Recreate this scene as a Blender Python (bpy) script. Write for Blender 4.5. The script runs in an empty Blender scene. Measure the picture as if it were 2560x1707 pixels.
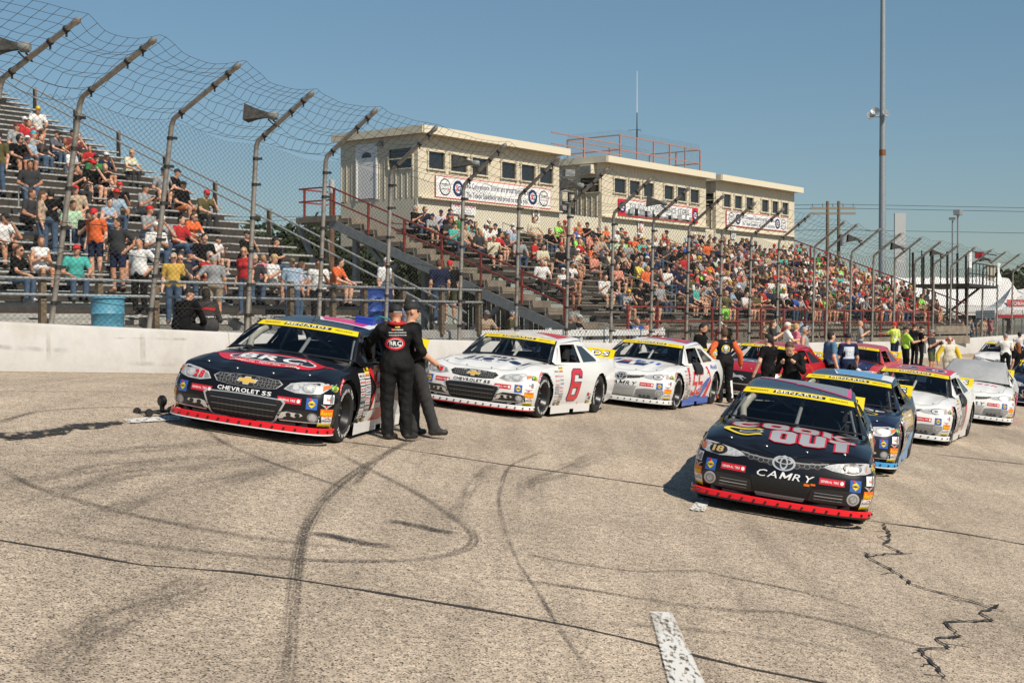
import bpy, bmesh, math, random
import numpy as np
from mathutils import Vector, Matrix
from mathutils.bvhtree import BVHTree
R = math.radians
PI = math.pi
scene = bpy.context.scene
COL = scene.collection

# ------------------------------------------------------------------ camera, sky, sun, exposure
cam_data = bpy.data.cameras.new('camera')
cam_data.sensor_width = 36.0
cam_data.lens = 50.0
cam_data.clip_start = 0.1
cam_data.clip_end = 3000.0
cam = bpy.data.objects.new('camera', cam_data)
cam.location = (0, 0, 2.0)
cam.rotation_euler = (PI / 2 - 0.012, 0, 0)
COL.objects.link(cam)
scene.camera = cam

SUN_EL, SUN_AZ = 45.0, 140.0          # degrees; azimuth clockwise from the view direction (+Y)
world = bpy.data.worlds.new('World')
scene.world = world
world.use_nodes = True
wn = world.node_tree.nodes
wl = world.node_tree.links
sky = wn.new('ShaderNodeTexSky')
sky.sky_type = 'NISHITA'
sky.sun_disc = False
sky.sun_elevation = R(SUN_EL)
sky.sun_rotation = R(SUN_AZ)
sky.altitude = 200
sky.air_density = 1.0
sky.dust_density = 0.5
sky.ozone_density = 1.3
tint = wn.new('ShaderNodeMix'); tint.data_type = 'RGBA'; tint.blend_type = 'MULTIPLY'; tint.inputs['Factor'].default_value = 1.0
# the sky pales and dulls evenly towards the horizon, all round
geo = wn.new('ShaderNodeTexCoord'); sep = wn.new('ShaderNodeSeparateXYZ'); wl.new(geo.outputs['Generated'], sep.inputs[0])
ramp = wn.new('ShaderNodeValToRGB'); ramp.color_ramp.elements[0].position = 0.0; ramp.color_ramp.elements[0].color = (.66, .71, .78, 1)
ramp.color_ramp.elements[1].position = .26; ramp.color_ramp.elements[1].color = (.86, 1.02, .99, 1)
wl.new(sep.outputs[2], ramp.inputs[0]); wl.new(ramp.outputs[0], tint.inputs[7])
wl.new(sky.outputs[0], tint.inputs[6]); wl.new(tint.outputs[2], wn['Background'].inputs[0])
wn['Background'].inputs[1].default_value = 0.085

sun_data = bpy.data.lights.new('sun', 'SUN')
sun_data.energy = 5.0
sun_data.angle = R(0.5)
sun_data.color = (1.0, 0.905, 0.765)
sun = bpy.data.objects.new('sun', sun_data)
_sv = Vector((math.sin(R(SUN_AZ)) * math.cos(R(SUN_EL)), math.cos(R(SUN_AZ)) * math.cos(R(SUN_EL)), math.sin(R(SUN_EL))))
sun.rotation_euler = (-_sv).to_track_quat('-Z', 'Y').to_euler()
sun.location = _sv * 60
COL.objects.link(sun)

scene.view_settings.view_transform = 'Standard'
scene.view_settings.look = 'None'
scene.view_settings.gamma = 1.0
scene.view_settings.use_curve_mapping = False
scene.view_settings.exposure = 0.0
scene.cycles.max_bounces = 6
scene.cycles.transparent_max_bounces = 24
scene.cycles.use_denoising = True

# ------------------------------------------------------------------ the lie of the land (metres; x right of the view, y ahead, z up)
TH = math.atan(2200 / 3555.6)          # direction of the straight against the view
_c, _s = math.cos(TH), math.sin(TH)
WALL_D = 18.9
_ZT = np.array([-30, 5, 10, 15, 18.9, 20.4, 26.9, 35.8, 43.8, 68, 90, 130, 400.])
_ZW = np.array([2.9, 1.65, 1.45, 1.252, 1.092, 1.05, .835, .67, .56, .40, .60, .80, .80])

def dt(x, y): return -_c * x + _s * y, _s * x + _c * y
def xy(d, t): return -_c * d + _s * t, _s * d + _c * t
def zw(t): return sum(np.interp(np.asarray(t) + o, _ZT, _ZW) for o in (-4, -2, 0, 2, 4)) / 5
def drop(l, t):
    l = np.asarray(l, float); L = np.clip(l, -5, 16)
    a = .075 * L + .0018 * L * L * (L > 0) + (l - L) * .11
    m = np.clip(l, -5, 8.5)
    b = .03 * m + .0065 * m * m * (m > 0) + (l - m) * .136
    k = np.clip((np.asarray(t, float) - 14) / 9, 0, 1); k = k * k * (3 - 2 * k)
    return b * (1 - k) + a * k
def G(x, y):
    """height of the banked track surface"""
    x = np.asarray(x, float); y = np.asarray(y, float)
    d, t = dt(x, y)
    z = zw(t) - drop(WALL_D - d, t)
    return z
def W(d, t, z=0.0):
    x, y = xy(d, t)
    return Vector((x, y, z))
def frame(th_deg, t, d, z=0.0):
    """world point and z-rotation of a stand-aligned frame: local x along the stand, local y to its back"""
    a = R(th_deg)
    return (math.sin(a) * t - math.cos(a) * d, math.cos(a) * t + math.sin(a) * d, z), PI / 2 - a

# ------------------------------------------------------------------ materials
MATS = {}
def nodes_of(m):
    m.use_nodes = True
    return m.node_tree.nodes, m.node_tree.links, m.node_tree.nodes['Principled BSDF']
def mat(name, col, rough=.6, metal=0.0, coat=0.0, spec=None, var=0.0, vscale=6.0, bump=0.0, bscale=60.0, trans=0.0, emit=None, dirt=None, dscale=1.5, damt=.5):
    if name in MATS: return MATS[name]
    m = bpy.data.materials.new(name); n, l, b = nodes_of(m)
    b.inputs['Base Color'].default_value = (*col, 1)
    b.inputs['Roughness'].default_value = rough
    b.inputs['Metallic'].default_value = metal
    b.inputs['Coat Weight'].default_value = coat
    b.inputs['Coat Roughness'].default_value = .04
    if spec is not None: b.inputs['Specular IOR Level'].default_value = spec
    if trans: b.inputs['Transmission Weight'].default_value = trans
    if var or bump or dirt:
        tc = n.new('ShaderNodeTexCoord')
    if var or dirt:
        nz = n.new('ShaderNodeTexNoise'); nz.inputs['Scale'].default_value = vscale; nz.inputs['Detail'].default_value = 5; nz.inputs['Roughness'].default_value = .65
        l.new(tc.outputs['Object'], nz.inputs['Vector'])
        mr = n.new('ShaderNodeMapRange'); mr.inputs[1].default_value = .3; mr.inputs[2].default_value = .7
        mr.inputs[3].default_value = 1 - var; mr.inputs[4].default_value = 1 + var
        l.new(nz.outputs['Fac'], mr.inputs[0])
        mx = n.new('ShaderNodeVectorMath'); mx.operation = 'SCALE'
        mx.inputs[0].default_value = col
        l.new(mr.outputs[0], mx.inputs['Scale'])
        out = mx.outputs[0]
        if dirt:
            n2 = n.new('ShaderNodeTexNoise'); n2.inputs['Scale'].default_value = dscale; n2.inputs['Detail'].default_value = 7; n2.inputs['Roughness'].default_value = .7
            l.new(tc.outputs['Object'], n2.inputs['Vector'])
            m2 = n.new('ShaderNodeMapRange'); m2.inputs[1].default_value = .48; m2.inputs[2].default_value = .72; m2.inputs[3].default_value = 0; m2.inputs[4].default_value = damt
            l.new(n2.outputs['Fac'], m2.inputs[0])
            mm = n.new('ShaderNodeMix'); mm.data_type = 'RGBA'
            l.new(m2.outputs[0], mm.inputs['Factor']); l.new(out, mm.inputs[6]); mm.inputs[7].default_value = (*dirt, 1)
            out = mm.outputs[2]
        l.new(out, b.inputs['Base Color'])
    if bump:
        nb = n.new('ShaderNodeTexNoise'); nb.inputs['Scale'].default_value = bscale; nb.inputs['Detail'].default_value = 4
        l.new(tc.outputs['Object'], nb.inputs['Vector'])
        bp = n.new('ShaderNodeBump'); bp.inputs['Strength'].default_value = bump; bp.inputs['Distance'].default_value = .02
        l.new(nb.outputs['Fac'], bp.inputs['Height']); l.new(bp.outputs[0], b.inputs['Normal'])
    if emit:
        b.inputs['Emission Color'].default_value = (*emit, 1); b.inputs['Emission Strength'].default_value = 1
    MATS[name] = m
    return m

def alpha_mark(name, col, dens, scale, rough=.8, stretch=(1, 1, 1), lo=.35, hi=.65, streak=1.0):
    """stain or worn paint: speckled cover over the asphalt, denser in the middle of the strip (UV v)"""
    if name in MATS: return MATS[name]
    m = bpy.data.materials.new(name); n, l, b = nodes_of(m)
    b.inputs['Base Color'].default_value = (*col, 1); b.inputs['Roughness'].default_value = rough
    tc = n.new('ShaderNodeTexCoord')
    mp = n.new('ShaderNodeMapping'); mp.inputs['Scale'].default_value = stretch
    l.new(tc.outputs['Object'], mp.inputs[0])
    nz = n.new('ShaderNodeTexNoise'); nz.inputs['Scale'].default_value = scale; nz.inputs['Detail'].default_value = 3
    l.new(mp.outputs[0], nz.inputs['Vector'])
    uv = n.new('ShaderNodeUVMap'); sp = n.new('ShaderNodeSeparateXYZ'); l.new(uv.outputs[0], sp.inputs[0])
    # profile 1-(2v-1)^2, ends fade on u
    def math_(op, a, b_=None, v1=None):
        q = n.new('ShaderNodeMath'); q.operation = op
        if hasattr(a, 'node'): l.new(a, q.inputs[0])
        else: q.inputs[0].default_value = a
        if b_ is not None:
            if hasattr(b_, 'node'): l.new(b_, q.inputs[1])
            else: q.inputs[1].default_value = b_
        return q.outputs[0]
    v = math_('SUBTRACT', math_('MULTIPLY', sp.outputs[1], 2.0), 1.0)
    prof = math_('SUBTRACT', 1.0, math_('POWER', math_('ABSOLUTE', v), 2.5))
    u = math_('SUBTRACT', math_('MULTIPLY', sp.outputs[0], 2.0), 1.0)
    ends = math_('SUBTRACT', 1.0, math_('POWER', math_('ABSOLUTE', u), 8.0))
    big = n.new('ShaderNodeTexNoise'); big.inputs['Scale'].default_value = 1.3; big.inputs['Detail'].default_value = 2
    l.new(tc.outputs['Object'], big.inputs['Vector'])
    bg = n.new('ShaderNodeMapRange'); bg.inputs[1].default_value = .3; bg.inputs[2].default_value = .6; bg.inputs[3].default_value = .35; bg.inputs[4].default_value = 1.0
    l.new(big.outputs['Fac'], bg.inputs[0])
    # tread streaks run along the strip
    cmb = n.new('ShaderNodeCombineXYZ'); l.new(math_('MULTIPLY', sp.outputs[0], 5.0), cmb.inputs[0]); l.new(math_('MULTIPLY', sp.outputs[1], 7.0), cmb.inputs[1])
    stk = n.new('ShaderNodeTexNoise'); stk.inputs['Scale'].default_value = 1.0; stk.inputs['Detail'].default_value = 3; l.new(cmb.outputs[0], stk.inputs['Vector'])
    sr = n.new('ShaderNodeMapRange'); sr.inputs[1].default_value = .36; sr.inputs[2].default_value = .60; sr.inputs[3].default_value = streak; sr.inputs[4].default_value = 1.0; l.new(stk.outputs['Fac'], sr.inputs[0])
    cover = math_('MULTIPLY', math_('MULTIPLY', math_('MULTIPLY', math_('MULTIPLY', prof, ends), bg.outputs[0]), sr.outputs[0]), dens)
    mr = n.new('ShaderNodeMapRange'); mr.inputs[1].default_value = lo; mr.inputs[2].default_value = hi; mr.inputs[3].default_value = 0; mr.inputs[4].default_value = 1
    l.new(nz.outputs['Fac'], mr.inputs[0])
    a = math_('MULTIPLY', cover, math_('ADD', math_('MULTIPLY', mr.outputs[0], 1.3), .1))
    q = math_('MINIMUM', a, 1.0)
    l.new(q, b.inputs['Alpha'])
    MATS[name] = m
    return m

# ------------------------------------------------------------------ mesh building
class MB:
    """collects shapes; build() links them as one mesh object"""
    def __init__(self): self.v = []; self.f = []; self.m = []
    def add(self, vs, fs, m=0):
        o = len(self.v); self.v.extend([tuple(p) for p in vs])
        for f in fs: self.f.append([i + o for i in f]); self.m.append(m)
        return self
    def box(self, c, s, m=0, rot=None):
        x, y, z = s[0] / 2, s[1] / 2, s[2] / 2
        P = [Vector((a * x, b * y, d * z)) for a in (-1, 1) for b in (-1, 1) for d in (-1, 1)]
        if rot is not None: P = [rot @ p for p in P]
        c = Vector(c); P = [p + c for p in P]
        return self.add(P, [(0, 1, 3, 2), (4, 6, 7, 5), (0, 4, 5, 1), (2, 3, 7, 6), (0, 2, 6, 4), (1, 5, 7, 3)], m)
    def beam(self, a, b, w, h, m=0, up=(0, 0, 1)):
        a, b = Vector(a), Vector(b); z = (b - a); L = z.length; z.normalize()
        up = Vector(up)
        if abs(z.dot(up)) > .98: up = Vector((1, 0, 0))
        x = up.cross(z).normalized(); y = z.cross(x)
        rot = Matrix((x, y, z)).transposed()
        return self.box((a + b) / 2, (w, h, L), m, rot)
    def tube(self, pts, r, n=8, m=0, cap=True):
        pts = [Vector(p) for p in pts]
        rs = r if isinstance(r, (list, tuple)) else [r] * len(pts)
        rings = []; ref = None
        for i, p in enumerate(pts):
            d = (pts[min(i + 1, len(pts) - 1)] - pts[max(i - 1, 0)]).normalized()
            if ref is None: ref = Vector((0, 0, 1)) if abs(d.z) < .9 else Vector((1, 0, 0))
            x = ref.cross(d)
            if x.length < 1e-6: x = Vector((1, 0, 0))
            x.normalize(); y = d.cross(x); ref = y
            rings.append([p + x * (rs[i] * math.cos(2 * PI * k / n)) + y * (rs[i] * math.sin(2 * PI * k / n)) for k in range(n)])
        vs = [p for rg in rings for p in rg]; fs = []
        for i in range(len(pts) - 1):
            for k in range(n):
                fs.append((i * n + k, i * n + (k + 1) % n, (i + 1) * n + (k + 1) % n, (i + 1) * n + k))
        if cap:
            fs.append(tuple(range(n - 1, -1, -1))); o = (len(pts) - 1) * n; fs.append(tuple(range(o, o + n)))
        return self.add(vs, fs, m)
    def prism(self, poly, a, b, m=0):
        """poly: list of 2-D points placed by a(p), and by b(p) for the opposite face"""
        n = len(poly); vs = [a(p) for p in poly] + [b(p) for p in poly]
        fs = [tuple(range(n - 1, -1, -1)), tuple(range(n, 2 * n))] + [(i, (i + 1) % n, n + (i + 1) % n, n + i) for i in range(n)]
        return self.add(vs, fs, m)
    def lathe(self, prof, c, axis='z', n=24, m=0):
        vs = []; k = len(prof)
        for i in range(n):
            a = 2 * PI * i / n
            for r, h in prof:
                if axis == 'z': p = (r * math.cos(a), r * math.sin(a), h)
                elif axis == 'y': p = (r * math.cos(a), h, r * math.sin(a))
                else: p = (h, r * math.cos(a), r * math.sin(a))
                vs.append((p[0] + c[0], p[1] + c[1], p[2] + c[2]))
        fs = []
        for i in range(n):
            for j in range(k - 1):
                fs.append((i * k + j, ((i + 1) % n) * k + j, ((i + 1) % n) * k + j + 1, i * k + j + 1))
        return self.add(vs, fs, m)
    def mesh(self, name, smooth=None):
        me = bpy.data.meshes.new(name)
        me.from_pydata(self.v, [], self.f)
        me.polygons.foreach_set('material_index', self.m)
        finish(me, smooth)
        return me
    def build(self, name, mats, parent=None, smooth=None, loc=None, rotz=None):
        me = self.mesh(name, smooth)
        return link(name, me, mats, parent, loc, rotz)
def finish(me, smooth=None):
    me.update()
    bm = bmesh.new(); bm.from_mesh(me)
    bmesh.ops.recalc_face_normals(bm, faces=bm.faces)
    if smooth:
        for f in bm.faces: f.smooth = True
        for e in bm.edges:
            if len(e.link_faces) == 2 and e.calc_face_angle(0) > R(smooth): e.smooth = False
    bm.to_mesh(me); bm.free()
def link(name, me, mats, parent=None, loc=None, rotz=None):
    if not isinstance(mats, (list, tuple)): mats = [mats]
    if not me.materials:
        for m in mats: me.materials.append(m)
    o = bpy.data.objects.new(name, me); COL.objects.link(o)
    if parent is not None: o.parent = parent
    if loc is not None: o.location = loc
    if rotz is not None: o.rotation_euler = (0, 0, rotz)
    return o
def empty(name, loc=(0, 0, 0), rotz=0.0, parent=None):
    o = bpy.data.objects.new(name, None); o.empty_display_size = .3
    o.location = loc; o.rotation_euler = (0, 0, rotz); COL.objects.link(o)
    if parent is not None: o.parent = parent
    return o
def tag(o, label=None, cat=None, group=None, kind=None):
    if label: o['label'] = label
    if cat: o['category'] = cat
    if group: o['group'] = group
    if kind: o['kind'] = kind
    return o
def copy_obj(o, parent=None, loc=None, name=None):
    c = o.copy(); COL.objects.link(c); c.parent = parent
    if loc is not None: c.location = loc
    return c
def np_mesh(name, V, F):
    """quads or triangles from arrays"""
    V = np.asarray(V, np.float32); F = np.asarray(F, np.int32)
    me = bpy.data.meshes.new(name); k = F.shape[1]
    me.vertices.add(len(V)); me.vertices.foreach_set('co', V.ravel())
    me.loops.add(F.size); me.loops.foreach_set('vertex_index', F.ravel())
    me.polygons.add(len(F)); me.polygons.foreach_set('loop_start', np.arange(0, F.size, k, dtype=np.int32))
    me.polygons.foreach_set('loop_total', np.full(len(F), k, np.int32))
    me.update(calc_edges=True); me.validate()
    return me

# ------------------------------------------------------------------ track, ground, markings
def asphalt_material():
    m = bpy.data.materials.new('asphalt'); n, l, b = nodes_of(m)
    tc = n.new('ShaderNodeTexCoord')
    vo = n.new('ShaderNodeTexVoronoi'); vo.inputs['Scale'].default_value = 100
    l.new(tc.outputs['Object'], vo.inputs['Vector'])
    sv = n.new('ShaderNodeSeparateColor'); l.new(vo.outputs['Color'], sv.inputs[0])
    cr = n.new('ShaderNodeValToRGB'); e = cr.color_ramp.elements
    e[0].position = 0; e[0].color = (.055, .045, .035, 1)
    e[1].position = 1; e[1].color = (.80, .68, .55, 1)
    for p, c in ((.12, (.11, .09, .07, 1)), (.20, (.37, .30, .23, 1)), (.6, (.57, .465, .355, 1)), (.9, (.66, .54, .42, 1))):
        q = e.new(p); q.color = c
    l.new(sv.outputs[0], cr.inputs[0])
    nz = n.new('ShaderNodeTexNoise'); nz.inputs['Scale'].default_value = .45; nz.inputs['Detail'].default_value = 6; nz.inputs['Roughness'].default_value = .6
    l.new(tc.outputs['Object'], nz.inputs['Vector'])
    mr = n.new('ShaderNodeMapRange'); mr.inputs[1].default_value = .3; mr.inputs[2].default_value = .7; mr.inputs[3].default_value = .80; mr.inputs[4].default_value = 1.13
    l.new(nz.outputs['Fac'], mr.inputs[0])
    n2 = n.new('ShaderNodeTexNoise'); n2.inputs['Scale'].default_value = 14; n2.inputs['Detail'].default_value = 3
    l.new(tc.outputs['Object'], n2.inputs['Vector'])
    m2 = n.new('ShaderNodeMapRange'); m2.inputs[1].default_value = .35; m2.inputs[2].default_value = .65; m2.inputs[3].default_value = .80; m2.inputs[4].default_value = 1.12
    l.new(n2.outputs['Fac'], m2.inputs[0])
    # rubber laid down in streaks along the racing line
    mp = n.new('ShaderNodeMapping'); mp.inputs['Rotation'].default_value = (0, 0, TH - .25); mp.inputs['Scale'].default_value = (1.5, .07, 1)
    l.new(tc.outputs['Object'], mp.inputs[0])
    n3 = n.new('ShaderNodeTexNoise'); n3.inputs['Scale'].default_value = 1.4; n3.inputs['Detail'].default_value = 4
    l.new(mp.outputs[0], n3.inputs['Vector'])
    m3 = n.new('ShaderNodeMapRange'); m3.inputs[1].default_value = .40; m3.inputs[2].default_value = .75; m3.inputs[3].default_value = 1.0; m3.inputs[4].default_value = .72
    l.new(n3.outputs['Fac'], m3.inputs[0])
    def mul(a, c_):
        q = n.new('ShaderNodeMath'); q.operation = 'MULTIPLY'; l.new(a, q.inputs[0]); l.new(c_, q.inputs[1]); return q.outputs[0]
    n4 = n.new('ShaderNodeTexNoise'); n4.inputs['Scale'].default_value = .16; n4.inputs['Detail'].default_value = 3
    l.new(tc.outputs['Object'], n4.inputs['Vector'])
    m4 = n.new('ShaderNodeMapRange'); m4.inputs[1].default_value = .35; m4.inputs[2].default_value = .65; m4.inputs[3].default_value = .86; m4.inputs[4].default_value = 1.08
    l.new(n4.outputs['Fac'], m4.inputs[0])
    k = mul(mul(mul(mr.outputs[0], m2.outputs[0]), m3.outputs[0]), m4.outputs[0])
    sc = n.new('ShaderNodeVectorMath'); sc.operation = 'SCALE'; l.new(cr.outputs[0], sc.inputs[0]); l.new(k, sc.inputs['Scale'])
    l.new(sc.outputs[0], b.inputs['Base Color'])
    b.inputs['Roughness'].default_value = .85
    b.inputs['Specular IOR Level'].default_value = .25
    bp = n.new('ShaderNodeBump'); bp.inputs['Strength'].default_value = .5; bp.inputs['Distance'].default_value = .006
    l.new(vo.outputs['Distance'], bp.inputs['Height']); l.new(bp.outputs[0], b.inputs['Normal'])
    return m
M_ASPHALT = asphalt_material()

def sheet(name, ds, ts, zf, m, kind='structure'):
    D, T = np.meshgrid(ds, ts); x, y = xy(D, T); z = zf(D, T)
    V = np.stack([x, y, z], -1).reshape(-1, 3); nd, nt = len(ds), len(ts)
    i = np.arange((nt - 1) * nd).reshape(nt - 1, nd)[:, :-1].ravel()
    F = np.stack([i, i + 1, i + 1 + nd, i + nd], 1)
    me = np_mesh(name, V, F[:, ::-1]); finish(me, 60)
    o = link(name, me, m); o['kind'] = kind
    return o
_flat = lambda D, T: zw(T) - drop(np.clip(WALL_D - D, 0, 19.5), T)
track = sheet('track', np.concatenate([[-40, -20, -8], np.linspace(-3, 19.3, 60)]), np.concatenate([np.linspace(-25, 50, 110), np.linspace(52, 170, 50)]), _flat, M_ASPHALT)
M_DIRT = mat('dirt_ground', (.16, .14, .10), .95, var=.3, vscale=.3, dirt=(.08, .10, .04), dscale=.2)
sheet('ground', np.array([-1500, -600, -200, -60, -41, -39, -20, 0, 10, 18.8, 18.95, 22, 30, 60, 120, 300, 900, 2500]), np.array([-1200, -300, -60, -25, -10, 0, 5, 10, 15, 20, 25, 30, 35, 40, 50, 60, 70, 90, 110, 150, 250, 600, 1500, 3000]),
      lambda D, T: zw(np.clip(T, -10, 140)) - drop(np.clip(WALL_D - D, 0, 19.5), np.clip(T, -10, 140)) - np.where(D < 18.9, .35, .10), M_DIRT)

MARKS = [
    ('seam', 0.05, [(-3.53, 9.60), (-3.46, 9.59), (-2.96, 9.53), (-2.46, 9.44), (-2.16, 9.52), (-1.86, 9.60), (-1.47, 9.62), (-1.06, 9.58), (-0.58, 9.52), (0.00, 9.45), (0.43, 9.36), (0.91, 9.17), (1.14, 9.05), (1.50, 8.90), (1.92, 8.79), (2.01, 8.72)]),
    ('seam', 0.04, [(-2.08, 16.76), (-1.30, 16.83), (0.00, 16.70), (0.90, 16.71), (1.76, 16.64), (2.07, 16.50)]),
    ('seam', 0.06, [(3.95, 16.12), (4.29, 16.09), (4.59, 16.10), (5.16, 16.04), (5.71, 15.84), (5.81, 15.78)]),
    ('seam', 0.05, [(7.03, 24.81), (8.96, 24.88), (9.14, 24.86)]),
    ('tar', 0.30, [(-5.00, 13.68), (-4.96, 13.77), (-4.84, 14.08), (-4.70, 14.51), (-4.67, 14.89), (-4.50, 15.51), (-4.38, 16.01)]),
    ('arc', 0.30, [(-4.51, 12.35), (-4.39, 12.18), (-3.96, 11.63), (-3.43, 11.23), (-2.85, 10.94), (-2.46, 10.83), (-1.91, 10.75), (-1.55, 10.77), (-1.20, 10.87)]),
    ('arc', 0.26, [(-3.69, 10.09), (-3.64, 10.08), (-3.28, 10.03), (-2.77, 9.99), (-2.28, 10.04), (-1.79, 10.12), (-1.31, 10.31), (-0.82, 10.64), (-0.49, 11.08), (-0.32, 11.63), (-0.35, 12.19), (-0.57, 12.85), (-0.96, 13.88), (-1.53, 14.98), (-2.11, 16.16)]),
    ('arc', 0.30, [(-0.87, 19.72), (-1.33, 17.25), (-1.61, 14.56), (-1.69, 12.96), (-1.66, 11.64), (-1.58, 10.61), (-1.45, 9.49), (-1.30, 8.32), (-1.15, 7.22)]),
    ('arc', 0.20, [(-1.41, 16.49), (-1.51, 15.00), (-1.53, 13.82)]),
    ('arc', 0.25, [(-3.64, 16.52), (-3.07, 15.30), (-2.59, 14.64), (-2.02, 14.00), (-1.48, 13.42)]),
    ('dash', 0.14, [(-1.58, 11.22), (-1.39, 11.20), (-1.23, 11.12), (-1.08, 11.10), (-0.91, 11.10)]),
    ('dash', 0.14, [(-1.07, 12.19), (-0.86, 12.14), (-0.67, 12.04), (-0.49, 12.01)]),
    ('arc', 0.14, [(0.42, 18.45), (0.00, 16.70), (-0.11, 14.95), (-0.12, 13.59), (-0.03, 12.10)]),
    ('thin', 0.06, [(-0.03, 12.10), (0.05, 11.17), (0.16, 10.42), (0.32, 9.19), (0.47, 8.14)]),
    ('arc', 0.22, [(0.09, 11.58), (0.53, 11.43), (1.06, 11.49), (1.58, 11.87), (1.80, 11.75), (2.31, 11.58), (2.90, 11.10)]),
    ('arc', 0.26, [(-0.16, 10.51), (0.00, 10.54), (0.49, 10.54), (0.96, 10.48), (1.36, 10.43), (1.70, 10.52), (2.05, 10.69), (2.36, 10.60), (2.97, 10.17), (3.23, 10.02)]),
    ('faint', 0.20, [(0.48, 9.44), (1.04, 9.69), (1.80, 9.77), (2.38, 9.70)]),
    ('faint', 0.50, [(-4.68, 12.98), (-4.15, 13.37), (-3.66, 14.25), (-3.04, 15.66)]),
    ('faint', 0.50, [(-4.07, 11.28), (-3.99, 11.72), (-3.63, 13.08), (-2.83, 14.58)]),
    ('faint', 0.50, [(-3.85, 10.67), (-3.67, 11.39), (-3.46, 12.63), (-3.06, 13.48), (-2.49, 14.75)]),
    ('faint', 0.55, [(-3.34, 9.72), (-3.26, 10.13), (-3.07, 11.08), (-2.93, 12.02), (-2.44, 13.76), (-1.97, 15.48)]),
    ('faint', 0.60, [(-2.27, 6.87), (-2.31, 7.69), (-2.26, 8.14), (-2.12, 8.68), (-1.98, 9.38)]),
    ('arc', 0.25, [(-5.29, 14.50), (-5.31, 14.73), (-5.35, 15.94), (-5.01, 17.07), (-4.37, 17.95)]),
    ('faint', 0.20, [(-7.15, 19.58), (-6.73, 20.58), (-5.60, 21.50), (-5.19, 22.38)]),
    ('faint', 0.20, [(-6.52, 17.85), (-5.83, 18.80), (-4.75, 20.16)]),
    ('faint', 0.25, [(-0.55, 12.38), (-0.37, 15.39), (-0.18, 16.72)]),
    ('faint', 0.50, [(0.22, 14.05), (0.19, 15.47), (0.50, 16.43), (1.23, 19.15)]),
    ('crack', 0.03, [(4.19, 16.09), (4.06, 15.24), (3.82, 14.54), (3.88, 14.29), (3.90, 14.15), (3.47, 13.79), (3.45, 13.89), (3.42, 13.60), (3.54, 12.90), (3.52, 12.53), (3.72, 12.31), (3.91, 12.14), (4.03, 11.93), (4.16, 12.12), (3.84, 11.63), (3.86, 11.40), (3.38, 11.09), (3.37, 10.66), (3.13, 10.47), (3.14, 10.20), (2.88, 10.04), (2.88, 9.79), (2.86, 9.51), (2.82, 9.14)]),
]
PAINT_QUADS = [
    [(0.98, 10.05), (1.14, 10.11), (1.14, 8.19), (0.91, 8.08)],
    [(1.88, 15.08), (2.14, 16.12), (2.27, 16.16), (2.05, 15.12)],
    [(-4.42, 16.16), (-3.95, 17.38), (-3.84, 16.90), (-4.29, 15.88)],
]
MK = {
    'seam': alpha_mark('tar_seam', (.035, .03, .027), 1.9, 45, lo=.2, hi=.5),
    'tar': alpha_mark('tar_patch', (.03, .027, .025), 2.2, 9, lo=.42, hi=.55),
    'arc': alpha_mark('tyre_rubber', (.072, .062, .053), .92, 80, lo=.44, hi=.58, streak=.18),
    'dash': alpha_mark('skid_rubber', (.045, .04, .037), 1.4, 70, lo=.36, hi=.55, streak=.3),
    'thin': alpha_mark('thin_rubber', (.06, .054, .05), .6, 60, lo=.35, hi=.6),
    'faint': alpha_mark('faint_rubber', (.10, .085, .075), .58, 70, lo=.42, hi=.60, streak=.1),
    'crack': alpha_mark('crack_fill', (.03, .027, .025), 2.4, 40, lo=.15, hi=.4),
    'paint': alpha_mark('worn_white_paint', (.66, .65, .62), 1.25, 30, lo=.38, hi=.56, stretch=(1, .35, 1)),
}
NAME_OF = {'seam': 'tar_seam', 'tar': 'tar_patch', 'arc': 'tyre_mark', 'dash': 'skid_mark', 'thin': 'tyre_mark', 'faint': 'tyre_mark', 'crack': 'pavement_crack'}
def smooth_line(P, step, curve=True):
    P = [Vector((p[0], p[1])) for p in P]; out = []
    for i in range(len(P) - 1):
        a, b = P[i], P[i + 1]
        p0 = P[i - 1] if i else a * 2 - b
        p3 = P[i + 2] if i + 2 < len(P) else b * 2 - a
        k = max(1, int((b - a).length / step))
        for j in range(k):
            t = j / k
            if curve: q = .5 * ((2 * a) + (b - p0) * t + (2 * p0 - 5 * a + 4 * b - p3) * t * t + (3 * a - p0 - 3 * b + p3) * t ** 3)
            else: q = a.lerp(b, t)
            out.append(q)
    return out + [P[-1]]
def ribbon(name, P, w, m, lift, parent, curve=True, rnd=None):
    L = smooth_line(P, .22, curve); n = len(L); nw = 4
    V = []; UV = []
    for i, p in enumerate(L):
        d = (L[min(i + 1, n - 1)] - L[max(i - 1, 0)]); d.normalize(); nrm = Vector((-d.y, d.x))
        ww = w * (rnd.uniform(.35, 1.45) if rnd else 1)
        for j in range(nw + 1):
            q = p + nrm * ww * (j / nw - .5)
            V.append((q.x, q.y, float(G(q.x, q.y)) + lift)); UV.append((i / (n - 1), j / nw))
    F = []
    for i in range(n - 1):
        for j in range(nw):
            a = i * (nw + 1) + j; F.append((a, a + 1, a + nw + 2, a + nw + 1))
    me = bpy.data.meshes.new(name); me.from_pydata(V, [], F)
    uv = me.uv_layers.new(name='UVMap')
    for lp in me.loops: uv.data[lp.index].uv = UV[lp.vertex_index]
    for pl in me.polygons: pl.use_smooth = True
    o = link(name, me, m, parent); return o
_rr = random.Random(3)
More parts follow.
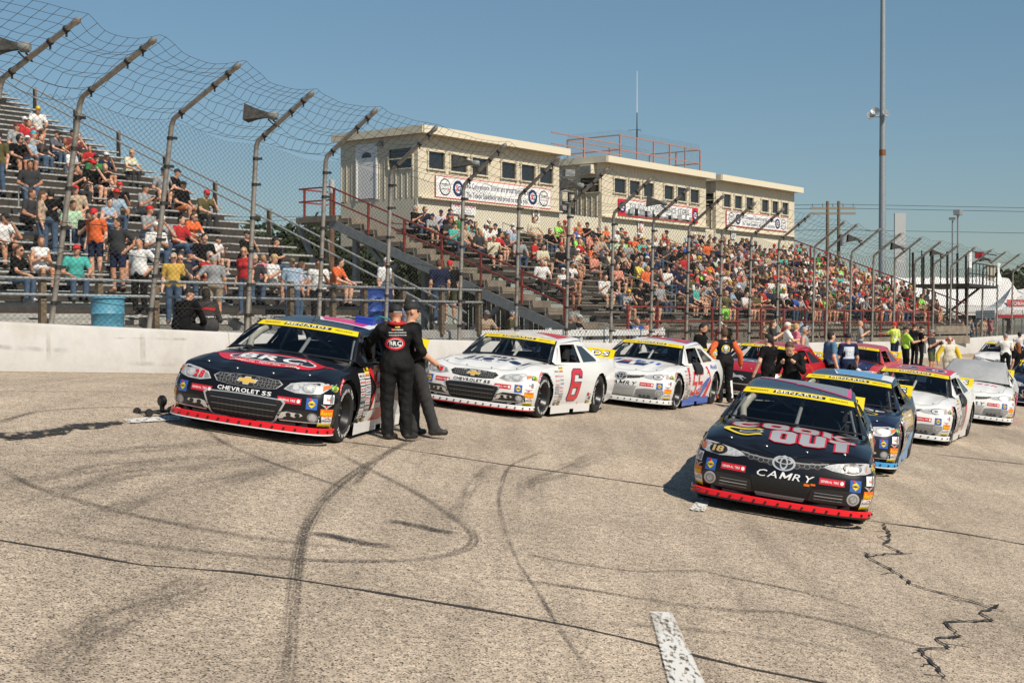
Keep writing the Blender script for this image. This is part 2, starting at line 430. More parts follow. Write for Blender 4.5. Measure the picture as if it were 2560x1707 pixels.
def ragged(P, rnd, step=.07, amp=.022):
    """break a line into short crooked lengths"""
    out = []
    for a, b in zip(P[:-1], P[1:]):
        a, b = Vector(a), Vector(b); k = max(1, int((b - a).length / step)); d = (b - a).normalized(); n_ = Vector((-d.y, d.x))
        for j in range(k): out.append(a.lerp(b, j / k) + (n_ * rnd.uniform(-amp, amp) if j else Vector((0, 0))))
    return [tuple(p) for p in out] + [tuple(P[-1])]
for i, (k, w, P) in enumerate(MARKS):
    w *= {'arc': .42, 'faint': .7, 'dash': 1.45, 'thin': .6}.get(k, 1.0)
    if k == 'crack':
        P = ragged(P, _rr)
        for q in range(3, len(P) - 3, 5):           # side cracks
            a_ = Vector(P[q]); d_ = Vector((_rr.uniform(-1, 1), _rr.uniform(-1, 1))).normalized() * _rr.uniform(.06, .28); ribbon('pavement_crack', ragged([tuple(a_), tuple(a_ + d_)], _rr, .05, .015), w * .5, MK[k], .005, track, curve=False, rnd=_rr)
    ribbon(NAME_OF[k], P, w, MK[k], .004 + .0016 * (i % 7), track, curve=k not in ('crack',), rnd=_rr if k in ('crack', 'tar', 'seam') else None)
for q in PAINT_QUADS:
    a, b, c, d = [Vector(p) for p in q]; V = []; UV = []; F = []
    for i in range(9):
        for j in range(7):
            p = a.lerp(d, i / 8).lerp(b.lerp(c, i / 8), j / 6)
            V.append((p.x, p.y, float(G(p.x, p.y)) + .017)); UV.append((.1 + .8 * i / 8, .12 + .76 * j / 6))
    for i in range(8):
        for j in range(6): o_ = i * 7 + j; F.append((o_, o_ + 1, o_ + 8, o_ + 7))
    me = bpy.data.meshes.new('painted_line'); me.from_pydata(V, [], F); uv = me.uv_layers.new(name='UVMap')
    for lp in me.loops: uv.data[lp.index].uv = UV[lp.vertex_index]
    link('painted_line', me, MK['paint'], track)

# ------------------------------------------------------------------ white concrete wall and catch fence
WALL_H = .80
def wall_top(t): return float(zw(t)) + WALL_H
M_WALL = mat('white_wall_paint', (.52, .505, .485), .75, var=.06, vscale=3, bump=.25, bscale=12, dirt=(.40, .36, .31), dscale=1.1, damt=.6)
def wall_panel(t0, t1, parent):
    b = MB(); n = 4
    prof = [(0, 0), (0, .03), (.035, WALL_H - .05), (.06, WALL_H - .012), (.09, WALL_H), (.40, WALL_H), (.44, WALL_H - .04), (.46, -.3), (0.0, -.3)]
    V = []
    for i in range(n + 1):
        t = t0 + .006 + (t1 - t0 - .012) * i / n
        for d, h in prof: V.append(W(WALL_D + d, t, float(zw(t)) + h))
    k = len(prof); F = []
    for i in range(n):
        for j in range(k): F.append((i * k + j, i * k + (j + 1) % k, (i + 1) * k + (j + 1) % k, (i + 1) * k + j))
    F.append(tuple(range(k))); F.append(tuple(range(n * k, n * k + k)))
    b.add(V, F)
    return b.build('wall_panel', M_WALL, parent, smooth=40)
wall = empty('track_wall', W(WALL_D, 20, float(zw(20))))
tag(wall, 'low white painted concrete wall along the outside of the track', 'wall')
def child_world(o, parent):
    o.parent = parent; o.matrix_parent_inverse = Matrix.Translation(parent.location).inverted()
t = 2.0
while t < 120:
    step = 6.1 if t < 60 else 12.2
    child_world(wall_panel(t, t + step, None), wall); t += step

# rubber scuffs and dust that the wall has picked up
M_SCUFF = alpha_mark('wall_scuff', (.24, .22, .20), .22, 5, lo=.40, hi=.75)
M_DUST = alpha_mark('wall_foot_dust', (.46, .36, .24), .8, 12, lo=.35, hi=.6)
M_DRIP = alpha_mark('wall_drip', (.40, .34, .27), .25, 6, lo=.3, hi=.7)
_rw = random.Random(8)
def wall_strip(name, t0, t1, h0, h1, w, m):
    V, UV, F = [], [], []; n = 10
    for i in range(n + 1):
        t = t0 + (t1 - t0) * i / n; h = h0 + (h1 - h0) * i / n
        for j in range(3):
            hh = h + w * (j / 2 - .5); V.append(tuple(W(WALL_D + .0375 * hh / .78 - .006, t, float(zw(t)) + hh))); UV.append((i / n, j / 2))
    for i in range(n):
        for j in range(2): a = i * 3 + j; F.append((a, a + 1, a + 4, a + 3))
    me = bpy.data.meshes.new(name); me.from_pydata(V, [], F); uv = me.uv_layers.new(name='UVMap')
    for lp in me.loops: uv.data[lp.index].uv = UV[lp.vertex_index]
    child_world(link(name, me, m), wall)
for _ in range(26):
    t0_ = _rw.uniform(9, 46); h_ = _rw.uniform(.16, .62); wall_strip('scuff_mark', t0_, t0_ + _rw.uniform(.5, 3.2), h_, h_ + _rw.uniform(-.05, .05), _rw.uniform(.02, .10), M_SCUFF)
for k_ in range(18):
    t0_ = _rw.uniform(9, 40); wall_strip('drip_stain', t0_, t0_ + _rw.uniform(.06, .2), .42, .42, _rw.uniform(.3, .7), M_DRIP)
ribbon('dust_drift', [xy(WALL_D - .12, q) for q in range(8, 50, 4)], .40, M_DUST, .005, track)
POST_T = [14.62, 16.23, 18.44, 21.03, 23.21, 25.55, 28.5, 31.11, 33.73, 36.33, 38.92, 41.5, 44.12, 46.68, 49.32, 53.11, 54.64, 57.55, 60.51, 63.62, 66.8, 70.04, 73.25, 76.65, 79.87, 83.33, 87.07, 91.0]
FENCE_H = 3.72
def lean(t): return float(np.interp(t, [10, 14.3, 16.2, 18.4, 21, 26, 32, 95], [.80, .78, .74, .60, .26, .16, .10, .06]))
def fence_pt(t, v, out=0.0):
    """point on the fence at height v over the wall top"""
    return W(WALL_D + .24 - lean(t) * v / FENCE_H + out, t, wall_top(t) + v)
def arm_angle(t): return R(float(np.interp(t, [14, 18, 24, 30, 90], [22, 27, 35, 38, 37])))
ARM = 1.42
def arm_len(t): return 1 + float(np.interp(t, [14, 16.2, 18.4, 21, 26], [.30, .27, .22, .11, .0]))
def net_pt(t, a, sag=0.0):
    """point on the overhanging net, a metres out along the arm from the elbow"""
    g = arm_angle(t); e = lean(t); a = a * arm_len(t)
    return W(WALL_D + .24 - e - math.cos(g) * a, t, wall_top(t) + FENCE_H + math.sin(g) * a - sag)
M_GALV = mat('weathered_galvanised_steel', (.33, .31, .28), .55, .55, var=.25, vscale=9, dirt=(.20, .12, .07), dscale=5, damt=.6)
M_WIRE = mat('galvanised_wire', (.11, .107, .10), .6, .2)
M_WIREB = mat('dark_net_wire', (.08, .077, .073), .6, .3)
M_CABLE = mat('dark_steel_cable', (.035, .033, .032), .6, .3)
M_RUST = mat('rusty_band', (.22, .09, .035), .8, .2, var=.3)
fence = empty('catch_fence', W(WALL_D + .24, 20, wall_top(20)))
tag(fence, 'tall chain link catch fence with inward bent pipe posts on the white wall', 'fence')
for i, t in enumerate(POST_T):
    b = MB()
    pts = [fence_pt(t, v) for v in (-.1, .9, 1.9, 2.9, 3.4)] + [fence_pt(t, 3.62) , fence_pt(t, FENCE_H).lerp(net_pt(t, .08), .5), net_pt(t, .14), net_pt(t, .5), net_pt(t, 1.0), net_pt(t, ARM)]
    b.tube(pts, .046 if t < 60 else .05, 10)
    tip = net_pt(t, ARM); dr = (tip - net_pt(t, ARM - .1)).normalized()
    b.tube([tip - dr * .03, tip + dr * .02, tip + dr * .07, tip + dr * .12], [.055, .058, .045, .005], 10)
    post = b.build('post', M_GALV, None, smooth=50); child_world(post, fence)
    if t < 50:
        for v in (.35, .95, 1.6, 2.25, 2.9, 3.4):
            p = fence_pt(t, v); c = MB()
            c.tube([p - Vector((0, 0, .03)), p + Vector((0, 0, .03))], .058, 8)
            c.beam(p + W(-.05, .0), p + W(-.12, .06), .02, .05); child_world(c.build('clamp', M_CABLE, None), fence)
        for a in (.22, .95, 1.25):
            p = net_pt(t, a); d_ = (net_pt(t, a + .05) - p).normalized() * .025; c = MB()
            c.tube([p - d_, p + d_], .058, 8)
            c.beam(p, p + Vector((0, 0, -.12)), .02, .03); child_world(c.build('clamp', M_CABLE, None), fence)
def wires(name, paths, r, m, parent, kind='stuff'):
    """many thin three-sided wires; paths: array (n, k, 3)"""
    P = np.asarray(paths, np.float64); n, k, _ = P.shape
    d = np.gradient(P, axis=1); d /= np.linalg.norm(d, axis=2, keepdims=True) + 1e-9
    nrm = np.array([-_c * -1, -_s, .05]); nrm = nrm / np.linalg.norm(nrm)
    a = np.cross(d, nrm); a /= np.linalg.norm(a, axis=2, keepdims=True) + 1e-9
    b2 = np.cross(d, a)
    rings = np.stack([P + r * (a * math.cos(q) + b2 * math.sin(q)) for q in (0, 2.0944, 4.18879)], 2)  # n,k,3,3
    V = rings.reshape(-1, 3)
    idx = np.arange(n * k * 3).reshape(n, k, 3)
    F = np.concatenate([np.stack([idx[:, :-1, s], idx[:, :-1, (s + 1) % 3], idx[:, 1:, (s + 1) % 3], idx[:, 1:, s]], -1).reshape(-1, 4) for s in range(3)])
    me = np_mesh(name, V, F)
    o = link(name, me, m); child_world(o, parent); o['kind'] = kind
    return o
def fence_arr(T, Vv):
    l = np.interp(T, [10, 14.3, 16.2, 18.4, 21, 26, 32, 95], [.80, .78, .74, .60, .26, .16, .10, .06])
    # slack between the posts: the cloth bellies a little and its top edge droops
    d = WALL_D + .30 - l * Vv / FENCE_H
    x, y = xy(d, T); z = zw(T) + WALL_H + Vv
    return np.stack([x, y, z], -1)
def chain(t0, t1, cell, r, vmax, name):
    n = int((t1 - t0) / cell); k = int(vmax / (cell * .72))
    T = t0 + np.arange(n)[:, None] * cell + .49 * cell * np.where((np.arange(n)[:, None] + np.arange(k)[None, :]) % 2 == 0, 1, -1)
    V = np.repeat(np.linspace(.02, vmax, k)[None, :], n, 0)
    V = V - .05 * np.sin(T * 2.4 + V) * (V / vmax) ** 2
    P = fence_arr(T, V); nd = np.array([-_c, _s, 0]) * .004
    P = P + nd * np.where(np.arange(k) % 2 == 0, 1, -1)[None, :, None]
    return wires(name, P, r, M_WIRE, fence)
chain(11.0, 34.0, .066, .0043, FENCE_H - .05, 'chain_link_mesh')
chain(34.0, 50.0, .095, .0055, FENCE_H - .05, 'chain_link_mesh')
chain(50.0, 100.0, .20, .0080, FENCE_H - .05, 'chain_link_mesh')
rg = np.random.RandomState(5)
def net(t0, t1, cell_t, cell_a, r, name):
    rows = int(ARM * 1.12 / cell_a) + 1; n = int((t1 - t0) / .12)
    T = np.linspace(t0, t1, n); pt = np.array(POST_T)
    j = np.clip(np.searchsorted(pt, T) - 1, 0, len(pt) - 2); u = np.clip((T - pt[j]) / (pt[j + 1] - pt[j]), 0, 1)
    sagk = 4 * u * (1 - u)
    P = []
    for i in range(rows):
        a = .05 + i * cell_a; ph = rg.uniform(0, 6)
        ln = []
        for q in range(n):
            wob = .03 * math.sin(T[q] * 3.1 + ph) + .02 * math.sin(T[q] * 7.3 + ph * 2)
            ln.append(net_pt(T[q], a + wob - .06 * sagk[q] * (a / ARM), sagk[q] * (.10 + .07 * math.sin(ph + j[q])) + wob * .5))
        P.append(ln)
    P = np.array([[tuple(p) for p in ln] for ln in P])
    wires(name, P, r, M_WIREB, fence)
    st = max(1, int(cell_t / .12)); cols = P[:, ::st, :].transpose(1, 0, 2)
    wires(name, cols, r, M_WIREB, fence)
net(11.0, 40.0, .24, .155, .0044, 'overhang_net')
net(40.0, 96.0, .48, .22, .0055, 'overhang_net')
for v in (.42, .86, 1.30, 1.72):
    T = np.linspace(10, 96, 260); P = np.array([[tuple(W(WALL_D + .15 - lean(t) * v / FENCE_H, t, wall_top(t) + v - .05 * abs(math.sin(t * 1.3)))) for t in T]])
    wires('cable', P, .0075, M_CABLE, fence, kind='part')
for ch in fence.children:
    if ch.get('kind') == 'part': del ch['kind']

# horn loudspeakers clamped to the arms of some posts, hung towards the stands
M_HORN = mat('sun_bleached_black_plastic', (.03, .03, .03), .75, var=.6, vscale=16, dirt=(.22, .21, .19), dscale=14, damt=.35)
M_HORNG = mat('grey_driver_housing', (.20, .21, .20), .6)
ORD = ['nearest, first', 'second', 'third', 'fourth', 'fifth', 'sixth', 'seventh', 'eighth', 'ninth']
HORNS = [(0, 'top left corner'), (3, 'left of the press boxes'), (6, 'in front of the first press box'), (8, 'in front of the second press box'), (10, 'below the farthest press box'), (17, 'left of the tall light pole'), (19, 'right of the tall light pole'), (21, 'left of the flag stand'), (24, 'at the right edge of the picture')]
for pi_, where in HORNS:
    t = POST_T[pi_]; base = net_pt(t, .55)
    root = empty('horn_loudspeaker', base, TH * -1 + PI / 2)
    tag(root, 'weathered black horn loudspeaker on a fence post arm, ' + where, 'loudspeaker', 'horn loudspeakers on the fence')
    # local x along the fence, y to the stands
    b = MB(); prof = [(.05, .05, .0), (.07, .07, .12), (.12, .10, .25), (.22, .15, .42), (.24, .16, .44)]
    vs = []; k = 4
    for w_, h_, y_ in prof:
        vs += [(-h_ * .0 - w_, y_ + .16, -h_), (w_, y_ + .16, -h_), (w_, y_ + .16, h_), (-w_, y_ + .16, h_)]
    fs = []
    for i in range(len(prof) - 1):
        for q in range(4): fs.append((i * 4 + q, i * 4 + (q + 1) % 4, i * 4 + 4 + (q + 1) % 4, i * 4 + 4 + q))
    fs.append((0, 1, 2, 3)); b.add(vs, fs)
    h = b.build('horn_bell', M_HORN, root); h.rotation_euler = (R(6), 0, R(28)); h.location = (0, 0, .16)
    b = MB(); b.tube([(0, -.02, 0), (0, .02, 0), (0, .12, 0), (0, .17, 0)], [.06, .085, .085, .05], 12)
    h = b.build('driver', M_HORNG, root, smooth=40); h.rotation_euler = (R(6), 0, R(28)); h.location = (0, 0, .16)
    b = MB(); b.tube([(-.07, .16, .10), (-.08, .08, .04), (-.04, -.02, -.05), (0, 0, -.02)], .014, 6); b.tube([(.07, .16, .10), (.08, .08, .04), (.04, -.02, -.05), (0, 0, -.02)], .014, 6)
    b.build('bracket', M_CABLE, root)
    b = MB(); d_ = (net_pt(t, .6) - net_pt(t, .5)).normalized()
    b.tube([Vector((0, 0, 0)), Vector((0, 0, .02))], .06, 8); b.build('clamp_band', M_RUST, root)

# ------------------------------------------------------------------ lettering: outlines of single characters, laid out by hand
GLYPHS = {}
def _glyph(ch, bold):
    k = (ch, bold)
    if k in GLYPHS: return GLYPHS[k]
    if ch == 'M':                       # drawn by hand: the built-in outline folds over itself when thickened
        b = bold; s = .115 + 2 * b; w = .70 + 2 * b; h = .70 + b; y = -b
        P = [(0, y), (s, y), (s, .50 * h), (w / 2, .10 * h), (w - s, .50 * h), (w - s, y), (w, y), (w, h), (w - s * .95, h), (w / 2, .44 * h - b), (s * .95, h), (0, h)]
        from mathutils.geometry import tessellate_polygon as tp
        GLYPHS[k] = (P, [tuple(t) for t in tp([[Vector((p[0], p[1], 0)) for p in P]])], w); return GLYPHS[k]
    cu = bpy.data.curves.new('g', 'FONT'); cu.body = ch; cu.size = 1.0; cu.offset = bold; cu.resolution_u = 2; cu.fill_mode = 'FRONT'
    o = bpy.data.objects.new('g', cu); COL.objects.link(o)
    dg = bpy.context.evaluated_depsgraph_get()
    me = bpy.data.meshes.new_from_object(o.evaluated_get(dg))
    bm = bmesh.new(); bm.from_mesh(me); bmesh.ops.remove_doubles(bm, verts=bm.verts, dist=1e-5); bmesh.ops.triangulate(bm, faces=bm.faces); bm.to_mesh(me); bm.free()
    V = [(v.co.x, v.co.y) for v in me.vertices]; F = [tuple(p.vertices) for p in me.polygons]
    bpy.data.objects.remove(o); bpy.data.meshes.remove(me); bpy.data.curves.remove(cu)
    x0 = min([v[0] for v in V], default=0); x1 = max([v[0] for v in V], default=.25)
    GLYPHS[k] = ([(v[0] - x0, v[1]) for v in V], F, x1 - x0)
    return GLYPHS[k]
def text2d(s, size=1.0, bold=.02, shear=0.0, gap=.09, wide=1.0, centre=True, width=None):
    """flat outline of a line of text: (points, faces), centred on the origin; width squeezes it to that length"""
    V, F, x = [], [], 0.0
    for ch in s:
        if ch == ' ': x += .32; continue
        v, f, w = _glyph(ch, bold); o = len(V)
        V += [(p[0] + x, p[1]) for p in v]; F += [tuple(i + o for i in q) for q in f]; x += w + gap
    x -= gap
    if width: wide = width / (x * size)
    ox = -x / 2 if centre else 0
    V = [((p[0] + ox) * size * wide + (p[1] - .35) * size * shear, (p[1] - .35) * size) for p in V]
    return V, F
for _ch in 'ABCDEFGHIJKLMNOPQRSTUVWXYZabcdefghijklmnopqrstuvwxyz0123456789&.-\'':
    for _b in (.0, .03): _glyph(_ch, _b)
def ellipse(cx, cy, rx, ry, n=28): return [(cx + rx * math.cos(2 * PI * i / n), cy + ry * math.sin(2 * PI * i / n)) for i in range(n)]
def rect(x0, y0, x1, y1): return [(x0, y0), (x1, y0), (x1, y1), (x0, y1)]
class Flat:
    """a flat printed piece in its own x-y plane: layers lie a hair above one another"""
    def __init__(self, o, ex, ey, en, step=.004): self.o, self.ex, self.ey, self.en = map(Vector, (o, ex, ey, en)); self.b = MB(); self.k = 0; self.step = step; self.mats = []
    def _m(self, m):
        if m not in self.mats: self.mats.append(m)
        return self.mats.index(m)
    def pt(self, p): return self.o + self.ex * p[0] + self.ey * p[1] + self.en * (self.step * self.k)
    def poly(self, P, m): self.b.add([self.pt(p) for p in P], [tuple(range(len(P)))], self._m(m)); return self
    def up(self): self.k += 1; return self
    def text(self, s, x, y, size, m, **kw):
        V, F = text2d(s, size, **kw)
        self.b.add([self.pt((p[0] + x, p[1] + y)) for p in V], F, self._m(m)); return self
    def build(self, name, parent):
        me = bpy.data.meshes.new(name); me.from_pydata(self.b.v, [], self.b.f); me.polygons.foreach_set('material_index', self.b.m)
        return link(name, me, self.mats, parent)

# ------------------------------------------------------------------ shared materials of the stands
M_ALU = mat('weathered_aluminium_plank', (.42, .41, .39), .6, .1, var=.22, vscale=3, dirt=(.15, .13, .11), dscale=1.2, damt=.5)
M_PIPE = mat('galvanised_pipe', (.34, .35, .35), .55, .25, var=.15)
M_WOODP = mat('weathered_wood_post', (.17, .125, .08), .85, var=.35, vscale=12, bump=.4, bscale=30)
M_STEELD = mat('grey_painted_steel', (.26, .27, .28), .6, .2, var=.2)
M_STEPB = mat('brown_weathered_planks', (.21, .175, .135), .85, var=.3, vscale=2.5, dirt=(.09, .075, .06), dscale=1.1, damt=.6)
M_RED = mat('red_painted_rail', (.27, .042, .032), .5, var=.2)
M_SIDING = mat('cream_steel_siding', (.64, .57, .435), .55, var=.02, vscale=.6, dirt=(.42, .36, .27), dscale=.6, damt=.3)
M_SIDING2 = mat('cream_board_panel', (.66, .605, .48), .65, var=.05, vscale=2)
M_TRIM = mat('cream_roof_fascia', (.70, .63, .48), .5, var=.04)
M_GLASSD = mat('dark_window_glass', (.02, .022, .025), .06, spec=.8)
M_WFRAME = mat('cream_window_frame', (.62, .56, .43), .5)
M_WHITE = mat('white_paint', (.80, .79, .77), .5, var=.03)
M_BLACK = mat('black_paint', (.012, .012, .013), .5)
M_DARK = mat('dark_boards_and_gap_shade', (.045, .038, .032), .9, var=.4, vscale=4)  # dark slat boards; also painted shade for open gaps and the void under the deck
M_SIGNW = mat('white_sign_vinyl', (.78, .78, .77), .5)
M_SIGNR = mat('red_sign_vinyl', (.60, .02, .035), .5)
M_SIGNN = mat('navy_sign_vinyl', (.015, .03, .12), .5)
M_SIGNK = mat('black_sign_vinyl', (.015, .015, .017), .5)
M_SIGNG = mat('grey_sign_vinyl', (.33, .35, .36), .5)

# ------------------------------------------------------------------ left bleachers
TA = 41.0
def bleacher_rows(root, n, L, run, rise, m, seat_h=.42):
    """each plank its own object, meshes shared"""
    sb = MB().box((L / 2, 0, 0), (L, .27, .045)).mesh('seat_plank'); sb.materials.append(m)
    fb = MB().box((L / 2, 0, 0), (L, .31, .04)).mesh('foot_plank'); fb.materials.append(m)
    rb = MB().box((L / 2, 0, 0), (L, .03, .14)).mesh('gap_shade_riser'); rb.materials.append(M_DARK)  # dark strip painted as the shade in the open gap between planks
    for i in range(n):
        for nm, me, y, z in (('seat_plank', sb, 0, seat_h), ('foot_plank', fb, -.36, -.02), ('gap_shade_riser', rb, -.20, .10)):
            o = bpy.data.objects.new(nm, me); COL.objects.link(o); o.parent = root; o.location = (0, i * run + y, i * rise + z)
A_T0, A_D0, A_Z0, A_RUN, A_RISE, A_L, A_N = 6.0, 27.3, 2.20, .68, .262, 20.6, 31
loc, rz = frame(TA, A_T0, A_D0, A_Z0)
standA = empty('bleachers', loc, rz)
tag(standA, 'steep bleachers of weathered grey planks at the left edge', 'bleachers')
bleacher_rows(standA, A_N, A_L, A_RUN, A_RISE, M_ALU)
for i in range(9):                                  # raking steel under the planks
    MB().beam((i * 2.5 + .3, -.3, -.30), (i * 2.5 + .3, A_N * A_RUN, A_N * A_RISE - .30), .12, .2).build('raker', M_STEELD, standA)
    if i > 2: MB().beam((i * 2.5 + .3, 9, -2.0), (i * 2.5 + .3, 9, 3.2), .15, .15).build('column', M_STEELD, standA)
xe = A_L + .10
for k in range(9):                                  # end rail
    y = .2 + k * 2.55; z = y * A_RISE / A_RUN
    MB().beam((xe, y, z - .35), (xe, y, z + 1.12), .10, .10).build('rail_post', M_WOODP, standA)
for h in (.80, 1.10):
    MB().tube([(xe - .07, -2.6, -1.0 + h + .0), (xe - .07, 22, 22 * A_RISE / A_RUN + h)], .03, 8).build('hand_rail', M_PIPE, standA)
for xa in (9.3, 13.2):                               # stair rails between the blocks
    for s_ in range(2):
        y0 = .3 + s_ * 3.4; y1 = y0 + 2.4
        MB().tube([(xa, y0, y0 * .385), (xa, y0, y0 * .385 + .9), (xa, y0 + .25, y0 * .385 + 1.02), (xa, y1, y1 * .385 + 1.0), (xa, y1, y1 * .385)], .024, 8).build('stair_rail', M_PIPE, standA, smooth=60)
# walkway deck in front, its pipe fence on wooden posts
loc, rz = frame(TA, 6.0, 25.4, 1.86)
deck = empty('walkway_deck', loc, rz)
tag(deck, 'raised grey plank walkway in front of the left bleachers with pipe rail fence', 'walkway')
DL = 21.9
for k in range(6): MB().box((DL / 2, .16 + k * .3, -.03), (DL, .285, .05)).build('deck_plank', M_ALU, deck)
for k in range(2): MB().box((DL / 2, -.03, -.13 - k * .2), (DL, .04, .18)).build('fascia_board', M_ALU, deck)
for k in range(10): MB().box((1 + k * 2.3, .9, -.85), (.14, .14, 1.6)).build('deck_column', M_STEELD, deck)
MB().box((DL / 2, 1.75, -.75), (DL, .03, 1.1)).build('underdeck_shade_sheet', M_DARK, deck)  # dark sheet painted as the shade in the void below the deck
px = [1.3, 2.6, 3.9, 5.2, 6.5, 7.8, 9.06, 10.34, 11.7, 12.94, 14.14, 15.38, 16.67, 17.7, 19.0, 20.4, 21.8]
for i, x in enumerate(px): MB().box((x, -.06, .50), (.12, .12, 1.25)).build('fence_post', M_WOODP, deck)
for h in (1.04, .72): MB().tube([(.3, -.15, h), (DL, -.15, h)], .03, 8).build('pipe_rail', M_PIPE, deck)
for h in (1.04, .72): MB().tube([(DL, -.15, h), (DL, 1.8, h)], .03, 8).build('pipe_rail', M_PIPE, deck)
MB().box((DL, 1.75, .5), (.1, .1, 1.2)).build('fence_post', M_WOODP, deck)
for h in (.18, .34, .50): MB().box((DL / 2 - 1, 2.1, h), (DL - 2, .04, .12)).build('front_board', M_ALU, deck)
def barrel(loc, col, name, label, s=1.0):
    r = empty('barrel', loc)
    tag(r, label, 'barrel', 'plastic trash barrels by the left bleachers')
    m = mat('plastic_' + name, col, .45, var=.1, vscale=4)
    MB().lathe([(0, 0), (.24, 0), (.26, .04), (.275, .30), (.29, .32), (.275, .34), (.285, .60), (.30, .62), (.285, .64), (.29, .88), (.30, .90), (.27, .90), (.26, .80), (0, .78)], (0, 0, 0), n=24).build('drum', m, r, smooth=40)
    MB().lathe([(.295, .885), (.312, .89), (.312, .92), (.285, .925), (.27, .90)], (0, 0, 0), n=24).build('rim', m, r, smooth=40)
    r.scale = (s, s, s)
for (t_, d_, z_, c_, n_, l_, s_) in ((16.35, 25.05, 1.5, (.11, .36, .50), 'light_blue', 'light blue plastic barrel in front of the left bleacher fence', 1.15), (24.35, 25.8, 2.02, (.03, .09, .38), 'royal_blue', 'lighter of two blue barrels on the walkway end', .95), (25.0, 26.1, 2.02, (.015, .04, .20), 'navy_blue', 'darker of two blue barrels on the walkway end', .95)):
    barrel(frame(TA, t_, d_, z_)[0], c_, n_, l_, s_)

# ------------------------------------------------------------------ main grandstand
TB = 38.0
B_T0, B_D0, B_Z0, B_RUN, B_RISE, B_L, B_N = 39.7, 27.6, 2.02, .66, .245, 33.4, 15
loc, rz = frame(TB, B_T0, B_D0, B_Z0)
standB = empty('grandstand', loc, rz)
tag(standB, 'long brown plank grandstand full of people below the press boxes', 'grandstand')
bleacher_rows(standB, B_N, B_L, B_RUN, B_RISE, M_STEPB, .40)
SL = B_RISE / B_RUN
# near end stairs
for i in range(17):
    MB().box((-.65, i * B_RUN, i * B_RISE - .02), (1.25, .60, .16)).build('stair_tread', M_STEPB, standB)
    MB().box((-.65, i * B_RUN - .28, i * B_RISE - .14), (1.2, .05, .2)).build('stair_riser', M_STEPB, standB)
for x in (-1.25, .05):
    MB().beam((x, -.6, -.55), (x, 17 * B_RUN, 17 * B_RISE - .32), .10, .34).build('stringer', M_STEELD, standB)
MB().box((-.6, 11.3 + .6, 4.0), (1.5, 2.2, .22)).build('landing', M_STEPB, standB)
for i, y in enumerate((.2, 2.0, 3.8, 5.6, 7.4, 9.2, 11.0, 12.6)):
    z = min(y, 11.2) * SL
    MB().beam((-1.27, y, z - .1), (-1.27, y, z + 1.05), .07, .07).build('red_post', M_RED, standB)
for h in (.55, 1.05):
    MB().beam((-1.27, -.3, h - .1), (-1.27, 11.2, 11.2 * SL + h), .055, .055).build('red_rail', M_RED, standB)
    MB().beam((-1.27, 11.2, 11.2 * SL + h), (-1.27, 12.9, 11.2 * SL + h), .055, .055).build('red_rail', M_RED, standB)
    MB().beam((-1.27, 12.9, 11.2 * SL + h), (.3, 12.9, 11.2 * SL + h), .055, .055).build('red_rail', M_RED, standB)
# far end rail
for i in range(9):
    y = i * 1.2; MB().beam((B_L + .2, y, y * SL - .1), (B_L + .2, y, y * SL + 1.3), .08, .08).build('red_post', M_RED, standB)
for h in (.62, 1.25): MB().beam((B_L + .2, -.5, h - .2), (B_L + .2, 9.8, 9.8 * SL + h), .06, .06).build('red_rail', M_RED, standB)
# aisle rails: light pipe going up through the crowd
for xa in (6.4, 12.6, 18.8, 25.0, 31.0):
    for s_ in range(3):
        y0 = .6 + s_ * 3.0; y1 = y0 + 2.3
        MB().tube([(xa, y0, y0 * SL), (xa, y0, y0 * SL + .88), (xa, y1, y1 * SL + .88), (xa, y1, y1 * SL)], .022, 6).build('aisle_rail', M_PIPE, standB)
# underside: rakers, columns, braces, boarded end
for x in [-.9] + list(range(3, 35, 4)):
    MB().beam((x, -.4, -.42), (x, 16 * B_RUN, 16 * B_RISE - .5), .14, .3).build('raker', M_STEELD, standB)
    for y in (2.0, 6.0, 10.2): MB().beam((x, y, -1.7), (x, y, y * SL - .5), .2, .2).build('column', M_STEELD, standB)
for y0, z0, y1, z1 in ((10.2, -1.2, 13.2, 3.7), (10.2, .3, 8.0, 2.2), (6.0, -.2, 9.6, 3.0), (6.0, -1.2, 3.2, .6)):
    MB().beam((-.95, y0, z0), (-.95, y1, z1), .16, .16).build('brace', M_STEELD, standB)
for k in range(34):
    y = -.4 + k * .22; h1 = y * SL - .55
    if h1 < -1.5: continue
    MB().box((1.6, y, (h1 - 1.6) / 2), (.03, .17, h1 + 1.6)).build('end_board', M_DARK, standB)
for k in range(2): MB().box((B_L / 2, -.75 - .0 * k, -.30 - k * .5), (B_L, .05, .42)).build('front_board', M_STEPB, standB)
# red fence along the foot of the stand
for k in range(15): MB().beam((k * 1.85 - .2, -1.6, -.9), (k * 1.85 - .2, -1.6, .62), .07, .07).build('red_post', M_RED, standB)
for h in (.58, .1): MB().beam((-.2, -1.6, h), (26, -1.6, h), .05, .05).build('red_rail', M_RED, standB)
MB().box((12.9, -1.2, -.75), (26, 1.4, .3)).build('front_walk', M_STEPB, standB)

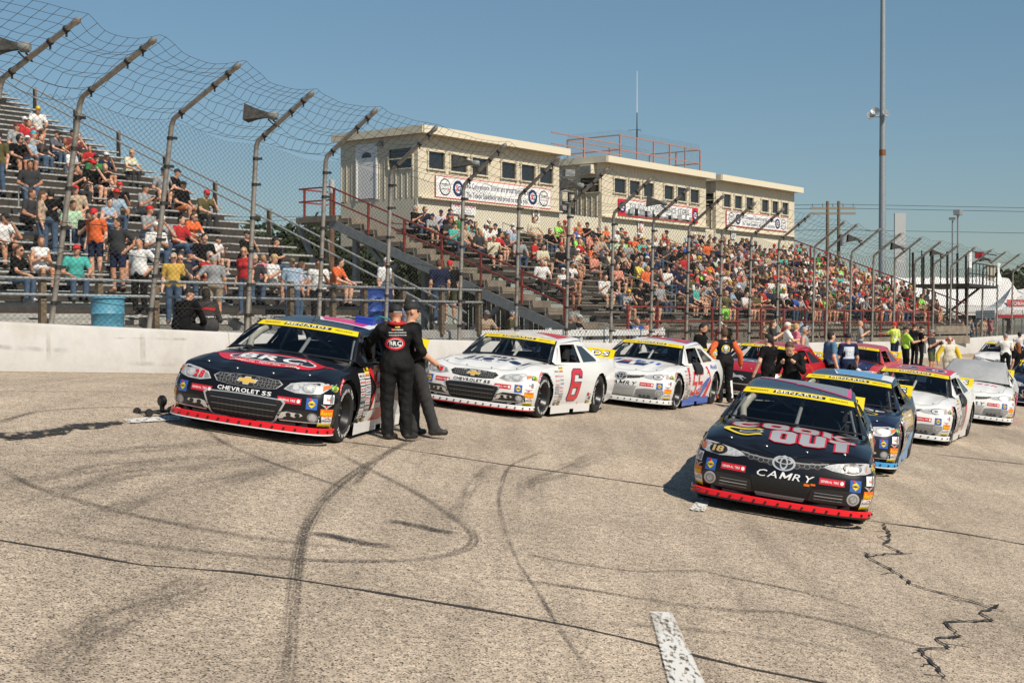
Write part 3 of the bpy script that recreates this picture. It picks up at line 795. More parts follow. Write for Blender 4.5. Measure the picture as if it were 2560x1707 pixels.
# ------------------------------------------------------------------ press boxes
def ribbed(b, p0, p1, z0, z1, out, pitch=.30, m=0, holes=()):
    """vertical ribbed siding between two plan points; holes (s0, s1, z0, z1) are left open"""
    p0, p1 = Vector(p0), Vector(p1); L = (p1 - p0).length; e = (p1 - p0) / L; o = Vector(out)
    xs = set([0, L]); s = 0
    while s < L:
        for q in (0, .03, .05, .08): 
            if s + q < L: xs.add(round(s + q, 4))
        s += pitch
    for h in holes: xs.add(h[0]); xs.add(h[1])
    xs = sorted(xs); zs = sorted(set([z0, z1] + [h[2] for h in holes] + [h[3] for h in holes]))
    def depth(x):
        q = x % pitch
        return .022 if .029 < q < .051 else 0.0
    for i in range(len(xs) - 1):
        for j in range(len(zs) - 1):
            cx, cz = (xs[i] + xs[i + 1]) / 2, (zs[j] + zs[j + 1]) / 2
            if any(h[0] < cx < h[1] and h[2] < cz < h[3] for h in holes): continue
            a = p0 + e * xs[i] + o * depth(xs[i]); c = p0 + e * xs[i + 1] + o * depth(xs[i + 1])
            b.add([(a.x, a.y, zs[j]), (c.x, c.y, zs[j]), (c.x, c.y, zs[j + 1]), (a.x, a.y, zs[j + 1])], [(0, 1, 2, 3)], m)
def press_box(t0, t1, wins, label, side, banner=None, base=5.15, d0=36.9, depth=4.2):
    loc, rz = frame(TB, t0, d0, 0)
    r = empty('press_box', loc, rz); tag(r, label, 'building', 'cream press boxes above the grandstand')
    L = t1 - t0; zt = 9.42
    W_ = [(a - t0, c - t0) for a, c in wins]
    holes = [(a, c, 8.06, 8.82) for a, c in W_]
    b = MB(); ribbed(b, (0, 0), (L, 0), 6.95, zt, (0, -1), holes=holes); b.build('front_wall', M_SIDING, r)
    b = MB(); ribbed(b, (0, depth), (0, 0), 6.95, zt, (-1, 0), holes=[(h[0], h[1], h[2], h[3]) for h in side]); b.build('side_wall', M_SIDING, r)
    b = MB(); ribbed(b, (L, 0), (L, depth), base, zt, (1, 0)); ribbed(b, (L, depth), (0, depth), base, zt, (0, 1)); b.build('rear_wall', M_SIDING, r)
    MB().box((L / 2, .08, (base + 6.9) / 2), (L + .02, .12, 6.9 - base)).build('lower_panel', M_SIDING2, r)
    MB().box((.06, depth / 2 + .1, (base + 6.9) / 2), (.12, depth - .2, 6.9 - base)).build('lower_panel', M_SIDING2, r)
    MB().box((L / 2, depth / 2 - .2, 6.93), (L, depth, .06)).build('ledge', M_TRIM, r)
    MB().box((L / 2, depth / 2 - .05, 9.50), (L + .3, depth + .75, .17)).build('roof', M_TRIM, r)
    MB().box((L / 2, -.46, 9.53), (L + .36, .06, .30)).build('roof_fascia', M_TRIM, r)
    MB().box((-.19, depth / 2 - .05, 9.53), (.06, depth + .75, .30)).build('roof_fascia', M_TRIM, r)
    for a, c in W_:
        f = MB(); w = c - a; zc = 8.44; h = .76
        for bx, sz in ((((a + .03), -.02, zc), (.06, .09, h + .1)), ((c - .03, -.02, zc), (.06, .09, h + .1)), (((a + c) / 2, -.02, 8.06 + .02), (w + .08, .11, .06)), (((a + c) / 2, -.02, 8.82 - .02), (w + .08, .09, .06))): f.box(bx, sz)
        wn_ = f.build('window', M_WFRAME, r)
        p = MB().box(((a + c) / 2, .05, zc), (w - .08, .02, h - .06)).build('pane', M_GLASSD, r); p.parent = wn_
    for h in side:
        y0, y1 = depth - h[0], depth - h[1]
        if len(h) > 4 and h[4] == 'door':
            dr = MB().box((.0, (y0 + y1) / 2, (h[2] + h[3]) / 2), (.06, abs(y1 - y0) - .06, h[3] - h[2] - .04)).build('door', M_WHITE, r)
            f = MB()
            for yy in (y0, y1): f.box((-.02, yy, (h[2] + h[3]) / 2), (.09, .07, h[3] - h[2] + .08))
            f.box((-.02, (y0 + y1) / 2, h[3] + .02), (.09, abs(y1 - y0) + .07, .07)); f.build('door_frame', M_WHITE, r)
            fan = [(0, 0)] + [(.27 * math.cos(PI * q / 12), .22 * math.sin(PI * q / 12)) for q in range(13)]
            yc = (y0 + y1) / 2
            o = MB().prism(fan, lambda p: (-.034, yc + p[0], h[3] - .48 + p[1]), lambda p: (-.040, yc + p[0], h[3] - .48 + p[1])).build('fan_light', M_GLASSD, r); o.parent = dr
            o = MB().box((-.05, y1 + .12, h[2] + .95), (.05, .05, .05)).build('handle', M_STEELD, r); o.parent = dr
        else:
            zc = (h[2] + h[3]) / 2; f = MB()
            for yy in (y0, y1): f.box((-.02, yy, zc), (.07, .06, h[3] - h[2]))
            for zz in (h[2], zc, h[3]): f.box((-.02, (y0 + y1) / 2, zz), (.06, abs(y1 - y0), .05))
            wn_ = f.build('window', M_WFRAME, r)
            for q in (0, 1):
                p = MB().box((.03, (y0 + y1) / 2, h[2] + (q + .5) * (h[3] - h[2]) / 2), (.02, abs(y1 - y0), (h[3] - h[2]) / 2 - .04)).build('pane', M_GLASSD, r); p.parent = wn_
    return r
W1 = [(41.82, 42.91), (43.15, 44.29), (44.49, 45.61), (46.42, 47.51), (47.76, 48.85), (49.06, 50.14)]
W2 = [(54.81, 55.9), (56.09, 57.11), (57.31, 58.33), (59.16, 60.15), (60.38, 61.36), (61.61, 62.6)]
W3 = [(64.96, 65.84), (66.13, 67.04), (67.36, 68.29), (69.11, 70.02), (70.31, 71.15), (71.48, 72.34)]
# side openings given as distance from the rear corner
dp = 4.2
box1 = press_box(41.3, 50.6, W1, 'nearest cream press box with white door and outside stairs', [(dp - 3.27, dp - 2.17, 7.0, 9.13, 'door'), (dp - 1.54, dp - .26, 8.08, 8.9)])
box2 = press_box(53.9, 63.25, W2, 'middle cream press box with railed lookout on its roof', [(dp - 1.2, dp - .1, 8.05, 8.78)])
box3 = press_box(64.3, 73.1, W3, 'farthest cream press box at the right end of the three', [(dp - 1.2, dp - .1, 8.05, 8.78)])
MB().box((-.07, 1.9, 9.16), (.12, .12, .22)).build('wall_lamp', M_STEELD, box1)
b = MB().box((-.16, .62, 9.1), (.5, .62, .42)); b.build('air_conditioner', M_SIDING2, box2)
for k in range(5): MB().box((-.42, .62, 8.96 + k * .07), (.03, .56, .03)).build('louvre', M_STEELD, box2)
# link walls between the boxes, with the dark gaps and ladders seen there
loc, rz = frame(TB, 50.75, 37.0, 0)
gap1 = empty('link_wall', loc, rz); tag(gap1, 'low cream wall between the nearest and the middle press box', 'wall')
MB().box((1.55, .1, 6.0), (3.1, .12, 1.75)).build('lower_panel', M_SIDING2, gap1)
b = MB(); ribbed(b, (0, 2.3), (3.1, 2.3), 5.2, 8.9, (0, -1)); b.build('rear_panel', M_SIDING, gap1)
for k in range(4): MB().box((1.5, 1.2 + .1 * k, 7.0 + k * .55), (2.8, .5, .05)).build('shelf', M_STEELD, gap1)
for x in (.25, 1.45, 2.75): MB().box((x, 1.0, 7.7), (.07, .07, 1.7)).build('shelf_post', M_STEELD, gap1)
rs = random.Random(4)
M_SPK = mat('black_speaker_box', (.02, .02, .02), .7); M_KIT = mat('cream_equipment', (.50, .46, .36), .6)
for k in range(14):
    o = MB().box((0, 0, 0), (rs.uniform(.25, .5), .3, rs.uniform(.2, .42))).build('equipment_case', rs.choice([M_SPK, M_SPK, M_KIT, M_STEELD]), gap1)
    o.location = (rs.uniform(.3, 2.8), 1.1 + rs.uniform(-.2, .3), 7.25 + .55 * (k % 4)); o.rotation_euler = (rs.uniform(-.2, .2), 0, rs.uniform(-.5, .5))
loc, rz = frame(TB, 63.3, 37.0, 0)
gap2 = empty('link_wall', loc, rz); tag(gap2, 'narrow cream wall between the middle and the farthest press box', 'wall')
MB().box((.5, .1, 6.0), (.98, .12, 1.75)).build('lower_panel', M_SIDING2, gap2)
for k in range(4): MB().box((.5, .5, 7.0 + k * .4), (.95, .4, .08)).build('shelf', M_STEPB, gap2)

# banners and section boards hang on the press boxes: things of their own
def on_front(name, t0, t1, z0, z1, label, cat='banner', group=None, lift=.07):
    loc, rz = frame(TB, (t0 + t1) / 2, 36.9 - lift, (z0 + z1) / 2)
    r = empty(name, loc, rz); tag(r, label, cat, group)
    return r, (t1 - t0) / 2, (z1 - z0) / 2
def emblem_ring(F, x, y, s):
    F.poly(ellipse(x, y, s, s), M_SIGNK); F.up(); F.poly(ellipse(x, y, s * .86, s * .86), M_SIGNW); F.up()
    F.text('TOLEDO', x, y + s * .28, s * .42, M_SIGNK, width=s * 1.3); F.text('speedway', x - s * .1, y - s * .2, s * .3, M_SIGNK, shear=.2, width=s * 1.05, bold=.0)
    F.poly([(x + s * .45, y - s * .05), (x + s * .75, y - s * .25), (x + s * .5, y - s * .5), (x + s * .55, y - s * .25)], M_SIGNR); F.k -= 2
def emblem_sg(F, x, y, s):
    F.poly(ellipse(x, y, s, s), M_SIGNN); F.up(); F.poly(ellipse(x, y, s * .6, s * .6), M_SIGNW); F.up()
    F.text('S', x - s * .22, y + s * .05, s * 1.0, M_SIGNR, bold=.03); F.text('G', x + s * .2, y - s * .02, s * .9, M_SIGNN, bold=.03); F.k -= 2
def cloth_banner(name, t0, t1, z0, z1, label):
    r, hw, hh = on_front(name, t0, t1, z0, z1, label, 'banner', 'sponsor banners on the press boxes')
    MB().box((0, .015, 0), (hw * 2, .02, hh * 2)).build('backing', M_SIGNR, r)
    return r, hw, hh
r, hw, hh = cloth_banner('sponsor_banner', 42.26, 49.9, 7.0, 7.87, 'white banner with blue lettering and red border on the nearest press box')
F = Flat((0, 0, 0), (1, 0, 0), (0, 0, 1), (0, -1, 0)); F.poly(rect(-hw + .03, -hh + .03, hw - .03, hh - .03), M_SIGNW); F.up()
F.text('S&G Convenience Stores are proud sponsors of', .12, .17, .30, M_SIGNN, width=4.3, bold=.012); F.text('The Toledo Speedway and proud to serve you.', .12, -.20, .30, M_SIGNN, width=4.1, bold=.012)
emblem_ring(F, -3.25, 0, .34); emblem_sg(F, -2.45, 0, .32); emblem_sg(F, 2.5, 0, .32); emblem_ring(F, 3.28, 0, .34); F.build('printed_sheet', r)
r, hw, hh = cloth_banner('sponsor_banner', 55.2, 62.4, 7.08, 7.85, 'grey skyline banner with red ends on the middle press box')
F = Flat((0, 0, 0), (1, 0, 0), (0, 0, 1), (0, -1, 0)); F.poly(rect(-hw + .6, -hh + .04, hw - .6, hh - .04), M_SIGNW); F.up()
rs = random.Random(9); x = -hw + .62
while x < hw - .7:
    w_ = rs.uniform(.08, .3); F.poly(rect(x, -hh + .05, x + w_, -hh + rs.uniform(.12, .42)), rs.choice([M_SIGNG, M_SIGNK, M_SIGNG])); x += w_
F.poly(rect(-hw + .62, -hh + .045, hw - .62, -hh + .13), M_SIGNK); F.up()
F.text("TOLEDO'S CONVENIENCE STORE", 0, .12, .36, M_SIGNG, width=5.4, bold=.03)
emblem_sg(F, -hw + .3, 0, .26); emblem_sg(F, hw - .3, 0, .26); F.build('printed_sheet', r)
r, hw, hh = cloth_banner('sponsor_banner', 65.28, 72.12, 7.16, 7.92, 'white banner with navy lettering on the farthest press box')
F = Flat((0, 0, 0), (1, 0, 0), (0, 0, 1), (0, -1, 0)); F.poly(rect(-hw + .03, -hh + .03, hw - .03, hh - .03), M_SIGNW); F.up()
F.text('S&G Convenience Stores are proud sponsors of', .1, .15, .27, M_SIGNN, width=3.9, bold=.012); F.text('The Toledo Speedway and proud to serve you.', .1, -.18, .27, M_SIGNN, width=3.7, bold=.012)
emblem_ring(F, -2.9, 0, .31); emblem_sg(F, -2.2, 0, .28); emblem_sg(F, 2.25, 0, .28); emblem_ring(F, 2.95, 0, .31); F.build('printed_sheet', r)
r, hw, hh = on_front('section_sign', 43.24, 44.75, 6.42, 6.88, 'white FAMILY SECTION board below the nearest banner', 'sign')
MB().box((0, .01, 0), (hw * 2, .02, hh * 2)).build('board', M_SIGNW, r)
F = Flat((0, -.002, 0), (1, 0, 0), (0, 0, 1), (0, -1, 0)); F.text('FAMILY SECTION', 0, .12, .19, M_SIGNR, width=1.35); F.build('lettering', r)
for z_, s_ in ((-.05, 'NO ALCOHOL'), (-.16, 'NO SMOKING')): F = Flat((0, -.002, 0), (1, 0, 0), (0, 0, 1), (0, -1, 0)); F.text(s_, 0, z_, .09, M_SIGNG, width=.9); F.build('lettering', r)
for ch, t_, z_, m_ in (('B', 48.85, 6.68, mat('brown_letter', (.22, .13, .07), .6)), ('C', 57.1, 6.70, M_SIGNR), ('D', 66.05, 6.80, M_SIGNG)):
    r, hw, hh = on_front('section_sign', t_ - .24, t_ + .24, z_ - .32, z_ + .32, 'small white board with letter %s on a press box front' % ch, 'sign', 'section letter boards')
    MB().box((0, .01, 0), (hw * 2, .02, hh * 2)).build('board', M_SIGNW, r)
    F = Flat((0, -.002, 0), (1, 0, 0), (0, 0, 1), (0, -1, 0)); F.text(ch, 0, 0, .70, m_, bold=.03, width=.30); F.build('letter', r)
# railed lookout on the middle roof
M_PINK = mat('faded_red_rail', (.36, .19, .16), .6, var=.15)
loc, rz = frame(TB, 53.9, 37.6, 9.6)
look = empty('roof_railing', loc, rz); tag(look, 'faded red pipe railing around the roof of the middle press box', 'railing')
for x in (0, 3.0, 4.5, 6.0, 7.5, 9.0, 10.5, 12.1):
    MB().beam((x if x < 10.6 else 10.5, .3 if x < 10.6 else (x - 10.5) * 1.1, 0), (x if x < 10.6 else 10.5, .3 if x < 10.6 else (x - 10.5) * 1.1, 1.45 if x > 2 else 1.05), .06, .06).build('rail_post', M_PINK, look)
for h in (.75, 1.45): MB().beam((3, .3, h), (10.5, .3, h), .05, .05).build('rail', M_PINK, look)
for h in (.5, 1.0): MB().beam((-2.5, .3, h), (3, .3, h), .05, .05).build('rail', M_PINK, look)
for h in (.75, 1.45): MB().beam((3, .3, h), (3, 3.4, h), .05, .05).build('rail', M_PINK, look)
for h in (.75, 1.45): MB().beam((10.5, .3, h), (10.5, 3.4, h), .05, .05).build('rail', M_PINK, look)
for h in (.75, 1.45): MB().beam((3, 3.4, h), (10.5, 3.4, h), .05, .05).build('rail', M_PINK, look)
for x in (3, 6.7, 10.5): MB().beam((x, 3.4, 0), (x, 3.4, 1.45), .06, .06).build('rail_post', M_PINK, look)
def local_mesh(parent, x0, x1, y, z0, z1, cell, r, m, plane='x'):
    n = int((x1 - x0) / cell); k = int((z1 - z0) / (cell * .6)); P = []
    X = x0 + np.arange(n)[:, None] * cell + np.where(np.arange(k) % 2 == 0, 0, cell)[None, :]; Z = np.repeat(np.linspace(z0, z1, k)[None], n, 0)
    Y = np.full_like(X, y)
    Pm = np.stack([X, Y, Z] if plane == 'x' else [Y, X, Z], -1)
    d = np.gradient(Pm, axis=1); d /= np.linalg.norm(d, axis=2, keepdims=True) + 1e-9
    nrm = np.array([0., 1, 0]) if plane == 'x' else np.array([1., 0, 0])
    a = np.cross(d, nrm); b2 = np.cross(d, a)
    V = np.stack([Pm + r * (a * math.cos(q) + b2 * math.sin(q)) for q in (0, 2.0944, 4.18879)], 2).reshape(-1, 3)
    idx = np.arange(n * k * 3).reshape(n, k, 3)
    Fc = np.concatenate([np.stack([idx[:, :-1, s], idx[:, :-1, (s + 1) % 3], idx[:, 1:, (s + 1) % 3], idx[:, 1:, s]], -1).reshape(-1, 4) for s in range(3)])
    o = link('wire_mesh', np_mesh('wire_mesh', V, Fc), m, parent); o['kind'] = 'stuff'; return o
local_mesh(look, 3, 10.5, .3, 0, 1.7, .11, .0045, M_WIRE)
local_mesh(look, .3, 3.4, 3, 0, 1.7, .11, .0045, M_WIRE, 'y')
local_mesh(look, 3, 10.5, 3.4, 0, 1.7, .11, .0045, M_WIRE)
loc, rz = frame(TB, 60.7, 39.4, 9.5)
ant = empty('radio_mast', loc, rz); tag(ant, 'thin whip antenna rising from the middle press box roof', 'antenna')
MB().tube([(0, 0, 0), (0, 0, 2.3)], .04, 8).build('mast', M_CABLE, ant); MB().tube([(0, 0, 2.3), (0, 0, 3.2)], [.03, .02], 8).build('joint', M_CABLE, ant)
MB().tube([(0, 0, 3.2), (0, 0, 5.3)], [.018, .012], 6).build('whip', M_SIGNW, ant)
for a in range(3): MB().tube([(0, 0, 2.35), (.45 * math.cos(a * 2.1), .45 * math.sin(a * 2.1), 2.3)], .01, 5).build('radial', M_CABLE, ant)
# white plank fence at the foot of the grandstand, by the walkway
loc, rz = frame(R(0) + 31.75, 32.5, 21.2, .70)
wf = empty('plank_fence', loc, rz); tag(wf, 'low white plank fence behind the wall in front of the grandstand', 'fence')
for k in range(7): MB().box((k * 1.9, 0, .45), (.14, .14, 1.5)).build('post', M_WHITE, wf)
for k in range(2): MB().box((5.7, -.09, .72 + k * .32), (11.6, .04, .20)).build('plank', M_WHITE, wf)

# ------------------------------------------------------------------ beyond: light pole, utility pole, tents, flag stand, trees
def W2(u, q, z): return ((u - 1280) / 3555.6 * q, q, z)
M_POLE = mat('galvanised_light_pole', (.30, .33, .35), .5, .4, var=.12)
pole = empty('light_pole', W2(2205, 118, .5)); tag(pole, 'very tall grey steel light pole rising past the top of the picture', 'light pole')
MB().tube([(0, 0, 0), (0, 0, 12), (0, 0, 24), (0, 0, 38)], [.33, .28, .225, .17], 14).build('shaft', M_POLE, pole, smooth=50)
MB().tube([(0, 0, 15.45), (0, 0, 15.95)], .275, 14).build('rust_band', M_RUST, pole)
MB().box((1.45, 0, 7.3), (.9, .3, 6.8)).build('cabinet_panel', mat('pale_panel', (.40, .41, .41), .6), pole)
MB().tube([(0, 0, 18.7), (-1.0, 0, 18.7)], .07, 6).build('bracket', M_STEELD, pole)
for k, (x, z) in enumerate(((-.7, 18.9), (-1.15, 18.55), (.0, 18.75))):
    o = MB().lathe([(.05, 0), (.22, .06), (.34, .3), (.36, .34), (.3, .3), (.05, .1)], (0, 0, 0), axis='y', n=14).build('floodlight', mat('floodlight_grey', (.5, .52, .54), .3, .6), pole, smooth=50)
    o.location = (x, -.45, z); o.rotation_euler = (R(25), 0, R(160 + k * 20))
up_ = empty('utility_pole', W2(2082, 140, .5)); tag(up_, 'weathered double utility pole with wooden crossarms behind the grandstand', 'utility pole')
for x in (-.55, .55): MB().tube([(x, 0, 0), (x, 0, 13.6)], [.2, .15], 10).build('pole', M_WOODP, up_)
for z in (12.9, 12.4): MB().box((0, 0, z), (4.4, .16, .22)).build('crossarm', mat('grey_timber', (.25, .22, .18), .9), up_)
for k in range(5):
    MB().tube([(-2 + k, 0, 13.05), (-2 + k, 0, 13.35)], .07, 8).build('insulator', M_STEELD, up_)
MB().tube([(.9, -.3, 9.2), (.9, -.3, 10.3)], .3, 12).build('transformer', M_POLE, up_)
for dz, dy in ((13.3, 0), (12.95, .4), (10.8, .2)):
    pts = [Vector((-120, 40 + dy, dz + 3)), Vector((-60, 20 + dy, dz + .2)), Vector((0, dy, dz)), Vector((55, 5, dz - .6)), Vector((120, 12, dz + 1))]
    MB().tube(pts, .022, 4).build('wire', M_CABLE, up_)
yp = empty('wooden_pole', W2(828, 75, 1.0)); tag(yp, 'brown wooden pole standing between the bleachers and the grandstand', 'pole')
MB().tube([(0, 0, 0), (.05, 0, 8.0)], [.17, .13], 10).build('shaft', mat('red_brown_wood', (.17, .085, .05), .85, var=.3), yp); MB().tube([(.05, 0, 7.9), (.05, 0, 8.6)], .14, 10).build('pole_cap', mat('pale_cap', (.5, .5, .48), .6), yp)
M_TENT = mat('white_tent_fabric', (.78, .77, .75), .7, var=.04)
M_REDC = mat('red_tent_print', (.45, .02, .03), .6)
def tent(u, q, wdt, dep, eave, peak, label, frame_tent=False):
    r = empty('tent', W2(u, q, .5)); tag(r, label, 'tent')
    w_, d_ = wdt / 2, dep / 2
    b = MB()
    if frame_tent:
        n = 6
        for k in range(4):
            c = [(-w_, -d_), (w_, -d_), (w_, d_), (-w_, d_)]; p, q_ = Vector((*c[k], eave)), Vector((*c[(k + 1) % 4], eave)); ap = Vector((0, 0, peak))
            rows = []
            for i in range(n + 1):
                u_ = i / n; rows.append([(p.lerp(q_, v / 6)).lerp(ap, u_) - Vector((0, 0, .35 * math.sin(PI * u_))) for v in range(7)])
            for i in range(n):
                for v in range(6): b.add([rows[i][v], rows[i][v + 1], rows[i + 1][v + 1], rows[i + 1][v]], [(0, 1, 2, 3)])
    else:
        for s in (-1, 1):
            for i in range(14):
                x0, x1 = -w_ + i * wdt / 14, -w_ + (i + 1) * wdt / 14
                b.add([(x0, s * d_, eave), (x1, s * d_, eave), (x1, 0, peak - .12 * (i % 2)), (x0, 0, peak - .12 * ((i + 1) % 2))], [(0, 1, 2, 3)])
        for s in (-1, 1): b.add([(s * w_, -d_, eave), (s * w_, d_, eave), (s * (w_ - 1.5), 0, peak)], [(0, 1, 2)])
    b.build('canopy', M_TENT, r, smooth=20)
    v = MB()
    for k in range(4):
        c = [(-w_, -d_), (w_, -d_), (w_, d_), (-w_, d_)]; a, e = c[k], c[(k + 1) % 4]
        v.add([(*a, eave), (*e, eave), (*e, eave - .5), (*a, eave - .5)], [(0, 1, 2, 3)])
    v.build('valance', M_TENT, r)
    for x in (-w_, 0, w_):
        for y in (-d_, d_): MB().tube([(x * .98, y * .98, 0), (x * .98, y * .98, eave)], .05, 6).build('leg', M_POLE, r)
    return r, w_, d_
tent(2340, 108, 11.0, 8, 2.9, 5.1, 'large white marquee behind the right end of the grandstand')
tent(2440, 128, 10, 8, 2.8, 4.7, 'smaller white marquee beside the flag stand')
r, w_, d_ = tent(2531, 92, 3.6, 3.6, 2.4, 4.0, 'white pop up canopy with red sponsor print at the right edge', True)
F = Flat((0, -d_ * .62, 2.82), (1, 0, 0), (0, .42, .9), (0, -.9, .42), .03); F.up(); F.poly(rect(-.75, -.22, .75, .28), M_REDC); F.up(); F.text('Ohio', 0, .0, .35, M_TENT, shear=.2); F.build('print', r)
F = Flat((0, -d_ - .02, 2.12), (1, 0, 0), (0, 0, 1), (0, -1, 0), .01); F.poly(rect(-1.7, -.2, 1.7, .0), M_REDC); F.build('red_band', r)
# flag stand over the wall
fs_ = empty('flag_stand', W(WALL_D + .4, 77.5, float(zw(77.5)))); fs_.rotation_euler = (0, 0, PI / 2 - TH)
tag(fs_, 'black steel flag stand with caged platform above the fence', 'flag stand')
M_BSTEEL = mat('black_steel', (.03, .03, .032), .5, .3)
for x in (-2.6, -.6, 1.2): 
    for y in (.4, 2.2): MB().beam((x, y, 0), (x, y, 5.3), .1, .1).build('leg', M_BSTEEL, fs_)
MB().box((.2, .8, 3.55), (6.2, 3.2, .14)).build('platform', M_BSTEEL, fs_)
MB().beam((1.2, 1.8, 1.8), (3.2, .2, 3.5), .1, .1).build('brace', M_BSTEEL, fs_)
for x in np.linspace(-2.8, 3.2, 9):
    MB().beam((x, -.75, 3.6), (x, -.75, 4.7), .04, .04).build('baluster', M_BSTEEL, fs_)
for z in (4.15, 4.7, 5.3): MB().beam((-2.8, -.75, z), (3.2, -.75, z), .05, .05).build('rail', M_BSTEEL, fs_)
for x in (-2.8, -.6, 1.2, 3.2): MB().beam((x, 2.3, 3.6), (x, 2.3, 5.5), .05, .05).build('cage_post', M_BSTEEL, fs_)
for k in range(9): MB().box((1.55 + .17 * k, -.70, 4.35), (.05, .03, .95)).build('flag_staff', M_SIDING2, fs_)
MB().box((-2.7, -.8, 4.9), (.5, .03, .95)).build('white_flag', M_SIGNW, fs_)
b = MB(); 
for i in range(6):
    z0, z1 = 4.9 - i * .2, 4.7 - i * .2; x0 = 3.25 + .05 * math.sin(i); x1 = 3.95 + .06 * math.cos(i * 1.7)
    b.add([(x0, -.8, z0), (x1, -.8 + .06 * math.sin(i), z0), (x1 + .03, -.8 + .06 * math.sin(i + 1), z1), (x0 + .02, -.8, z1)], [(0, 1, 2, 3)])
b.build('white_flag', M_SIGNW, fs_)
MB().box((3.3, .2, 5.35), (.4, .4, .35)).build('signal_box', M_SIGNR, fs_)
for x, z, s in ((1.5, 7.2, .12), (2.6, 7.6, .28)):
    MB().tube([(x, 1.2, 3.6), (x, 1.2, z)], .05, 6).build('mast', M_POLE, fs_); MB().box((x, 1.2, z + .1), (s * 2.4, .35, s)).build('mast_head', M_STEELD, fs_)

# ------------------------------------------------------------------ trees beyond the stands
def leaf_material(name, c0, c1):
    m = bpy.data.materials.new(name); n, l, b = nodes_of(m)
    oi = n.new('ShaderNodeTexCoord'); nz = n.new('ShaderNodeTexNoise'); nz.inputs['Scale'].default_value = .9; nz.inputs['Detail'].default_value = 4
    l.new(oi.outputs['Object'], nz.inputs['Vector'])
    cr = n.new('ShaderNodeValToRGB'); cr.color_ramp.elements[0].position = .35; cr.color_ramp.elements[0].color = (*c0, 1); cr.color_ramp.elements[1].position = .65; cr.color_ramp.elements[1].color = (*c1, 1)
    l.new(nz.outputs['Fac'], cr.inputs[0]); l.new(cr.outputs[0], b.inputs['Base Color']); b.inputs['Roughness'].default_value = .7; b.inputs['Specular IOR Level'].default_value = .2
    return m
M_LEAF = leaf_material('tree_leaves', (.022, .034, .014), (.05, .07, .025))
M_BARK = mat('bark', (.08, .06, .045), .9, var=.3)
def tree(loc, h, rad, seed, label, leaves=2600):
    rn = np.random.RandomState(seed); r = empty('tree', loc); tag(r, label, 'tree', 'trees beyond the stands')
    b = MB(); b.tube([(0, 0, 0), (.1, .05, h * .25), (0, .1, h * .5), (.1, 0, h * .8)], [h * .035, h * .028, h * .02, h * .006], 8)
    for k in range(6):
        a = k * 1.05 + rn.rand(); z = h * (.3 + .08 * k); b.tube([(0, 0, z), (math.cos(a) * rad * .4, math.sin(a) * rad * .4, z + h * .1), (math.cos(a) * rad * .8, math.sin(a) * rad * .8, z + h * .18)], [h * .014, h * .009, h * .003], 6)
    b.build('trunk', M_BARK, r, smooth=60)
    nb = 26; C = rn.normal(size=(nb, 3)); C /= np.linalg.norm(C, axis=1)[:, None]; C *= (rn.rand(nb, 1) ** .4)
    C = C * [rad * .8, rad * .8, h * .30] + [0, 0, h * .64]; cr_ = rad * rn.uniform(.2, .42, nb)
    k = rn.randint(0, nb, leaves); D = rn.normal(size=(leaves, 3)); D /= np.linalg.norm(D, axis=1)[:, None]
    P = C[k] + D * cr_[k][:, None] * (rn.rand(leaves, 1) ** .3)
    u = rn.normal(size=(leaves, 3)); u /= np.linalg.norm(u, axis=1)[:, None]; w = np.cross(u, rn.normal(size=(leaves, 3))); w /= np.linalg.norm(w, axis=1)[:, None]
    s = rn.uniform(.16, .42, (leaves, 1)) * (rad / 4) ** .5
    V = np.stack([P + u * s, P + w * s * .7, P - u * s, P - w * s * .7], 1).reshape(-1, 3); Fi = np.arange(leaves * 4).reshape(-1, 4)
    link('crown', np_mesh('crown', V, Fi), M_LEAF, r)
rs = random.Random(12)
TREES = [(505, 150, 10.5), (590, 158, 12.5), (655, 150, 12.0), (716, 155, 14.0), (775, 148, 12.2), (838, 156, 13.6), (900, 150, 12.0), (960, 156, 12.6), (1020, 150, 11.2), (1090, 150, 11), (1160, 150, 10.5), (2470, 190, 8.0), (2520, 180, 8.6), (2575, 185, 9.4), (2420, 200, 7)]
TLAB = ['at the far left of the row behind the bleachers', 'second from the left in the row behind the bleachers', 'third from the left behind the bleachers', 'tallest of the row, left of the brown wooden pole', 'just left of the brown wooden pole', 'directly behind the brown wooden pole', 'right of the brown wooden pole', 'behind the end stairs of the grandstand', 'behind the steel columns of the grandstand', 'under the near end of the grandstand', 'farthest right seen under the grandstand', 'behind the flag stand', 'behind the red and white canopy', 'at the right edge beyond the canopy', 'low and distant left of the flag stand']
for i, (u, q, h) in enumerate(TREES):
    tree(W2(u, q, .2), h * 1.0, h * .42, 40 + i, 'dark green tree ' + TLAB[i])

# ------------------------------------------------------------------ stock cars (x forward, y to the driver's side, z up; origin under the front axle)
def crom(P, n):
    """Catmull-Rom through rows of P, n samples evenly spaced by index length"""
    P = np.asarray(P, float); m = len(P)
    seg = np.linalg.norm(np.diff(P[:, :2], axis=0), axis=1); cum = np.concatenate([[0], np.cumsum(seg)])
    s = np.linspace(0, cum[-1], n); out = []
    for v in s:
        i = min(max(np.searchsorted(cum, v) - 1, 0), m - 2); t = (v - cum[i]) / max(seg[i], 1e-9)
        p0 = P[max(i - 1, 0)]; p1 = P[i]; p2 = P[i + 1]; p3 = P[min(i + 2, m - 1)]
        out.append(.5 * (2 * p1 + (p2 - p0) * t + (2 * p0 - 5 * p1 + 4 * p2 - p3) * t * t + (3 * p1 - p0 - 3 * p2 + p3) * t ** 3))
    return np.array(out)
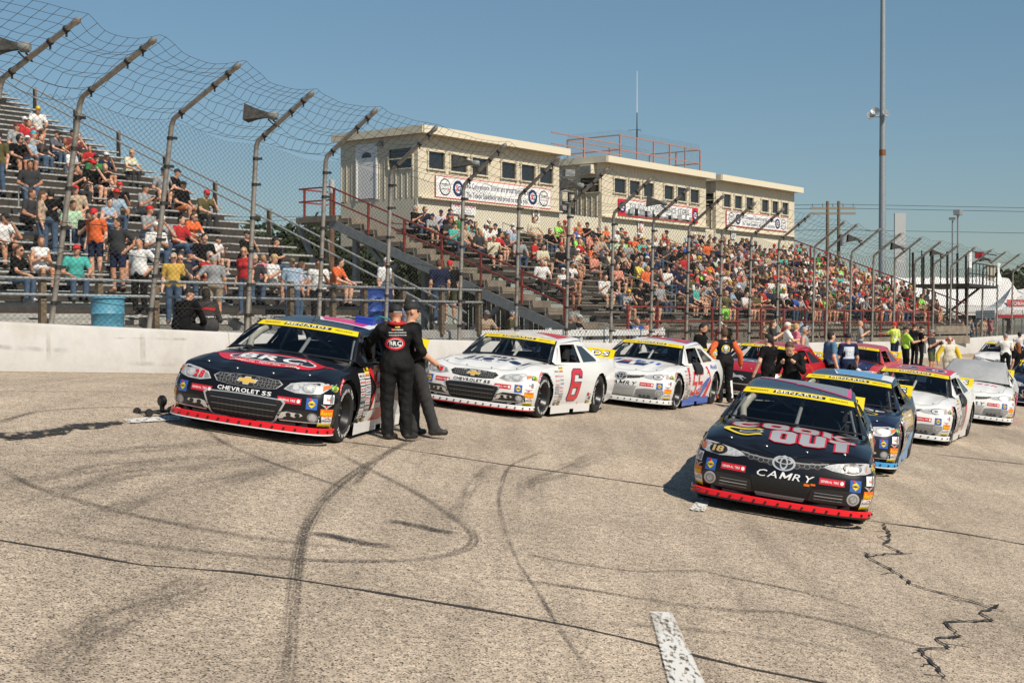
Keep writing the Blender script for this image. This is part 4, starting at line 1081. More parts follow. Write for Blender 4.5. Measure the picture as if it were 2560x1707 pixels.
# outline: x, y, bottom z, shoulder z, inset of the shoulder, centre-line x
OUTL = [
    (.80, 0, .20, .675, .085, .715), (.792, .22, .20, .675, .085, .705), (.765, .47, .20, .68, .085, .665), (.722, .69, .20, .686, .085, .61),
    (.655, .85, .20, .695, .085, .54), (.545, .94, .20, .712, .08, .46), (.395, .972, .19, .745, .08, .34), (0, .985, .17, .79, .075, 0), (-.38, .968, .17, .822, .075, -.38),
    (-.8, .952, .17, .855, .075, -.8), (-1.4, .948, .17, .872, .075, -1.4), (-2.0, .952, .17, .888, .075, -2.0), (-2.4, .968, .17, .90, .08, -2.4), (-2.79, .985, .17, .918, .085, -2.79),
    (-3.15, .97, .19, .935, .09, -3.15), (-3.5, .935, .22, .955, .09, -3.5), (-3.8, .89, .25, .972, .07, -3.78), (-3.96, .80, .27, .975, .03, -3.93), (-4.02, .55, .28, .975, .02, -3.99), (-4.03, 0, .28, .975, .02, -4.01)]
HC = ([-4.1, -4.0, -3.5, -3.1, -.52, -.3, 0, .2, .4, .55, .66, .715, .9], [.985, .99, 1.0, .985, .925, .905, .868, .832, .782, .735, .70, .678, .67])
NP_, NV, NW = 170, 18, 16
WHEELS_X = (0.0, -2.79)
def car_shell():
    O = crom(OUTL, NP_); tang = np.gradient(O[:, :2], axis=0); tang /= np.linalg.norm(tang, axis=1)[:, None]
    inn = np.stack([tang[:, 1], -tang[:, 0]], 1)                      # towards the inside (y decreasing along the left side)
    inn = np.where((inn[:, 1:2] > 0) & (O[:, 1:2] > .3), -inn, inn)
    c = np.array([-1.5, 0]); flip = ((c - O[:, :2]) * inn).sum(1) < 0; inn[flip] *= -1
    V = []; F = []; idx = {}
    def vid(p):
        V.append(tuple(p)); return len(V) - 1
    band = np.zeros((NP_, NV + 1), int)
    for i in range(NP_):
        x, y, z0, z1, ins, xc = O[i]; front = np.clip((x - .42) / .25, 0, 1)
        for j in range(NV + 1):
            v = j / NV; q = max(0, (v - .5) / .5); d = ins * (q ** 2.2) + .035 * max(0, (.35 - v) / .35) ** 1.5
            d += front * (.02 * math.sin(PI * min(1, v * 1.25)) * -1)
            d -= (1 - front) * .012 * math.sin(PI * v)
            p = O[i, :2] + inn[i] * d
            if i in (0, NP_ - 1): p[1] = 0
            band[i, j] = vid((p[0], p[1], z0 + (z1 - z0) * v))
    top = np.zeros((NP_, NW + 1), int); top[:, 0] = band[:, NV]
    for i in range(1, NP_ - 1):
        sx, sy, sz = V[band[i, NV]]; xc = O[i, 5]; hc = np.interp(xc, *HC)
        for j in range(1, NW + 1):
            w = 1 - (j / NW) ** 1.15; x = xc + (sx - xc) * w; y = sy * w
            z = sz + (hc - sz) * (1 - w ** 2.4)
            ff = math.exp(-((x - .12) / .42) ** 2)
            z += .028 * ff * math.exp(-((w - .80) / .13) ** 2) - .012 * ff * math.exp(-((w - .55) / .12) ** 2)
            z += .010 * math.exp(-((w - .40) / .06) ** 2) * np.clip((x + .6) / .4, 0, 1) * np.clip((.85 - x) / .3, 0, 1)
            z += .022 * math.sin(PI * j / NW * .5) ** .6 * (x > .5) * (1 - w) * 0
            top[i, j] = vid((x, y, z))
    for i in (0, NP_ - 1):
        for j in range(1, NW + 1): top[i, j] = band[i, NV]
    V = np.array(V)
    for i in range(NP_ - 1):
        for j in range(NV):
            f = (band[i, j], band[i, j + 1], band[i + 1, j + 1], band[i + 1, j]); cc = V[list(f)].mean(0)
            if cc[1] > .7 and any((cc[0] - wx) ** 2 + (cc[2] - .35) ** 2 < .372 ** 2 for wx in WHEELS_X): continue
            F.append(f)
        for j in range(NW):
            f = (top[i, j], top[i, j + 1], top[i + 1, j + 1], top[i + 1, j]); cc = V[list(f)].mean(0)
            w = 1 - ((j + .5) / NW) ** 1.15
            if -3.02 < cc[0] < -.56 and w < .90: continue
            g = []
            for a in f:
                if a not in g: g.append(a)
            if len(g) > 2: F.append(tuple(g))
    # pull the ragged edge of each wheel opening onto the circle
    for wx in WHEELS_X:
        r = np.hypot(V[:, 0] - wx, V[:, 2] - .35); sel = (V[:, 1] > .7) & (r > .30) & (r < .412) & (V[:, 2] > .165)
        k = .385 / r[sel]; near = np.abs(r[sel] - .385) < .032
        ids = np.where(sel)[0][near]
        V[ids, 0] = wx + (V[ids, 0] - wx) * k[near]; V[ids, 2] = .35 + (V[ids, 2] - .35) * k[near]
    return V, F
def mirror(V, F):
    n = len(V); V2 = np.array(V) * [1, -1, 1]
    return np.concatenate([V, V2]), list(F) + [tuple(i + n for i in reversed(f)) for f in F]
def welded(name, V, F, smooth=38, eps=.0012):
    me = bpy.data.meshes.new(name); me.from_pydata([tuple(p) for p in V], [], F)
    bm = bmesh.new(); bm.from_mesh(me); bmesh.ops.remove_doubles(bm, verts=bm.verts, dist=eps)
    loose = [v for v in bm.verts if not v.link_faces]; bmesh.ops.delete(bm, geom=loose, context='VERTS')
    bmesh.ops.recalc_face_normals(bm, faces=bm.faces)
    for f in bm.faces: f.smooth = True
    for e in bm.edges:
        if len(e.link_faces) == 2 and e.calc_face_angle(0) > R(smooth): e.smooth = False
    bm.to_mesh(me); bm.free(); return me
def patch(fn, nu, nv):
    V = [fn(i / nu, j / nv) for i in range(nu + 1) for j in range(nv + 1)]
    F = [(i * (nv + 1) + j, (i + 1) * (nv + 1) + j, (i + 1) * (nv + 1) + j + 1, i * (nv + 1) + j + 1) for i in range(nu) for j in range(nv)]
    return V, F
def ws_pt(a, v, out=0.0):
    """windshield: a -1..1 across, v 0 base .. 1 top"""
    b = np.array([-.46 - .15 * a * a, .812 * a, .922 - .014 * a * a]); t = np.array([-1.08 - .06 * a * a, .662 * a, 1.275 - .028 * a * a])
    p = b + (t - b) * v; bul = .025 * math.sin(PI * v); n = np.array([.42, 0, .9]); return tuple(p + n * (bul + out))
def roof_pt(s, a, out=0.0):
    x = (-1.08 - .06 * a * a) * (1 - s) + (-2.40 + .04 * a * a) * s; hw = .662 + .012 * math.sin(PI * s) - .02 * s
    e = max(0, abs(a) - .86) / .14
    z = 1.275 + .050 * math.sin(PI * min(1, s * .5 + .0) ) * s ** .0 * (math.sin(PI * s * .62) / 1.0) + .022 * s - .028 * a * a - .03 * e * e
    return (x, hw * a, z + out)
def rear_pt(a, v, out=0.0):
    t = np.array(roof_pt(1, a)); b = np.array([-3.16 + .12 * a * a, .72 * a, .985 - .02 * a * a]); p = t + (b - t) * v
    return tuple(p + np.array([-.4, 0, .9]) * (.03 * math.sin(PI * v) + out))
def side_y(x, z): return .868 - (z - .88) / .345 * .212 + .012 * math.sin(PI * min(1, max(0, (z - .88) / .345)))
from mathutils.geometry import tessellate_polygon
def side_panel():
    top = [roof_pt(s, 1) for s in np.linspace(0, 1, 9)]
    outer = [(-.63, .868)] + [(-.63 - .53 * k / 8, .868 + (1.215 - .868) * k / 8) for k in range(1, 8)] + [(p[0], p[2] - .002) for p in top] + [(-2.40 - .64 * k / 8, 1.240 - (1.240 - .945) * k / 8) for k in range(1, 9)] + [(-3.04, .92), (-2.4, .885), (-1.7, .868)]
    h1 = [(-.92, .905), (-1.255, 1.175), (-1.33, 1.195), (-1.97, 1.21), (-1.90, .905)]
    h2 = [(-2.06, .91), (-2.11, 1.19), (-2.36, 1.178), (-2.80, .965), (-2.78, .93)]
    loops = [[Vector((x, z, 0)) for x, z in L] for L in (outer, h1, h2)]
    tris = tessellate_polygon(loops); flat = [p for L in loops for p in L]
    V = [(p.x, side_y(p.x, p.y) if p.y < 1.15 else min(side_y(p.x, p.y), .668), p.y) for p in flat]
    V = [(x, y, z) for x, y, z in V]
    return V, [tuple(t) for t in tris], h1, h2
_sV, _sF = car_shell(); _sV, _sF = mirror(_sV, _sF)
BODY_MESH = welded('car_body', _sV, _sF, 36)
_rV, _rF = patch(lambda u, v: roof_pt(u, v * 2 - 1), 16, 30)
_pV, _pF, HOLE1, HOLE2 = side_panel(); _pV2, _pF2 = mirror(np.array(_pV), _pF)
ROOF_MESH = welded('car_roof', _rV, _rF, 50)
PILLAR_V, PILLAR_F = list(map(tuple, _pV2)), list(_pF2)
# A pillars close the slit between the windshield edge and the side panel
for s in (-1, 1):
    o = len(PILLAR_V); n = 8
    for k in range(n + 1):
        a = ws_pt(s, k / n, .004); b_ = (-.63 - .53 * k / n, 0, .868 + (1.215 - .868) * k / n + .028 * k / n); yy = s * min(side_y(b_[0], b_[2]), .80 + .2) 
        PILLAR_V += [a, (b_[0], yy if k < n else s * .662, b_[2])]
    PILLAR_F += [(o + 2 * k, o + 2 * k + 1, o + 2 * k + 3, o + 2 * k + 2) for k in range(n)]
    o = len(PILLAR_V)
    for k in range(n + 1):
        a = rear_pt(s, k / n, .003); x = -2.40 - .64 * k / n; z = 1.240 - (1.240 - .945) * k / n
        PILLAR_V += [a, (x, s * min(side_y(x, z), .668) if k else s * .648, z)]
    PILLAR_F += [(o + 2 * k, o + 2 * k + 2, o + 2 * k + 3, o + 2 * k + 1) for k in range(n)]
PILLAR_MESH = welded('car_pillars', PILLAR_V, PILLAR_F, 30)
_all_v, _all_f = [], []
for me in (BODY_MESH, ROOF_MESH, PILLAR_MESH):
    o = len(_all_v); _all_v += [v.co.copy() for v in me.vertices]; _all_f += [tuple(i + o for i in p.vertices) for p in me.polygons]
CAR_BVH = BVHTree.FromPolygons(_all_v, _all_f)

def dice(V, F, h):
    bm = bmesh.new(); vs = [bm.verts.new((p[0], p[1], 0)) for p in V]
    for f in F:
        try: bm.faces.new([vs[i] for i in f])
        except ValueError: pass
    bmesh.ops.triangulate(bm, faces=[f for f in bm.faces if len(f.verts) > 4])
    xs = [p[0] for p in V]; ys = [p[1] for p in V]
    for ax, lo, hi in ((0, min(xs), max(xs)), (1, min(ys), max(ys))):
        n = int((hi - lo) / h)
        for k in range(1, n + 1):
            co = [0, 0, 0]; no = [0, 0, 0]; co[ax] = lo + (hi - lo) * k / (n + 1); no[ax] = 1
            bmesh.ops.bisect_plane(bm, geom=bm.verts[:] + bm.edges[:] + bm.faces[:], plane_co=co, plane_no=no, dist=1e-6)
    bm.verts.index_update(); V2 = [(v.co.x, v.co.y) for v in bm.verts]; F2 = [tuple(v.index for v in f.verts) for f in bm.faces]; bm.free()
    return V2, F2
# views: how the flat coordinates (a, b) of a graphic lie over the car
def view_of(kind):
    if kind == 'front': return lambda a, b: Vector((3, a, .2 + (b - .2) * .97 + .035)), Vector((-1, 0, 0))
    if kind == 'hood': return lambda a, b: Vector((-b, a, 3)), Vector((0, 0, -1))       # b grows towards the windshield
    if kind == 'left': return lambda a, b: Vector((-a, 3, b)), Vector((0, -1, 0))       # a grows towards the tail
    if kind == 'corner':                                                                # over the front left corner
        e = Vector((-.40, .9165, 0)); n = Vector((.9165, .40, 0)); o = Vector((.60, .86, 0)); return lambda a, b: o + n * 2 + e * a + Vector((0, 0, b + .035)), -n
    if kind == 'corner_r':
        e = Vector((.40, .9165, 0)); n = Vector((.9165, -.40, 0)); o = Vector((.60, -.86, 0)); return lambda a, b: o + n * 2 + e * a + Vector((0, 0, b + .035)), -n
class Decal:
    """print that follows the bodywork, layer over layer"""
    def __init__(self, kind, h=.07): self.pt, self.dr = view_of(kind); self.k = 0; self.h = h; self.v = []; self.f = []; self.m = []; self.mats = []
    def _put(self, V, F, m):
        if m not in self.mats: self.mats.append(m)
        xs = [p[0] for p in V]; ys = [p[1] for p in V]
        if max(xs) - min(xs) > self.h * 1.5 or max(ys) - min(ys) > self.h * 1.5: V, F = dice(V, F, self.h)
        o = len(self.v); off = .0035 + .0016 * self.k
        for a, b in V:
            p0 = self.pt(a, b); hit, nrm, _, _ = CAR_BVH.ray_cast(p0, self.dr)
            if hit is None:
                hit, nrm, _, _ = CAR_BVH.find_nearest(p0 + self.dr * 2.2)
            if nrm.dot(self.dr) > 0: nrm = -nrm
            self.v.append(tuple(hit + nrm * off))
        for f in F: self.f.append(tuple(i + o for i in f)); self.m.append(self.mats.index(m))
    def poly(self, P, m): self._put(list(P), [tuple(range(len(P)))], m); return self
    def text(self, s, x, y, size, m, **kw):
        V, F = text2d(s, size, **kw); self._put([(p[0] + x, p[1] + y) for p in V], F, m); return self
    def ring(self, P, Q, m):
        n = len(P); self._put(list(P) + list(Q), [(i, (i + 1) % n, n + (i + 1) % n, n + i) for i in range(n)], m); return self
    def up(self, k=1): self.k += k; return self
    def mesh(self, name):
        me = bpy.data.meshes.new(name); me.from_pydata(self.v, [], self.f); me.polygons.foreach_set('material_index', self.m)
        for m in self.mats: me.materials.append(m)
        for p in me.polygons: p.use_smooth = True
        return me
# vinyl and paint
def vinyl(n, c, r=.35): return mat('vinyl_' + n, c, r, coat=.3)
V_Y, V_W, V_K, V_R, V_B, V_N, V_O, V_G, V_S = vinyl('yellow', (.80, .60, .005)), vinyl('white', (.80, .80, .79)), vinyl('black', (.012, .012, .014)), vinyl('red', (.62, .012, .025)), vinyl('blue', (.03, .11, .45)), vinyl('navy', (.012, .02, .075)), vinyl('orange', (.80, .16, .008)), vinyl('green', (.10, .35, .03)), vinyl('grey', (.22, .23, .24))
V_GOLD, V_SILV, V_PINK, V_LB, V_TAN = vinyl('gold', (.62, .40, .07), .25), mat('vinyl_silver', (.55, .56, .57), .25, .4), vinyl('pink', (.72, .03, .20)), vinyl('light_blue', (.10, .32, .60)), vinyl('tan', (.45, .33, .14))
M_CHROME = mat('chrome_print', (.72, .72, .72), .22, .35)
M_LAMP = mat('headlamp_print', (.46, .47, .48), .2, .15, coat=.6, var=.45, vscale=26)
M_LAMPD = mat('headlamp_dark', (.05, .05, .055), .15, .3, coat=1)
M_AMBER = vinyl('amber', (.75, .16, .02))
M_MESHK = mat('black_grille_mesh', (.008, .008, .009), .7)
M_TYRE = mat('tyre_rubber_side', (.018, .018, .018), .8, bump=.2, bscale=80)
M_RIM = mat('black_steel_rim', (.02, .02, .022), .35, .5)
M_LUG = mat('wheel_nut', (.35, .36, .37), .3, .8)
M_UNDER = mat('dark_light_block', (.012, .012, .012), .9)
M_INT = mat('cabin_grey', (.10, .10, .105), .7)
M_SEAT = mat('black_seat', (.02, .02, .022), .8)
def paint(n, c, r=.35, metal=0.0): return mat('paint_' + n, c, r, metal, coat=.55, spec=.15)
def glass_material():
    m = bpy.data.materials.new('windshield_glass'); n, l, b = nodes_of(m)
    out = n['Material Output']; tr = n.new('ShaderNodeBsdfTransparent'); tr.inputs[0].default_value = (.80, .83, .84, 1)
    gl = n.new('ShaderNodeBsdfGlossy'); gl.inputs['Roughness'].default_value = .03; gl.inputs[0].default_value = (1, 1, 1, 1)
    fr = n.new('ShaderNodeFresnel'); fr.inputs[0].default_value = 1.5
    mx = n.new('ShaderNodeMixShader'); l.new(fr.outputs[0], mx.inputs[0]); l.new(tr.outputs[0], mx.inputs[1]); l.new(gl.outputs[0], mx.inputs[2]); l.new(mx.outputs[0], out.inputs['Surface'])
    return m
M_GLASS = glass_material()
M_GLASSQ = mat('smoked_side_glass', (.03, .036, .042), .08, spec=.35)

SHARED = {}
def shared(key, fn):
    if key not in SHARED: SHARED[key] = fn()
    return SHARED[key]
def part(name, me, parent, mats=None):
    o = bpy.data.objects.new(name, me); COL.objects.link(o); o.parent = parent
    if mats:
        if not isinstance(mats, (list, tuple)): mats = [mats]
        while len(me.materials) < len(mats): me.materials.append(mats[len(me.materials)])
        for i, m in enumerate(mats): o.material_slots[i].link = 'OBJECT'; o.material_slots[i].material = m
    return o
def hexagon(cx, cy, r, sx=1.0): return [(cx + sx * r * math.cos(PI / 3 * k), cy + r * math.sin(PI / 3 * k)) for k in range(6)]
def shrink(P, k):
    cx = sum(p[0] for p in P) / len(P); cy = sum(p[1] for p in P) / len(P); return [(cx + (p[0] - cx) * k, cy + (p[1] - cy) * k) for p in P]
def off(P, dx, dy): return [(p[0] + dx, p[1] + dy) for p in P]
def flipx(P): return [(-p[0], p[1]) for p in reversed(P)]

# ---- wheels
def tyre_meshes():
    t = MB().lathe([(.20, -.12), (.235, -.150), (.30, -.150), (.335, -.135), (.349, -.10), (.35, 0), (.349, .10), (.335, .135), (.30, .150), (.235, .150), (.20, .12)], (0, 0, 0), axis='y', n=40).mesh('tyre', 40)
    r = MB().lathe([(.0, .045), (.05, .05), (.09, .045), (.12, .065), (.16, .06), (.185, .10), (.205, .135), (.215, .135), (.205, .10), (.20, -.12)], (0, 0, 0), axis='y', n=32).mesh('rim', 40)
    b = MB()
    V, F = text2d('GENERAL TIRE', .055, bold=.03, width=.52, gap=.12)
    for rep in (0, 1):
        vs = []
        for x, y in V:
            a = PI / 2 + rep * PI - x / .275 * 1.0; rr = .270 + y + .0
            vs.append((-rr * math.cos(a), .1535, rr * math.sin(a)))
        b.add(vs, F)
    me = bpy.data.meshes.new('tyre_lettering'); me.from_pydata(b.v, [], b.f)
    nut = MB()
    for k in range(5):
        a = k * 2 * PI / 5; c = (.075 * math.cos(a), .05, .075 * math.sin(a)); nut.tube([c, (c[0], .075, c[2])], .014, 6)
    return t, r, me, nut.mesh('wheel_nuts')
TYRE, RIM, TLET, NUTS = tyre_meshes()

# ---- shared printed pieces
def banner_mesh():
    V, F = patch(lambda u, v: ws_pt(u * 2 - 1, .80 + v * .205, .004), 24, 3); m = bpy.data.meshes.new('windshield_banner'); m.from_pydata(V, [], F)
    for p in m.polygons: p.use_smooth = True
    return m
def on_ws(items, name):
    """text on the windshield banner"""
    mats = []; Vv = []; Ff = []; Mi = []
    for k, (s, a, v, size, m, kw) in enumerate(items):
        if s is None: V, F = dice([(-kw['w'] / 2, -size * .40), (kw['w'] / 2, -size * .40), (kw['w'] / 2 + .01, size * .40), (-kw['w'] / 2 + .01, size * .40)], [(0, 1, 2, 3)], .05)
        else:
            V, F = text2d(s, size, **kw); V, F = dice(V, F, .08) if size > .04 else (V, F)
        if m not in mats: mats.append(m)
        o = len(Vv); Vv += [ws_pt(a + p[0] / .66, v + p[1] / .80, .0085 + .0012 * k) for p in V]; Ff += [tuple(i + o for i in f) for f in F]; Mi += [mats.index(m)] * len(F)
    me = bpy.data.meshes.new(name); me.from_pydata(Vv, [], Ff); me.polygons.foreach_set('material_index', Mi)
    for m in mats: me.materials.append(m)
    return me
def sticker(kind, name, x, y, w, h, bg, txt, tm, extra=None, **kw):
    def make():
        D = Decal(kind)
        if bg is not None: D.poly(rect(x - w / 2, y - h / 2, x + w / 2, y + h / 2), bg)
        D.up()
        if extra: extra(D, x, y, w, h)
        D.up()
        if txt: D.text(txt, x, y, h * kw.get('th', .62), tm, width=w * kw.get('tw', .86), bold=kw.get('bold', .02), shear=kw.get('shear', 0.0))
        return D.mesh(name)
    return shared((kind, name, round(x, 2), round(y, 2), txt), make)
def corner_set(kind, s):
    """the column of series stickers at a front corner; s +1 on the driver's side"""
    L = []
    f = lambda *a, **k: L.append(sticker(kind, *a, **k))
    def dia(D, x, y, w, h):
        D.poly([(x - w * .42, y), (x, y - h * .36), (x + w * .42, y), (x, y + h * .36)], V_Y); D.poly([(x - w * .1, y + h * .5), (x - w * .3, y + h * .5), (x - w * .12, y + h * .25), (x + w * .02, y + h * .3)], V_R)
    def blob(D, x, y, w, h):
        D.poly(ellipse(x - w * .1, y + h * .22, w * .36, h * .30, 14), V_G); D.poly(ellipse(x + w * .1, y + h * .1, w * .36, h * .32, 14), V_Y)
    def wings(D, x, y, w, h):
        D.poly([(x - w * .5, y + h * .3), (x, y + h * .1), (x + w * .5, y + h * .3), (x + w * .2, y - h * .1), (x, y - h * .45), (x - w * .2, y - h * .1)], V_SILV); D.up(); D.poly(ellipse(x, y, w * .09, w * .09, 5), V_R)
    def chief(D, x, y, w, h): D.poly([(x + w * .12, y - h * .4), (x + w * .42, y - h * .4), (x + w * .44, y + h * .2), (x + w * .3, y + h * .42), (x + w * .1, y + h * .25)], V_S)
    def hat(D, x, y, w, h): D.poly([(x - w * .1, y + h * .15), (x + w * .2, y + h * .40), (x + w * .42, y + h * .15)], V_R)
    a = .02 * s
    f('sponsor_sticker', .135 * s, .60, .115, .10, None, 'Bounty', V_N, extra=blob, th=.5)
    f('sponsor_sticker', .075 * s, .50, .125, .10, V_W, 'Sioux', V_R, extra=chief, tw=.45, th=.4)
    f('sponsor_sticker', .055 * s, .42, .14, .07, None, '', V_W, extra=wings)
    f('sponsor_sticker', .065 * s, .345, .15, .09, V_O, 'Reeses', V_Y, shear=.25, th=.85, bold=.03)
    f('sponsor_sticker', .055 * s, .262, .155, .085, V_W, 'Richmond', V_N, extra=hat, th=.4)
    f('sponsor_sticker', .05 * s, .185, .155, .085, V_Y, 'MENARDS', V_K, bold=.015, th=.5)
    f('sponsor_sticker', -.115 * s, .435, .125, .125, V_B, 'SUNOCO', V_N, extra=dia, th=.25, tw=.8)
    return L
def general_sticker(y, z, ang):
    def make():
        D = Decal('front'); c, s_ = math.cos(ang), math.sin(ang); t = lambda P: [(y + p[0] * c - p[1] * s_, z + p[0] * s_ + p[1] * c) for p in P]
        D.poly(t(rect(-.135, -.035, .135, .035)), V_R); D.up(); V, F = text2d('GENERAL TIRE', .035, width=.19); D._put(t(off(V, -.025, 0)), F, V_W); D.poly(t(ellipse(.105, 0, .02, .022, 8)), V_W)
        return D.mesh('sponsor_sticker')
    return shared(('gen', y), make)
def side_stickers():
    """contingency decals behind the front wheel"""
    L = []; rn = random.Random(7)
    names = ['ARP', 'MOOG', 'FEL-PRO', 'SIMPSON', 'VALVOLINE', 'WIX', 'HOLLEY', 'CHAMPION', 'ILMOR', 'LUCAS', 'TRICO', 'COMP', 'BELL', 'EDELBROCK', 'HANS', 'MSD', 'K1', 'CGS', 'JRI', 'ROYAL']
    i = 0
    for c in range(2):
        z = .76
        for k in range(8):
            h = rn.choice([.055, .065, .05]); w = .21; x = .55 + c * .225; 
            bg, tm = rn.choice([(V_W, V_R), (V_W, V_K), (V_R, V_W), (V_W, V_K), (V_S, V_W), (V_W, V_R), (V_W, V_B)])
            if k == 0 and c == 0: bg, tm, nm = V_W, V_K, 'ARCA'
            else: nm = names[i % len(names)]
            L.append(sticker('left', 'sponsor_sticker', x + .018 * (.76 - z), z, w, h, bg, nm, tm, th=.62)); z -= h + .010; i += 1
    D = Decal('left'); D.poly(ellipse(.80, .815, .10, .05, 16), V_Y); D.up(); D.text('MENARDS', .80, .815, .022, V_N, width=.17); L.append(D.mesh('sponsor_sticker'))
    D = Decal('left'); D.poly(ellipse(.56, .225, .08, .04, 12), V_K); D.poly(rect(.68, .19, .84, .265), V_K); D.up(); D.text('9', .56, .225, .05, V_GOLD, width=.07); D.text('31', .76, .225, .05, V_GOLD, width=.12); L.append(D.mesh('sponsor_sticker'))
    P = []; Q = []
    return L
def fender_arc():
    D = Decal('left', .05); n = 9; inn = [(  .392 * math.cos(a), .35 +   .392 * math.sin(a)) for a in np.linspace(R(35), R(74), n)]; out = [(.428 * math.cos(a), .35 + .428 * math.sin(a)) for a in np.linspace(R(35), R(74), n)]
    pts = inn + out[::-1]; pts = [(-p[0] * -1 * 1.0, p[1]) for p in pts]
    pts = [(-p[0] + .0, p[1]) for p in pts]
    D._put(inn_out_x(inn, out), [(i, i + 1, n + i + 1, n + i) for i in range(n - 1)], V_R); D.up()
    V, F = text2d('GENERAL TIRE', .026, width=.22)
    D._put([(-(.41 + y) * math.cos(R(55) - x / .41), .35 + (.41 + y) * math.sin(R(55) - x / .41)) for x, y in off([(-p[0], p[1]) for p in V], 0, 0)], F, V_W)
    return D.mesh('sponsor_sticker')
def inn_out_x(inn, out): return [(-p[0], p[1]) for p in inn] + [(-p[0], p[1]) for p in out]

# ---- front ends
HL_CHEVY = [(.44, .575), (.58, .545), (.74, .548), (.86, .575), (.925, .64), (.93, .675), (.80, .69), (.62, .672), (.50, .645)]
def chevy_front(col_text, white):
    out = []
    D = Decal('front', .05); P = [(-.37, .655), (-.2, .668), (0, .672), (.2, .668), (.37, .655), (.42, .62), (.36, .56), (.2, .545), (0, .54), (-.2, .545), (-.36, .56), (-.42, .62)]
    D.poly(P, V_SILV if not white else V_K); D.up(); D.poly(shrink(P, .955), M_MESHK); D.up()
    for k in range(-4, 5):
        for j in range(3):
            if abs(k) < 1: continue
            cx = k * .078 + (.0 if j % 2 else .035) * (1 if k > 0 else -1); cz = .578 + j * .032
            if abs(cx) < .37: H = hexagon(cx, cz, .019, 1.7); D.ring(H, shrink(H, .8), V_S)
    out.append(('upper_grille', D.mesh('upper_grille')))
    D = Decal('front', .05); bt = [(-.03, .04), (.03, .04), (.04, .018), (.115, .018), (.095, -.018), (.03, -.018), (.022, -.04), (-.038, -.04), (-.045, -.018), (-.115, -.018), (-.095, .018), (-.04, .018)]
    D.up(3); D.poly(off([(p[0] * 1.08, p[1] * 1.15) for p in bt], 0, .61), M_CHROME); D.up(); D.poly(off([(p[0] * .95, p[1] * .88) for p in bt], 0, .61), V_GOLD); out.append(('emblem', D.mesh('emblem')))
    D = Decal('front', .05); D.up(2); D.text('CHEVROLET', -.075, .497, .062, col_text, width=.51, bold=.02); out.append(('name_lettering', D.mesh('name_lettering'))); D = Decal('front', .05); D.up(2); D.text('SS', .265, .497, .062, col_text, width=.11, bold=.02); out.append(('name_lettering', D.mesh('name_lettering')))
    D = Decal('front', .05); P = [(-.44, .44), (-.2, .452), (0, .455), (.2, .452), (.44, .44), (.47, .41), (.38, .205), (.34, .18), (0, .172), (-.34, .18), (-.38, .205), (-.47, .41)]
    D.ring([(p[0] * 1.055, .31 + (p[1] - .31) * 1.09) for p in P], P, V_SILV); D.poly(P, M_MESHK); D.up()
    for j in range(5):
        z = .24 + j * .035; w = .36 + (z - .2) * .22; D.poly(rect(-w, z - .003, w, z + .003), V_S if j % 2 == 0 else V_K)
    for k in range(12): D.poly(rect(-.30 + k * .054, .21, -.285 + k * .054, .40), V_K)
    D.poly([(-.40, .40), (.40, .40), (.385, .43), (-.385, .43)], V_K); out.append(('lower_grille', D.mesh('lower_grille')))
    for s in (1, -1):
        fx = (lambda P: P) if s > 0 else flipx
        D = Decal('front', .05); D.poly(fx([(.40, .30), (.55, .36), (.80, .36), (.885, .33), (.885, .235), (.78, .205), (.44, .215)]), V_K); D.up()
        arm = [(.42, .235), (.46, .31), (.52, .325), (.68, .315), (.70, .295), (.66, .275), (.60, .265), (.55, .28), (.50, .265), (.47, .24)]
        D.poly(fx(arm), M_CHROME); D.poly(fx([(.43, .222), (.45, .212), (.86, .222), (.86, .23)]), M_CHROME); D.up()
        for cx in (.54, .64): D.poly(ellipse(s * cx, .293, .03, .024, 12), V_K)
        D.poly(ellipse(s * .80, .285, .055, .055, 18), V_S); D.up(); D.poly(ellipse(s * .80, .285, .04, .04, 16), M_LAMP); out.append(('fog_lamp', D.mesh('fog_lamp')))
        D = Decal('front', .05); P = fx(HL_CHEVY); D.poly(P, M_CHROME); D.up(); D.poly(shrink(P, .93), M_LAMP); D.up()
        D.poly(fx([(.46, .585), (.52, .57), (.54, .62), (.51, .63)]), V_S); D.poly(ellipse(s * .715, .615, .075, .052, 18), V_S); D.up(); D.poly(ellipse(s * .715, .615, .064, .043, 18), M_LAMP); D.up(); D.poly(ellipse(s * .715, .615, .03, .022, 14), M_CHROME)
        D.poly(fx([(.855, .60), (.905, .635), (.905, .665), (.85, .655)]), M_AMBER); D.poly(ellipse(s * .57, .605, .035, .03, 14), M_CHROME); out.append(('headlight', D.mesh('headlight')))
    return out
HL_CAMRY = [(.42, .60), (.52, .575), (.70, .56), (.86, .575), (.925, .60), (.935, .68), (.86, .69), (.72, .68), (.56, .655), (.47, .63)]
